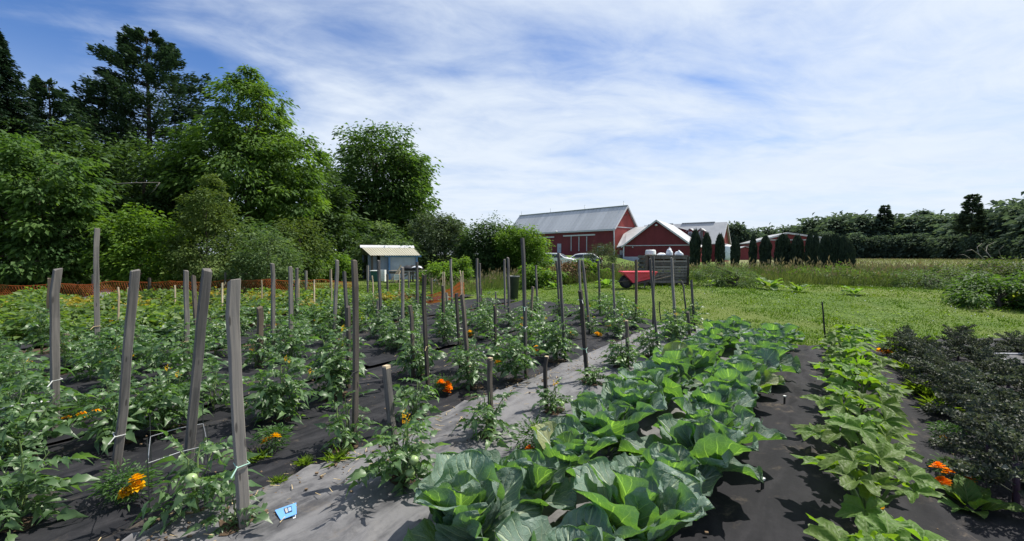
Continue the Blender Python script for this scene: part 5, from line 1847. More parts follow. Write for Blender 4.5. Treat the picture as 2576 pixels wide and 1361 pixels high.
for q in (a, a2_, P(2640, 925, 4.1)):
    MB().bar((q.x, q.y, gz(q.x, q.y) - 0.05), q - Vector((0, 0, 0.02)), 0.03).build('leg', 'wood_gray', cf)


# ------------------------------------------------------------------ stakes
ROW_ANG = math.atan2(0.8, 0.6)


def make_stake(name, label, tx, ty, bx, by, wpx, mat='wood_gray', pale=False, group='weathered stakes in the beds', tie=None, cat='stake'):
    b = G(bx, by)
    r = random.Random(int(tx * 7 + ty))
    top = P(tx, ty, b.y + r.uniform(-0.03, 0.03))
    ax = top - b
    L = ax.length
    w = wpx * b.y / F_PX / 1.40
    n = 9
    V, Fc = [], []
    ox = oy = 0.0
    for i in range(n):
        k = i / (n - 1)
        ox += r.uniform(-1, 1) * 0.0045
        oy += r.uniform(-1, 1) * 0.0045
        if i in (0, n - 1):
            ox = oy = 0.0
        for sx, sy in ((-1, -1), (1, -1), (1, 1), (-1, 1)):
            V.append((sx * w / 2 * r.uniform(0.88, 1.06) + ox, sy * w / 2 * r.uniform(0.88, 1.06) + oy, -0.12 + (L + 0.12) * k + (r.uniform(-.4, .25) * w if i == n - 1 else 0)))
    for i in range(n - 1):
        for k in range(4):
            a, c = i * 4 + k, i * 4 + (k + 1) % 4
            Fc.append((a, c, c + 4, a + 4))
    Fc += [(3, 2, 1, 0), tuple(4 * (n - 1) + k for k in range(4))]
    root = thing(name, label, cat, b, 0, group) if (pale or tie) else None
    mb = MB()
    mb.add(V, Fc)
    o = mb.build(name if root is None else 'shaft', mat, root, bevel=min(0.003, w * 0.06))
    z = ax.normalized()
    x0 = Vector((math.cos(ROW_ANG + r.uniform(-.25, .25)), math.sin(ROW_ANG), 0))
    y = z.cross(x0).normalized()
    x = y.cross(z)
    M = Matrix((x, y, z)).transposed().to_4x4()
    M.translation = b
    if root is None:
        o.matrix_world = M
        tag(o, label, cat, group)
        return o
    root.matrix_world = M
    if pale:
        zt = min(v[2] for v in V[-4:])
        MB().box((0, 0, zt + 0.002), (w * 0.93, w * 0.93, 0.018)).build('cut_top', 'wood_cut_sunlit', root)  # cap over the cut end, its pale colour paints the sunlit top
    if tie:
        for hk, m in tie:
            zz = L * hk
            q = w / 2 + 0.003
            MB().tube([(-q, -q, zz), (q, -q, zz + .004), (q, q, zz), (-q, q, zz + .006), (-q, -q, zz + .002), (-q - .03, -q - .02, zz - .03)], 0.0035, 5).build('twine', m, root)
    return root


ST_DATA = [
    # label, top x y, base x y, width px, material, pale top, ties
    ('nearest tall gray stake, rising from the cloth above the blue card', 589, 703, 616, 1352, 35, 'wood_gray', 0, None),
    ('thick gray stake with a round knot, leaning beside the nearest stake', 521, 676, 472, 1212, 27, 'wood_gray', 0, ((0.02, 'twine_white'),)),
    ('gray stake leaning out of the thick tomatoes, left of the knotted stake', 341, 676, 290, 1195, 25, 'wood_gray', 0, ((0.2, 'twine_white'),)),
    ('split top stake nearest the left photo edge in the thick tomatoes', 146, 674, 138, 1120, 22, 'wood_gray', 0, None),
    ('brown thin stake right behind the split top stake', 126, 698, 119, 845, 13, 'wood_brown', 0, None),
    ('tallest stake on the left, reaching up in front of the trees', 245, 575, 243, 912, 15, 'wood_gray', 0, None),
    ('short brown stake beside the tallest left stake', 167, 837, 167, 915, 14, 'wood_brown', 0, None),
    ('short stake half hidden behind the leaning left stake', 343, 823, 343, 900, 12, 'wood_gray', 0, None),
    ('straight dark stake just left of the knotted stake', 468, 680, 468, 960, 14, 'wood_gray', 0, None),
    ('thin crooked stake partly behind the knotted stake', 486, 692, 494, 870, 12, 'wood_dark', 0, None),
    ('short dark stake peeping out right of the knotted stake', 526, 800, 526, 862, 9, 'wood_dark', 0, None),
    ('brown mid height stake right of the nearest stake', 653, 772, 655, 934, 17, 'wood_brown', 0, None),
    ('slim gray stake in the row behind the brown mid height stake', 685, 661, 686, 900, 11, 'wood_gray', 0, None),
    ('gray stake third in line right of the nearest stake', 730, 671, 731, 918, 12, 'wood_gray', 0, None),
    ('thin gray stake with rounded top before the olive bush', 747, 674, 748, 832, 8, 'wood_gray', 0, None),
    ('gray stake leaning left before the bramble bushes, with twine low down', 848, 654, 838, 874, 10, 'wood_gray', 0, ((0.2, 'twine_white'),)),
    ('thin stake leaning behind the dark thick stake', 866, 683, 880, 900, 10, 'wood_gray', 0, None),
    ('thick dark cracked stake with black tie, in front of the shed', 890, 654, 892, 1135, 17, 'wood_dark', 0, ((0.42, 'rubber_black'),)),
    ('old broken stake standing against the thick dark cracked stake', 876, 770, 877, 985, 12, 'wood_dark', 0, None),
    ('short low stake just left of the thick dark stake', 863, 775, 863, 832, 8, 'wood_gray', 0, None),
    ('gray stake rising before the dark shed doorway', 953, 655, 960, 832, 9, 'wood_gray', 0, ((0.07, 'twine_white'),)),
    ('short stake hidden at the foot of the shed doorway stake', 950, 756, 951, 830, 7, 'wood_gray', 0, None),
    ('gray stake before the work table with the leaning boards', 1012, 671, 1012, 890, 9, 'wood_gray', 0, None),
    ('gray stake before the shed corner', 1049, 659, 1049, 806, 8, 'wood_gray', 0, None),
    ('pointed dark half height stake below the work table', 1031, 768, 1040, 958, 11, 'wood_dark', 0, None),
    ('wavy dark stake with bumpy top past the work table', 1068, 691, 1077, 976, 12, 'wood_dark', 0, None),
    ('dark flat topped stake before the drooping orange net', 1114, 717, 1117, 874, 9, 'wood_dark', 0, None),
    ('short gray stake before the drooping orange net', 1123, 736, 1124, 800, 8, 'wood_gray', 0, None),
    ('stub stake in front of the wire mesh fence end', 1060, 737, 1061, 795, 6, 'wood_gray', 0, None),
    ('tall thin gray stake rising above the orange net corner', 1134, 652, 1140, 806, 7, 'wood_gray', 0, None),
    ('leaning dark stake, thinner of the close pair below the orange net', 1148, 737, 1160, 940, 9, 'wood_dark', 0, None),
    ('broader brown stake of the close pair below the orange net', 1162, 741, 1180, 970, 12, 'wood_dark', 1, None),
    ('gray stake with a thinner one touching it, before the large dark shrub', 1200, 650, 1205, 826, 7, 'wood_gray', 0, None),
    ('thinner stake touching its neighbour before the large dark shrub', 1207, 662, 1209, 800, 5.5, 'wood_gray', 0, None),
    ('tiny dark stake on the lawn edge under the dark shrub', 1211, 725, 1212, 775, 5, 'wood_dark', 0, None),
    ('tiny stake left of the plastic pot', 1247, 734, 1247, 775, 5, 'wood_gray', 0, None),
    ('dark half height stake in front of the plastic pot', 1244, 769, 1245, 896, 9, 'wood_dark', 0, None),
    ('thin gray stake just left of the plastic pot', 1269, 652, 1271, 782, 6, 'wood_gray', 0, None),
    ('gray stake overlapping the left side of the plastic pot', 1278, 648, 1283, 826, 7.5, 'wood_gray', 0, None),
    ('short dark stake with pale sunlit top in the middle of the gray cloth', 1233, 901, 1237, 1110, 15, 'wood_dark', 1, None),
    ('short thick leaning stake nearest the cabbages, in the front tomato', 972, 924, 1001, 1222, 22, 'wood_gray', 1, None),
    ('tallest stake of the middle, tied with green twine right of the pot', 1314, 600, 1324, 958, 11, 'wood_gray', 0, ((0.52, 'twine_green'), (0.38, 'twine_white'), (0.14, 'twine_white'))),
    ('thin gray stake right of the tallest middle stake', 1348, 667, 1352, 788, 6, 'wood_gray', 0, None),
    ('brown stake slanting beside the tallest middle stake', 1341, 720, 1334, 848, 8, 'wood_brown', 0, None),
    ('gray stake rising to the gray door of the big barn', 1405, 637, 1423, 915, 9.5, 'wood_gray', 0, None),
    ('thin gray stake behind the one at the barn door', 1399, 657, 1409, 816, 6, 'wood_gray', 0, None),
    ('upright gray stake before the brush pile', 1457, 653, 1463, 818, 7, 'wood_gray', 0, None),
    ('gray stake leaning before the brush pile', 1464, 654, 1485, 843, 8, 'wood_gray', 0, None),
    ('half height dark stake with white string, below the brush pile', 1459, 730, 1478, 970, 13, 'wood_dark', 0, ((0.39, 'twine_green'), (0.9, 'twine_white'))),
    ('gray stake before the feathery green bush', 1505, 656, 1510, 795, 6, 'wood_gray', 0, None),
    ('gray stake between feathery bush and wheelbarrow', 1542, 664, 1549, 853, 7, 'wood_gray', 0, None),
    ('brown gray stake standing before the red wheelbarrow tray', 1600, 653, 1598, 828, 8, 'wood_brown', 0, None),
    ('gray stake leaning in front of the wheelbarrow handles', 1636, 651, 1660, 915, 8, 'wood_gray', 0, None),
    ('thin stake hidden behind the leaning one at the wheelbarrow handles', 1643, 643, 1643, 828, 6.5, 'wood_gray', 0, None),
    ('gray stake in front of the middle of the pallet bin', 1690, 648, 1701, 854, 8.5, 'wood_gray', 0, None),
    ('thin slanting stake below the pallet bin', 1715, 706, 1731, 840, 5, 'wood_gray', 0, None),
    ('short dark stake at the foot of the thin slanting one', 1730, 784, 1737, 862, 9, 'wood_dark', 0, None),
    ('gray stake at the end of the rows below the pallet bin corner', 1739, 704, 1749, 843, 8, 'wood_gray', 0, None),
    ('short stake with pale top between the wheelbarrow and the cabbages', 1576, 807, 1580, 938, 10, 'wood_dark', 1, None),
    ('short brown stake with pale top beside the small plant on gray cloth', 1375, 896, 1376, 1043, 12, 'wood_dark', 1, None),
]
for lab, tx, ty, bx, by, w, m, pale, tie in ST_DATA:
    if tie is None and by > 870 and random.random() < 0.6:
        tie = ((random.uniform(0.12, 0.42), random.choice(('twine_white', 'twine_green', 'straw'))),)
    make_stake('wooden_stake', lab, tx, ty, bx, by, w, m, pale, tie=tie)
STICKS = [
    ('pale stick behind the tallest left stake', 297, 722, 297, 868, 5), ('pale stick hidden by the leaning left stake', 322, 723, 322, 850, 4), ('pale stick left of the straight dark stake', 440, 718, 440, 818, 4.5),
    ('pale stick between knotted and nearest stake', 559, 711, 560, 826, 5), ('pale stick behind the brown mid height stake', 658, 704, 659, 800, 4), ('pale stick touching the slim gray stake', 691, 707, 692, 768, 3),
    ('pale stick touching the round topped thin stake', 752, 701, 752, 798, 3), ('pale stick standing alone left of the leaning bramble stake', 791, 704, 792, 798, 4), ('pale stick at the left side of the leaning bramble stake', 834, 700, 835, 796, 3),
    ('slightly tilted pale stick in front of the green bin', 936, 693, 940, 792, 4), ('pale stick at the white sign', 1005, 691, 1005, 766, 3), ('pale stick left of the bumpy topped wavy stake', 1063, 688, 1064, 756, 3),
    ('left one of two pale sticks over the flat topped stake', 1114, 684, 1115, 770, 2.6), ('right one of two pale sticks over the flat topped stake', 1118, 684, 1119, 776, 2.6), ('tilted pale stick over the close pair of dark stakes', 1157, 680, 1161, 776, 3),
    ('upright pale stick at the orange net end', 1164, 682, 1164, 766, 2.6)]
for lab, tx, ty, bx, by, w in STICKS:
    make_stake('pale_stick', lab, tx, ty, bx, by, w, 'wood_pale', group='thin pale sticks', cat='stick')
make_stake('black_post', 'thin black post at the lawn edge beyond the cabbages', 2068, 760, 2078, 880, 5, 'plastic_black', group=None, cat='post')
make_stake('black_rod', 'thin short black rod behind the leaning wheelbarrow stake', 1659, 759, 1664, 824, 3.4, 'plastic_black', group=None, cat='rod')
for lab, tx, ty, bx, by, w in (('black cloth pin with white top on the dark path', 1922, 1207, 1919, 1247, 10), ('black cloth pin farther along the dark path by the cabbages', 1976, 998, 1974, 1026, 6), ('small black pin in the cloth between far tomatoes', 1215, 887, 1217, 905, 4)):
    b = G(bx, by)
    t = thing('cloth_pin', lab, 'pin', b, 0.5)
    h = P(tx, ty, b.y).z - b.z
    w = w * b.y / F_PX
    MB().prism([(-w / 2, 0, -0.03), (w / 2, 0, -0.03), (w * 0.5, 0, h), (-w * 0.5, 0, h)], (0, w * 0.3, 0)).build('blade', 'plastic_black', t)
    MB().box((0, w * 0.15, h + 0.004), (w * 1.15, w * 0.9, 0.010)).build('head', 'plastic_white', t)


# ------------------------------------------------------------------ tomato plants
def leaflet(l, w, droop, twist):
    """one lobed leaflet along +Y, folded up along its midrib"""
    mid = [(0, 0, 0), (0, 0.4 * l, 0.05 * l - droop * 0.16 * l), (0, 0.75 * l, -droop * 0.45 * l), (0, l, -droop * l)]
    prof = ((0.12, 0.30), (0.30, 0.52), (0.42, 0.34), (0.58, 0.40), (0.72, 0.20))
    V = list(mid)
    F = []
    for sgn in (-1, 1):
        st = len(V)
        for u, k in prof:
            zz = 0.05 * l * (u < 0.6) - droop * u * u * l + k * w * 0.35
            V.append((sgn * k * w, u * l + 0.05 * l * sgn * twist, zz))
        e = [st + i for i in range(5)]
        tri = [(0, e[0], 1), (e[0], e[1], 1), (1, e[1], e[2]), (1, e[2], 2), (2, e[2], e[3]), (2, e[3], e[4]), (2, e[4], 3)]
        F += [t if sgn > 0 else t[::-1] for t in tri]
    return np.array(V, float), np.array(F)


def compound_leaf(seed, L=0.2):
    """pinnate tomato leaf: rachis along +Y with leaflets; V, F, tint"""
    r = np.random.default_rng(seed)
    parts = []
    dr = r.uniform(0.25, 0.6)
    def rach(k):
        return np.array([0.02 * math.sin(3 * k + seed) * L, k * L, 0.28 * L * k - dr * 1.2 * L * k * k])
    for k, sc in ((0.30, 0.75), (0.45, 0.40), (0.58, 1.0), (0.72, 0.45), (0.84, 0.85), (1.0, 1.25)):
        for sgn in ((-1, 1) if k < 1 else (0,)):
            l = 0.40 * L * sc * r.uniform(0.85, 1.15)
            V, F = leaflet(l, l * r.uniform(0.44, 0.62), r.uniform(0.3, 0.95), r.uniform(-1, 1))
            a = -sgn * r.uniform(0.9, 1.3)
            ca, sa = math.cos(a), math.sin(a)
            roll = r.uniform(-0.9, 0.9)
            cr, sr = math.cos(roll), math.sin(roll)
            V = V @ np.array([[cr, 0, sr], [0, 1, 0], [-sr, 0, cr]]).T
            V = V @ np.array([[ca, -sa, 0], [sa, ca, 0], [0, 0, 1]]).T
            pitch = 0.3 * k - dr * k * (0.8 if sgn == 0 else 0.4)
            V[:, 2] += V[:, 1] * pitch * 0.6
            parts.append((V + rach(k), F, np.full(len(V), np.clip(r.normal(0.45, 0.28), 0, 1))))
    ks = np.linspace(0, 1, 7)
    pts = np.array([rach(k) for k in ks])
    w = 0.006 * L / 0.2
    Vr = np.concatenate([pts + [w / 2, 0, 0], pts - [w / 2, 0, 0], pts - [0, 0, w * 0.8]])
    Fr = []
    for i in range(6):
        for a, b in ((0, 7), (7, 14), (14, 0)):
            Fr += [(a + i, b + i, b + i + 1), (a + i, b + i + 1, a + i + 1)]
    parts.append((Vr, np.array(Fr), np.full(len(Vr), 0.9)))
    return joinm(parts)


CL = [compound_leaf(s) for s in range(8)]
CL_ME = [np_mesh('tomato_leaf', V, F, 'leaf_tomato', False, T) for V, F, T in CL]


def plant_frame(seed, H, spread, n_stem, step=0.045):
    """stems (polylines) and leaf matrices of a bushy tomato plant"""
    r = random.Random(seed)
    stems, leaves = [], []
    for s in range(n_stem):
        a = s * 6.28 / n_stem + r.uniform(-.6, .6)
        lean = r.uniform(0.15, 0.75) if s else 0.12
        hs = H * (r.uniform(0.65, 1.0) if s else 1.0)
        pts = []
        for i in range(7):
            k = i / 6
            rr = spread * lean * k ** 1.2
            pts.append(Vector((math.cos(a) * rr + r.uniform(-.012, .012), math.sin(a) * rr + r.uniform(-.012, .012), hs * k * (1 - 0.12 * lean * k))))
        stems.append(pts)
        n = max(4, int(hs / step))
        for j in range(n):
            k = 0.14 + 0.86 * (j + r.random() * 0.6) / n
            q = min(5.999, k * 6)
            p = pts[int(q)].lerp(pts[int(q) + 1], q - int(q))
            yaw = j * 2.4 + s * 1.1 + r.uniform(-.5, .5)
            el = r.uniform(-0.15, 0.55) + (0.5 if k > 0.9 else 0)
            sc = r.uniform(0.75, 1.25) * (1.0 if k < 0.8 else 0.72) * (0.75 if k < 0.22 else 1)
            M = Matrix.Translation(p) @ Matrix.Rotation(yaw, 4, 'Z') @ Matrix.Rotation(el, 4, 'X') @ Matrix.Rotation(r.uniform(-.4, .4), 4, 'Y') @ Matrix.Scale(sc, 4)
            leaves.append((r.randrange(8), M))
    return stems, leaves


def stems_mesh(stems, r0=0.008):
    mb = MB()
    for p in stems:
        mb.tube(p, [r0 * (1 - 0.65 * i / 6) for i in range(len(p))], 5, False)
    return mb.mesh('stem', 'stem_green', True)


def joined_foliage(leaves, flowers=0, seed=0):
    parts = []
    for i, M in leaves:
        V, F, T = CL[i]
        A = np.array(M)
        parts.append((V @ A[:3, :3].T + A[:3, 3], F, T))
    V, F, T = joinm(parts)
    return np_mesh('foliage', V, F, 'leaf_tomato', False, T)


TOM = []
for s, (H, spr, ns, step) in enumerate(((0.58, 0.30, 4, 0.046), (0.64, 0.26, 3, 0.042), (0.48, 0.32, 5, 0.046), (0.72, 0.24, 3, 0.046), (0.42, 0.22, 3, 0.044))):
    st, lv = plant_frame(200 + s, H, spr, ns, step)
    TOM.append((stems_mesh(st), joined_foliage(lv)))


def yellow_flower_mesh():
    r = np.random.default_rng(4)
    n = 18
    pos = r.normal(0, 0.012, (n, 3))
    V, F = blades(pos, unit(r.normal(0, 1, (n, 3)) + [0, 0, 0.4]), unit(r.normal(0, 1, (n, 3))), 0.016, 0.007, 0.2)
    return np_mesh('flower', V, F, 'petal_yellow', False, np.repeat(r.random(n), 4))


YF = yellow_flower_mesh()
fruit_me = MB().lathe([(0.004, 0.0), (0.022, 0.006), (0.032, 0.024), (0.028, 0.044), (0.012, 0.055), (0.003, 0.052)], 14).mesh('fruit', 'fruit_green', True)
rp = random.Random(77)


def cloth_top(x, y):
    return gz(x, y) + 0.05


def tomato_back(x, y, scale, label, group, wide=1.0):
    k = rp.randrange(5)
    t = thing('tomato_plant', label, 'tomato plant', (x, y, cloth_top(x, y) - 0.01), rp.uniform(0, 6.28), group)
    scale *= 0.92
    t.scale = (scale * wide, scale * wide, scale)
    sm, fm = TOM[k]
    link('stem', sm, t)
    link('foliage', fm, t)['kind'] = 'stuff'
    for _ in range(rp.choice((0, 0, 1, 2))):
        f = link('flower', YF, t)
        f.location = (rp.uniform(-.2, .2), rp.uniform(-.2, .2), rp.uniform(.3, .55))
    return t


def tomato_near(label, px, py, H, spread, ns, step=0.045, fruits=(), flowers=0, lsc=1.0, seed=0, droop=0.0):
    b = G(px, py)
    t = thing('tomato_plant', label, 'tomato plant', (b.x, b.y, cloth_top(b.x, b.y) - 0.005), 0, 'tomato plants near the camera')
    st, lv = plant_frame(seed + int(px), H, spread, ns, step)
    link('stem', stems_mesh(st), t)
    for i, M in lv:
        o = link('leaf', CL_ME[i], t)
        o.matrix_local = M @ Matrix.Scale(lsc, 4)
    r = random.Random(int(px))
    for k in range(flowers):
        f = link('flower', YF, t)
        p = st[k % len(st)][-1 if k < len(st) else 4]
        f.location = p + Vector((r.uniform(-.02, .02), r.uniform(-.02, .02), 0.01))
    for (fx, fz) in fruits:
        f = link('fruit', fruit_me, t)
        f.location = (fx, -0.10, fz)
        f.scale = (0.85, 0.85, 0.82)
    return t


tomato_near('front tomato plant with two pale green fruits on the short leaning stake', 1012, 1240, 0.40, 0.30, 6, 0.042, ((0.09, 0.17), (0.07, 0.10)), 3, 0.85, 1)
tomato_near('drooping tomato plant at the dark short stake in the gray cloth', 1226, 1118, 0.34, 0.24, 5, 0.046, (), 0, 0.75, 2)
tomato_near('small tomato plant with one fruit at the brown pale topped stake', 1393, 1050, 0.24, 0.14, 5, 0.035, ((0.05, 0.08),), 1, 0.55, 3)
tomato_near('smallest bright tomato plant under the stake with white string', 1492, 982, 0.19, 0.15, 6, 0.026, (), 0, 0.50, 4)
tomato_near('dense tomato plant just before the cabbages, below the wheelbarrow', 1560, 938, 0.34, 0.22, 6, 0.036, (), 0, 0.75, 5)
tomato_near('thin tomato plant at the foot of the leaning wheelbarrow stake', 1638, 908, 0.42, 0.24, 5, 0.045, (), 0, 0.8, 6)
tomato_near('dark tomato plant at the pallet bin stake', 1698, 870, 0.42, 0.24, 6, 0.042, (), 0, 0.85, 7)
tomato_near('spindly tomato plant in the wire cage by the nearest stake', 492, 1320, 0.36, 0.22, 4, 0.05, ((0.06, 0.22),), 0, 0.9, 8)
tomato_near('yellowing scrawny tomato plant at the thick dark cracked stake', 868, 1140, 0.36, 0.18, 4, 0.042, (), 0, 0.7, 9)
tomato_near('tomato plant half hidden behind the short leaning stake', 1042, 1064, 0.32, 0.22, 5, 0.045, (), 0, 0.75, 10)
tomato_near('large bushy tomato plant right of the nearest stake', 706, 1070, 0.48, 0.42, 8, 0.038, (), 3, 0.85, 11)
tomato_near('tall bushy tomato plant behind the thick dark cracked stake', 850, 1005, 0.62, 0.36, 7, 0.042, (), 2, 0.95, 12)
tomato_near('tomato plant around the wavy dark stake', 1056, 955, 0.46, 0.30, 6, 0.045, (), 0, 0.85, 13)
tomato_near('tomato plant around the tallest middle stake', 1296, 965, 0.55, 0.26, 6, 0.045, (), 0, 0.85, 14)
tomato_near('full tomato plant beside the yellow marigold in the middle rows', 1400, 915, 0.50, 0.32, 7, 0.045, (), 0, 0.85, 15)
tomato_near('young tomato sprig at the foot of the nearest stake', 590, 1352, 0.14, 0.10, 3, 0.04, (), 0, 0.6, 16)
tomato_near('tomato plant at the close pair of dark stakes', 1188, 985, 0.42, 0.24, 5, 0.045, (), 0, 0.8, 17)
tomato_near('blurred feathery tomato plant in the near left corner', 40, 1340, 0.42, 0.34, 7, 0.045, (), 0, 0.85, 18)
tomato_near('tomato plant at the left photo edge above the corner one', 35, 1175, 0.44, 0.34, 7, 0.045, (), 0, 0.85, 19)
tomato_near('thick tomato plant at the foot of the leaning left stake', 300, 1130, 0.42, 0.36, 8, 0.042, (), 1, 0.8, 20)
tomato_near('thick tomato plant between leaning left stake and knotted stake', 420, 1095, 0.46, 0.36, 8, 0.042, (), 2, 0.8, 21)

def planting_soil():
    """dark soil showing in the holes cut for the plants"""
    r = random.Random(8)
    mb = MB()
    for o in [o for o in bpy.data.objects if o.name.startswith('tomato_plant') and o.parent is None]:
        x, y = o.location.x, o.location.y
        s, t = 0.6 * x + 0.8 * y, -0.8 * x + 0.6 * y
        if 0.95 < t < 2.5:
            sd, lift = 3, 0.062
        elif 2.5 <= t < 4.3:
            sd, lift = 31, 0.036
        else:
            continue
        n, rad = 14, r.uniform(0.07, 0.12)
        ring = []
        for k in range(n):
            a = 6.283 * k / n
            q = rad * r.uniform(0.55, 1.2)
            xx, yy = x + math.cos(a) * q, y + math.sin(a) * q
            zz = float(cloth_z(np.array(0.6 * xx + 0.8 * yy), np.array(-0.8 * xx + 0.6 * yy), sd)) + lift
            ring.append((xx, yy, zz + 0.004))
        zc_ = float(cloth_z(np.array(s), np.array(t), sd)) + lift + 0.016
        mb.add([(x, y, zc_)] + ring, [(0, 1 + k, 1 + (k + 1) % n) for k in range(n)])
    tag(mb.build('planting_soil', 'soil', None, True), 'dark soil in the planting holes of the cloth', kind='stuff')


planting_soil()
taken = []
for t in [o for o in bpy.data.objects if o.name.startswith('tomato_plant') and o.parent is None]:
    taken.append((t.location.x, t.location.y, 0.36))


def free(x, y, d):
    return all((x - a) ** 2 + (y - b) ** 2 > max(d, q) ** 2 for a, b, q in taken)


LG, BG = 'tomato plants crowded on the left', 'tomato plants among the far stakes'
LL, BLb = 'leafy tomato plant between the stakes in the crowded left rows', 'leafy tomato plant between the far stakes before the lawn and fences'
for lab, tx, ty, bx, by, w, m, pale, tie in ST_DATA:
    b = G(bx, by)
    if b.y > 4.0 and free(b.x, b.y, 0.30) and b.y < 9.5:
        left = bx < 840
        tomato_back(b.x + rp.uniform(-.05, .05), b.y - 0.05, rp.uniform(0.75, 1.0) if left else rp.uniform(0.62, 0.92), ('tomato plant at the ' + lab) if len(lab.split()) < 12 else 'tomato plant at the ' + ' '.join(lab.split(',')[0].split()[:12]), 'tomato plants at the stakes')
        taken.append((b.x, b.y, 0.34))
for t_ in np.arange(3.35, 8.6, 0.70):
    for s_ in np.arange(-2.6, 2.5, 0.58):
        x, y = ST(s_ + rp.uniform(-.12, .12), t_ + rp.uniform(-.12, .12))
        px = CX + F_PX * x / y if y > 0.5 else -999
        if y < 3.15 or px < -260 or px > 640 or not free(x, y, 0.36):
            continue
        tomato_back(x, y, rp.uniform(0.62, 1.05), LL, LG)
        taken.append((x, y, 0.36))
for t_ in np.arange(3.5, 9.0, 0.70):
    for s_ in np.arange(3.0, 9.6, 0.62):
        x, y = ST(s_ + rp.uniform(-.15, .15), t_ + rp.uniform(-.15, .15))
        py = HOR + F_PX * CAM_H / y
        px = CX + F_PX * x / y
        if y > 9.2 or s_ > s_end(t_) - 0.3 or not free(x, y, 0.36):
            continue
        if (770 < px < 900 and 862 < py < 910) or (1130 < px < 1300 and 865 < py < 1000) or (1420 < px < 1560 and py > 835) or py > 900:
            continue
        left = px < 840
        tomato_back(x, y, rp.uniform(0.6, 0.9), LL if left else BLb, LG if left else BG)
        taken.append((x, y, 0.36))


# ------------------------------------------------------------------ low potato rows farther back
def potato(seed, mat, n=46, per=16):
    r = np.random.default_rng(seed)
    V, F, T, cen = leaf_cloud(r, [(0, 0, 0.16, 0.34, 0.34, 0.17), (0.1, 0, 0.22, 0.22, 0.22, 0.14)], n, per, 0.085, aspect=0.62, clump_r=0.28, shell=0.4, droop=0.15)
    V[:, 2] = np.maximum(V[:, 2], 0.005)
    tr = MB()
    for c in cen[:12]:
        tr.tube([(0, 0, 0), Vector(c) * 0.6 + Vector((0, 0, 0.03)), Vector(c)], [0.007, 0.006, 0.003], 4, False)
    return np_mesh('foliage', V, F, mat, False, T), tr.mesh('stem', 'stem_green')


POT = {'g': [potato(s, 'leaf_potato') for s in (1, 2, 3)], 'y': [potato(s, 'leaf_potato_yellow', 34) for s in (4, 5)], 'b': [potato(s, 'leaf_potato_brown', 24) for s in (6, 7)]}
PL = {'g': ('low green potato plant in the rows before the fences', 'green potato plants'), 'y': ('yellowing potato plant in the fading far row', 'yellowing potato plants'), 'b': ('withered brown potato plant in the fading far row', 'withered potato plants')}
for y0 in np.arange(6.6, 12.6, 0.66):
    for x0 in np.arange(-15, 0.6, 0.62):
        x, y = x0 + rp.uniform(-.16, .16), y0 + rp.uniform(-.16, .16)
        t_ = -0.8 * x + 0.6 * y
        px = CX + F_PX * x / y
        if t_ < 6.4 or y > 11.9 or px < -120 or not free(x, y, 0.3) or px > 1060:
            continue
        if 11.2 < y and px < 340 and rp.random() < 0.5:
            continue
        if (8.4 < y < 9.0 and px < 330) or (10.2 < y < 10.7 and 300 < px < 560):
            continue
        k = 'g'
        if 8.3 < y < 10.6:
            q = rp.random()
            k = 'b' if q < 0.16 else ('y' if q < 0.48 else 'g')
        t = thing('potato_plant', PL[k][0], 'potato plant', (x, y, gz(x, y) + 0.02), rp.uniform(0, 6.28), PL[k][1])
        sc = rp.uniform(0.85, 1.25)
        t.scale = (sc, sc, sc * rp.uniform(0.8, 1.15))
        fm, sm = rp.choice(POT[k])
        link('foliage', fm, t)['kind'] = 'stuff'
        link('stem', sm, t)


# ------------------------------------------------------------------ cabbages
def cabbage_leaf(seed, L=0.34, W=0.28):
    r = np.random.default_rng(seed)
    nu, nv = 21, 13
    u = (1 - (1 - np.linspace(0, 1, nu)) ** 1.45)[:, None] * np.ones((1, nv))
    v = np.ones((nu, 1)) * np.linspace(-1, 1, nv)[None, :]
    q = np.clip((u - 0.10) / 0.90, 0, 1)
    half = np.where(u < 0.12, 0.016 + 0.05 * u, 0.5 * W * np.power(np.clip(np.sin(np.pi * np.power(q, 0.86)), 0, 1), 0.50) + 0.016 * (1 - q))
    half = half * (1 + 0.07 * np.sin(u * 21 + seed) * (np.abs(v) > 0.7) + 0.015 * r.normal(0, 1, (nu, 1)) * (q > 0.2) * (q < 0.95))
    curl = r.uniform(0.05, 0.85)
    ang = curl * np.power(u, 1.7)
    ds = L * np.diff(u, axis=0, prepend=0)
    y = np.cumsum(np.cos(ang) * ds, axis=0)
    z = -np.cumsum(np.sin(ang) * ds, axis=0)
    cup = r.uniform(0.12, 0.42)
    edge = np.abs(v)
    zz = cup * half * edge ** 1.8
    wave = (0.017 * np.sin(u * r.uniform(11, 16) + r.uniform(0, 6) + 1.5 * (v > 0)) + 0.010 * np.sin(u * 27 + seed * 2.1)) * edge ** 2.2 * (q > 0.08)
    veins = 0.0045 * np.cos(2 * np.pi * 7 * (u - 0.42 * edge ** 0.85)) * np.sin(np.pi * edge) * (q > 0.1)
    zz = zz + wave + veins
    tipc = -0.03 * np.power(q, 4) * (1 - edge ** 2)
    X = v * half * (1 - 0.16 * cup * edge ** 2)
    Y = y + zz * np.sin(ang)
    Z = z + zz * np.cos(ang) + tipc
    V = np.stack([X, Y, Z], -1).reshape(-1, 3)
    return np_mesh('leaf', V, grid_faces(nu, nv), 'cabbage_leaf', True, None, np.stack([u, v * 0.5 + 0.5], -1).reshape(-1, 2))


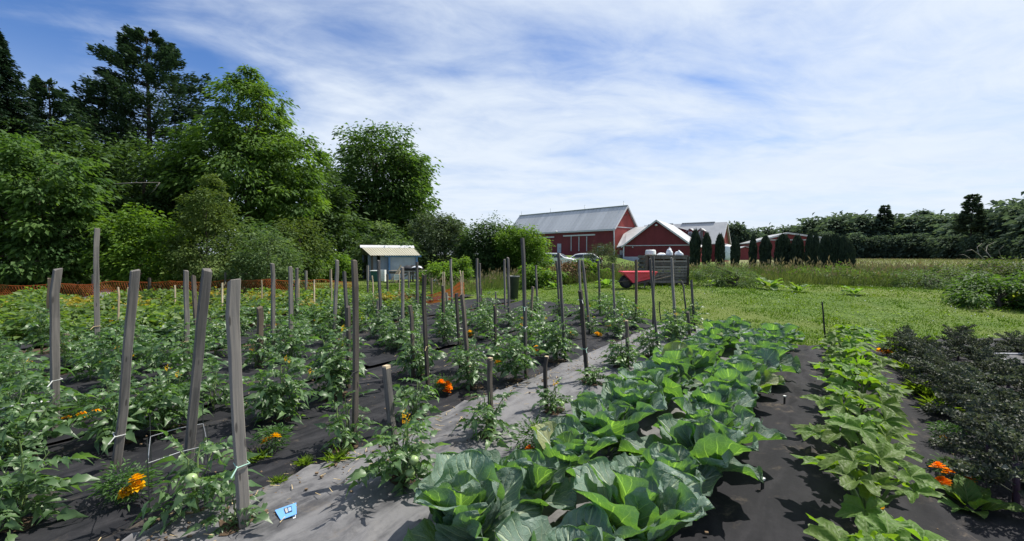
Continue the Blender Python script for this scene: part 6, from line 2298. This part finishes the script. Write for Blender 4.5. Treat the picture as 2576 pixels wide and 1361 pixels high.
CAB = [cabbage_leaf(s, 0.33 + 0.02 * (s % 3), 0.255 + 0.018 * (s % 4)) for s in range(9)]
midrib = MB().tube([(0, 0, 0), (0, 0.09, 0.0), (0, 0.19, -0.012), (0, 0.27, -0.045)], [0.011, 0.008, 0.005, 0.0015], 6).mesh('midrib', 'stem_pale', True)
cab_stem = MB().tube([(0, 0, -0.05), (0, 0, 0.10)], [0.02, 0.024], 8).mesh('stem', 'stem_pale', True)
ORD = ['nearest', 'second', 'third', 'fourth', 'fifth', 'sixth', 'seventh', 'eighth', 'ninth', 'tenth', 'eleventh', 'twelfth', 'thirteenth', 'fourteenth', 'fifteenth']


def cabbage(x, y, scale, label, n=15):
    t = thing('cabbage_plant', label, 'cabbage', (x, y, cloth_top(x, y) + 0.0), rp.uniform(0, 6.28), 'cabbages in the double row')
    t.scale = (scale,) * 3
    link('stem', cab_stem, t)
    for k in range(n):
        q = k / (n - 1)
        yaw = k * 2.399 + rp.uniform(-.25, .25)
        el = 0.62 + 0.78 * q ** 0.8 + rp.uniform(-.28, .28)
        sc = (1.08 - 0.36 * q) * rp.uniform(0.80, 1.12)
        M = Matrix.Rotation(yaw, 4, 'Z') @ Matrix.Translation((rp.uniform(-.03, .03), rp.uniform(0, .05) * (1 - q), 0.03 + 0.05 * q)) @ Matrix.Rotation(rp.uniform(-.5, .5), 4, 'Z') @ Matrix.Rotation(el, 4, 'X') @ Matrix.Rotation(rp.uniform(-.45, .45), 4, 'Y') @ Matrix.Scale(sc, 4)
        o = link('leaf', CAB[rp.randrange(9)], t)
        o.matrix_local = M
    return t


for row, (t_, s0) in enumerate(((1.18, 1.27), (0.62, 1.30))):
    for k in range(15):
        s_ = s0 + k * 0.42
        if s_ > 7.35:
            break
        x, y = ST(s_ + rp.uniform(-.05, .05), t_ + rp.uniform(-.05, .05))
        nth = ORD[k]
        cabbage(x, y, rp.uniform(0.96, 1.18), f'{nth} broad leaved cabbage from the camera in the row ' + ('beside the gray cloth' if row == 0 else 'beside the dark path'))


# ------------------------------------------------------------------ squash plants
def squash_leaf(seed, R=0.15):
    r = np.random.default_rng(seed)
    na, nr = 61, 7
    phi = np.linspace(-2.85, 2.85, na)
    lobes = np.array([-2.2, -1.1, 0, 1.1, 2.2])
    amp = np.array([0.72, 0.92, 1.15, 0.92, 0.72])
    rad = np.zeros(na)
    for l, a in zip(lobes, amp):
        rad = np.maximum(rad, a * np.exp(-((phi - l) / 0.52) ** 2))
    rad = 0.30 + 0.70 * rad
    rad = rad * (1 + 0.06 * np.sign(np.sin(phi * 17 + seed)) * np.abs(np.sin(phi * 17 + seed))) * (1 + 0.05 * r.normal(0, 1, na))
    k = np.linspace(0.02, 1, nr)
    PH, K = np.meshgrid(phi, k, indexing='ij')
    RR = rad[:, None] * K * R
    fold = np.cos((PH) * 2 * np.pi / 1.1)
    Z = 0.050 * K ** 1.0 * (R / 0.15) - 0.030 * K ** 2.6 + 0.014 * K * -fold * (R / 0.15) + 0.010 * np.sin(PH * 9 + seed) * K ** 3
    X, Y = np.sin(PH) * RR, np.cos(PH) * RR
    uvu = K
    fr = np.mod(PH / 1.1 + 0.5, 1.0)
    V = np.stack([X, Y, Z], -1).reshape(-1, 3)
    return np_mesh('leaf', V, grid_faces(na, nr), 'squash_leaf', True, None, np.stack([uvu, fr], -1).reshape(-1, 2))


SQ = [squash_leaf(s, 0.15 + 0.008 * (s % 3)) for s in range(6)]
sq_flower = MB().lathe([(0.004, 0), (0.008, 0.03), (0.02, 0.07), (0.032, 0.085)], 10, None, False).mesh('flower', 'petal_yellow', True)


def squash(x, y, scale, label, n=13, seed=0):
    t = thing('squash_plant', label, 'squash', (x, y, cloth_top(x, y)), 0, 'squash plants along the dark path')
    r = random.Random(seed)
    for k in range(n):
        yaw = k * 2.399 + r.uniform(-.3, .3)
        reach = (0.06 + 0.20 * (1 - k / n) * r.uniform(0.7, 1.15)) * scale
        h = (0.12 + 0.17 * (k / n) ** 0.7 * r.uniform(0.8, 1.15) + r.uniform(0, 0.04)) * scale
        tip = Vector((math.sin(-yaw) * reach, math.cos(-yaw) * reach, h))
        mid = tip * 0.5 + Vector((0, 0, h * 0.22))
        o = link('leaf', SQ[r.randrange(6)], t)
        o.matrix_local = Matrix.Translation(tip) @ Matrix.Rotation(yaw + r.uniform(-.3, .3), 4, 'Z') @ Matrix.Rotation(r.uniform(-0.75, 0.25), 4, 'X') @ Matrix.Rotation(r.uniform(-.4, .4), 4, 'Y') @ Matrix.Scale(scale * r.uniform(0.60, 0.98), 4)
        pm = MB().tube([(0, 0, 0.01), mid, tip], [0.010 * scale, 0.008 * scale, 0.005 * scale], 6, False).build('petiole', 'stem_green', t, True)
    if seed in (1, 4):
        f = link('flower', sq_flower, t)
        f.matrix_local = Matrix.Translation((-0.1, -0.1, 0.12)) @ Matrix.Rotation(0.7, 4, 'X')
    return t


for k in range(10):
    s_ = 2.05 + k * 0.60
    x, y = ST(s_ + rp.uniform(-.05, .05), -0.18 + rp.uniform(-.07, .07))
    squash(x, y, rp.uniform(0.88, 1.1), f'{ORD[k]} squash plant from the camera in the row along the dark path', 12, k)


# ------------------------------------------------------------------ kale
def kale_leaf(seed, L=0.26):
    """curly leaf: tight ruffles all over an arching blade, on a bare stalk"""
    r = np.random.default_rng(seed)
    n = 190
    u = 0.28 + 0.72 * r.random(n)
    v = np.clip(r.normal(0, 0.6, n), -1, 1)
    bend = r.uniform(0.5, 1.1)
    half = 0.070 * np.sin(np.pi * ((u - 0.28) / 0.72) ** 0.75) ** 0.6 + 0.008
    pos = np.stack([v * half, u * L, -bend * 0.45 * L * u ** 2.2 + 0.25 * half * np.abs(v) + r.normal(0, 0.010, n)], 1)
    d = unit(np.stack([np.sign(v) * (0.5 + np.abs(v)) + r.normal(0, 0.5, n), 0.5 + r.normal(0, 0.5, n), r.normal(0.25, 0.6, n)], 1))
    V, F = blades(pos, d, unit(r.normal(0, 1, (n, 3)) + [0, 0, 0.8]), r.uniform(0.016, 0.034, n), r.uniform(0.014, 0.030, n), 0.25, 0.2)
    T = np.repeat(np.clip(r.normal(0.45, 0.3, n), 0, 1), 4)
    ks = np.linspace(0, 1, 6)
    pts = np.stack([0 * ks, ks * L, -bend * 0.45 * L * ks ** 2.2], 1)
    w = 0.006
    Vr = np.concatenate([pts + [w, 0, 0], pts - [w, 0, 0], pts - [0, 0, w]])
    Fr = []
    for i in range(5):
        for a, b in ((0, 6), (6, 12), (12, 0)):
            Fr += [(a + i, b + i, b + i + 1), (a + i, b + i + 1, a + i + 1)]
    V, F, T = joinm([(V, F, T), (Vr, np.array(Fr), np.full(len(Vr), 1.0))])
    return np_mesh('leaf', V, F, 'leaf_kale', False, T)


KL = [kale_leaf(s) for s in range(6)]
kale_stem = MB().tube([(0, 0, -0.05), (0.01, 0, 0.12), (0, 0.01, 0.26)], [0.016, 0.014, 0.010], 7).mesh('stem', 'stem_purple', True)


def kale(x, y, scale, label, group, n=14):
    t = thing('kale_plant', label, 'kale', (x, y, cloth_top(x, y)), rp.uniform(0, 6.28), group)
    t.scale = (scale,) * 3
    link('stem', kale_stem, t)
    for k in range(n):
        q = k / (n - 1)
        M = Matrix.Rotation(k * 2.399 + rp.uniform(-.3, .3), 4, 'Z') @ Matrix.Translation((0, 0.01, 0.06 + 0.20 * q)) @ Matrix.Rotation(0.35 + 0.95 * q + rp.uniform(-.2, .2), 4, 'X') @ Matrix.Rotation(rp.uniform(-.4, .4), 4, 'Y') @ Matrix.Scale(rp.uniform(0.85, 1.2) * (1.1 - 0.3 * q), 4)
        link('leaf', KL[rp.randrange(6)], t).matrix_local = M


for row, t_ in enumerate((-0.84, -1.30, -1.80)):
    for k in range(11):
        s_ = 2.75 + k * 0.50 + row * 0.22
        x, y = ST(s_ + rp.uniform(-.08, .08), t_ + rp.uniform(-.08, .08))
        if x / y > 1.42:
            continue
        kale(x, y, rp.uniform(0.66, 0.98), f'{ORD[k]} dark curly kale from the camera in the ' + ('kale row nearest the squash', 'middle kale row', 'outermost kale row by the photo edge')[row], 'rows of dark curly kale')


# ------------------------------------------------------------------ marigolds
def marigold_foliage(seed):
    r = np.random.default_rng(seed)
    V, F, T, cen = leaf_cloud(r, [(0, 0, 0.07, 0.075, 0.075, 0.06), (0.02, 0, 0.11, 0.05, 0.05, 0.04)], 30, 22, 0.028, aspect=0.26, clump_r=0.30, shell=0.4, droop=-0.1)
    return np_mesh('foliage', V, F, 'leaf_marigold', False, T)


def bloom(seed, mat):
    r = np.random.default_rng(seed)
    P_, D_, L_ = [], [], []
    for ring, (el, n, rr, L) in enumerate(((0.15, 12, 0.004, 0.026), (0.45, 12, 0.003, 0.022), (0.8, 10, 0.002, 0.018), (1.2, 8, 0.001, 0.014))):
        for k in range(n):
            a = 6.283 * (k + 0.5 * ring) / n + r.normal(0, 0.1)
            P_.append((math.cos(a) * rr, math.sin(a) * rr, 0.004 * ring))
            D_.append((math.cos(a) * math.cos(el), math.sin(a) * math.cos(el), math.sin(el)))
            L_.append(L * r.uniform(0.85, 1.12))
    n = len(P_)
    V, F = blades(np.array(P_), np.array(D_), np.tile([[0.01, 0.02, 1.0]], (n, 1)), np.array(L_), 0.016, 0.18, 0.10, 0.72)
    return np_mesh('bloom', V, F, mat, False, np.repeat(np.clip(r.normal(0.5, 0.3, n), 0, 1), 4))


MF = [marigold_foliage(s) for s in (1, 2, 3)]
BLM = {'o': [bloom(s, 'petal_orange') for s in (1, 2)], 'y': [bloom(s, 'petal_yellow') for s in (3, 4)]}
stalk = MB().tube([(0, 0, 0), (0.004, 0, 0.1), (0, 0, 0.2)], [0.0035, 0.003, 0.0025], 5, False).mesh('stalk', 'stem_green', True)
MARI = [
    (322, 1278, 0.24, 'y', [(345, 1207), (345, 1224), (318, 1240)], 'yellow marigold on the near left cloth beside the wire cage'),
    (690, 1148, 0.22, 'y', [(671, 1110), (693, 1100)], 'yellow marigold right of the nearest stake'),
    (1112, 998, 0.2, 'o', [(1110, 964), (1125, 968), (1128, 977), (1124, 986)], 'orange marigold in the middle of the dark cloth'),
    (1356, 898, 0.16, 'y', [(1350, 876), (1349, 884), (1350, 892)], 'yellow marigold between middle stakes, three blooms stacked'),
    (1256, 932, 0.16, 'y', [(1253, 913)], 'single yellow marigold behind the short dark pale topped stake'),
    (1342, 1165, 0.30, 'o', [(1332, 1133), (1375, 1101), (1386, 1117)], 'tall leafy orange marigold against the gray cloth by the cabbages'),
    (1580, 1012, 0.26, 'o', [(1577, 990), (1561, 993)], 'orange marigold just above the cabbage leaves on the cloth side'),
    (1712, 905, 0.22, 'o', [(1703, 881), (1713, 880), (1718, 888), (1705, 888)], 'red orange marigold at the far cabbages by the stakes'),
    (1800, 850, 0.22, 'y', [(1803, 838), (1808, 843)], 'orange yellow marigold over the farthest cabbages'),
    (1899, 860, 0.22, 'o', [(1898, 847)], 'small orange marigold between the farthest cabbages'),
    (1588, 1200, 0.2, 'o', [(1583, 1176), (1578, 1184)], 'orange marigold deep between the near cabbages'),
    (1362, 1210, 0.2, 'o', [(1361, 1181)], 'lone small orange bloom between the nearest cabbages'),
    (1440, 858, 0.18, 'y', [(1438, 840)], 'yellow marigold at the stake to the barn door'),
    (1506, 852, 0.16, 'y', [(1502, 840), (1508, 842)], 'yellow marigold on straw in the far cloth'),
    (1532, 834, 0.16, 'y', [(1530, 819)], 'yellow marigold at the cloth end near the lawn'),
    (2232, 900, 0.2, 'y', [(2212, 883), (2228, 882), (2236, 886), (2230, 890)], 'yellow marigolds at the far end of the squash row'),
    (2385, 1135, 0.2, 'y', [(2381, 1106)], 'single yellow marigold between squash and kale'),
    (2405, 1240, 0.2, 'o', [(2362, 1177), (2389, 1193), (2436, 1211), (2371, 1214)], 'bright orange marigold with four blooms beside the kale'),
    (195, 1072, 0.24, 'y', [(206, 1045), (168, 1055), (240, 1038)], 'yellow marigold among the thick left tomatoes'),
    (82, 800, 0.2, 'o', [(90, 784), (70, 789)], 'orange marigold pair on the far left dark cloth'),
    (105, 818, 0.2, 'y', [(103, 804)], 'lone yellow marigold below the far left orange pair'),
    (20, 845, 0.2, 'o', [(18, 827)], 'orange marigold at the far left photo edge'),
    (436, 1020, 0.24, 'y', [(437, 993), (420, 990)], 'yellow marigold in tomatoes left of the knotted stake'),
    (1004, 885, 0.18, 'y', [(1002, 862)], 'yellow marigold before the work table stake'),
    (1183, 858, 0.18, 'y', [(1182, 836), (1184, 845)], 'yellow marigold before the large dark shrub'),
]
for px, py, h, cl, bl, lab in MARI:
    b = G(px, py)
    t = thing('marigold', lab, 'marigold', (b.x, b.y, cloth_top(b.x, b.y)), 0, 'marigolds among the vegetables')
    f = link('foliage', MF[rp.randrange(3)], t)
    f['kind'] = 'stuff'
    k = h / 0.20
    f.scale = (k, k, k)
    f.rotation_euler = (0, 0, rp.uniform(0, 6))
    for (qx, qy) in bl:
        Yb = b.y - 0.05 + rp.uniform(-.03, .02)
        p = P(qx, qy, Yb) - Vector(t.location)
        o = link('bloom', rp.choice(BLM[cl]), t)
        o.location = p
        o.rotation_euler = (rp.uniform(0.05, 0.5), rp.uniform(-.4, .4), rp.uniform(0, 6))
        sc = 1.35 if py > 1000 else 1.6
        o.scale = (sc,) * 3
        s = link('stalk', stalk, t)
        s.location = (p.x * 0.6, p.y * 0.6, max(0, p.z - 0.2))
        s.scale = (1, 1, min(1.0, max(0.1, p.z / 0.2)))
        d = Vector((p.x * 0.4, p.y * 0.4, max(0.05, min(0.2, p.z))))
        s.rotation_euler = d.to_track_quat('Z', 'Y').to_euler()


# ------------------------------------------------------------------ weeds with broad leaves, grass tufts
def broad_leaf(seed, L=0.3):
    r = np.random.default_rng(seed)
    nu, nv = 13, 9
    u = np.linspace(0, 1, nu)[:, None] * np.ones((1, nv))
    v = np.ones((nu, 1)) * np.linspace(-1, 1, nv)[None, :]
    half = 0.004 + 0.30 * L * np.power(np.clip(np.sin(np.pi * np.power(np.clip((u - .08) / .92, 0, 1), 0.7)), 0, 1), 0.7)
    ang = r.uniform(0.6, 1.4) * u ** 1.3
    ds = L / (nu - 1)
    y = np.cumsum(np.cos(ang) * ds, axis=0)
    z = -np.cumsum(np.sin(ang) * ds, axis=0)
    zz = 0.35 * half * np.abs(v) + 0.012 * np.sin(u * 17 + seed + 2 * v) * np.abs(v) ** 2
    V = np.stack([v * half, y + zz * np.sin(ang), z + zz * np.cos(ang)], -1).reshape(-1, 3)
    return np_mesh('leaf', V, grid_faces(nu, nv), 'weed_leaf', True, None, np.stack([u, v * .5 + .5], -1).reshape(-1, 2))


BRL = [broad_leaf(s) for s in range(4)]
for px, py, sc, n, lab in ((1820, 718, 1.3, 16, 'broad leaved weed clump right of the pallet bin'), (1790, 700, 1.0, 12, 'smaller leafy weed clump touching the pallet bin'), (1935, 728, 1.3, 14, 'broad leaved weed clump in the meadow edge'),
                           (2010, 735, 0.9, 10, 'small broad leaved weed alone at the lawn edge'), (2150, 742, 0.9, 9, 'low leafy weed beyond the black post'), (2560, 775, 1.2, 12, 'large leaved weed at the right photo edge of the lawn'), (2440, 745, 1.1, 12, 'leafy weed before the pale tall weeds'),
                           (2440, 1290, 0.55, 9, 'long leaved weed under the four bloom orange marigold'), (1395, 726, 1.0, 11, 'bright leafy weed below the parked cars'), (1525, 722, 1.0, 11, 'leafy weed under the feathery bush')):
    b = G(px, py)
    t = thing('leafy_weed', lab, 'weed', b, rp.uniform(0, 6), 'broad leaved weeds')
    t.scale = (sc,) * 3
    for k in range(n):
        q = k / n
        link('leaf', BRL[rp.randrange(4)], t).matrix_local = Matrix.Rotation(k * 2.4 + rp.uniform(-.3, .3), 4, 'Z') @ Matrix.Translation((0, 0.03, 0.02)) @ Matrix.Rotation(0.35 + 0.95 * q + rp.uniform(-.2, .2), 4, 'X') @ Matrix.Scale(rp.uniform(0.8, 1.2), 4)


def tuft(seed, n=90, h=0.3):
    r = np.random.default_rng(seed)
    pos = np.concatenate([r.normal(0, 0.045, (n, 2)), np.zeros((n, 1))], 1)
    d = np.stack([r.normal(0, 0.55, n), r.normal(0, 0.55, n), np.ones(n)], 1)
    V, F = blades(pos, d, unit(r.normal(0, 1, (n, 3))), r.uniform(0.5, 1.1, n) * h, 0.010, 0.15, 0.35, 0.35)
    return np_mesh('grass_tuft', V, F, 'grass_weed', False, np.repeat(r.random(n), 4))


TUFT = [tuft(1), tuft(2)]
for px, py, sc, lab in ((2330, 1010, 1.0, 'bright grass tuft between squash and kale'), (2290, 950, 0.9, 'grass tuft farther along between squash and kale'), (2350, 1050, 0.8, 'nearest grass tuft between squash and kale'), (2270, 905, 1.1, 'grass tuft at the far end of the squash row'),
                       (850, 1180, 0.5, 'grass weeds at the foot of the yellowing tomato'), (770, 1190, 0.35, 'thin grass weed growing through the cloth seam'), (700, 1240, 0.3, 'tiny grass weed in the cloth seam above the blue card'),
                       (2310, 880, 1.0, 'grass tuft beside the first kale'), (1545, 1300, 0.4, 'grass blades between the nearest cabbages'), (650, 1175, 0.4, 'grass weed under the yellow marigold by the nearest stake')):
    b = G(px, py)
    o = link('grass_tuft', TUFT[rp.randrange(2)])
    o.location = (b.x, b.y, b.z + 0.05)
    o.scale = (sc,) * 3
    o.rotation_euler = (0, 0, rp.uniform(0, 6))
    tag(o, lab, 'grass tuft', 'grass tufts in the beds')


# ------------------------------------------------------------------ blue card, wire cage, pipe
cs = [G(692, 1317), G(707, 1343), G(747, 1330), G(746, 1303)]
up = Vector((0, 0, 0.066))
o = thing('blue_card', 'folded light blue card with dark printed panel lying on gray cloth', 'card', (0, 0, 0))
q = [c + up for c in cs]
q[3] += Vector((0, 0, 0.012))
q[2] += Vector((0, 0, 0.006))
MB().prism(q, (0, 0, 0.003)).build('cover', 'card_blue', o)
q2 = [q[0] + Vector((-0.004, -0.006, -0.012)), q[1] + Vector((0.004, -0.008, -0.012)), q[2] + Vector((0, -0.01, -0.012)), q[3] + Vector((0, 0, -0.012))]
MB().prism(q2, (0, 0, 0.002)).build('back_leaf', 'card_white', o)


def on_card(u, v, z):
    return (q[0] * (1 - u) + q[3] * u) * (1 - v) + (q[1] * (1 - u) + q[2] * u) * v + Vector((0, 0, z))


def card_patch(name, u0, u1, v0, v1, z, mat):
    MB().prism([on_card(u0, v0, z), on_card(u0, v1, z), on_card(u1, v1, z), on_card(u1, v0, z)], (0, 0, 0.0006)).build(name, mat, o)


card_patch('printed_panel', 0.38, 0.76, 0.16, 0.66, 0.0034, 'ink_dark')
card_patch('printed_box', 0.42, 0.53, 0.22, 0.60, 0.0042, 'card_white')
card_patch('printed_box', 0.57, 0.73, 0.24, 0.58, 0.0042, 'card_blue')
for k in range(4):
    card_patch('print_line', 0.43, 0.52, 0.26 + k * 0.09, 0.29 + k * 0.09, 0.0050, 'ink_dark')
    card_patch('print_line', 0.59, 0.71, 0.28 + k * 0.08, 0.305 + k * 0.08, 0.0050, 'card_white')

cg = thing('tomato_cage', 'thin steel wire tomato cage between leaning stake and nearest stake', 'tomato cage', (0, 0, 0))
A, B = P(372, 1165, 2.02), P(522, 1120, 2.32)
off = Vector((-0.24, 0.30, 0.0))
C, D = A + off, B + off
cor = [A, B, D, C]
for p in cor:
    MB().tube([(p.x, p.y, gz(p.x, p.y) - 0.03), p + Vector((0, 0, 0.12))], 0.0022, 5).build('leg', 'wire_dark', cg)
for dz, m in ((0.0, 'twine_white'), (-0.34, 'twine_white')):
    mb = MB()
    for i in range(4):
        a, b_ = cor[i] + Vector((0, 0, dz)), cor[(i + 1) % 4] + Vector((0, 0, dz))
        mb.tube([a, (a + b_) / 2 + Vector((0, 0, 0.008)), b_], 0.0020, 5)
    mb.build('rung', 'wire_steel', cg)
a, b_ = G(-60, 1072), G(128, 1034)
o = MB().tube([a + Vector((0, 0, 0.085)), (a + b_) / 2 + Vector((0, 0, 0.11)), b_ + Vector((0, 0, 0.09))], 0.011, 8).build('irrigation_pipe', 'plastic_white', None, True)
tag(o, 'thin pale irrigation pipe on the cloth at the left photo edge', 'pipe')
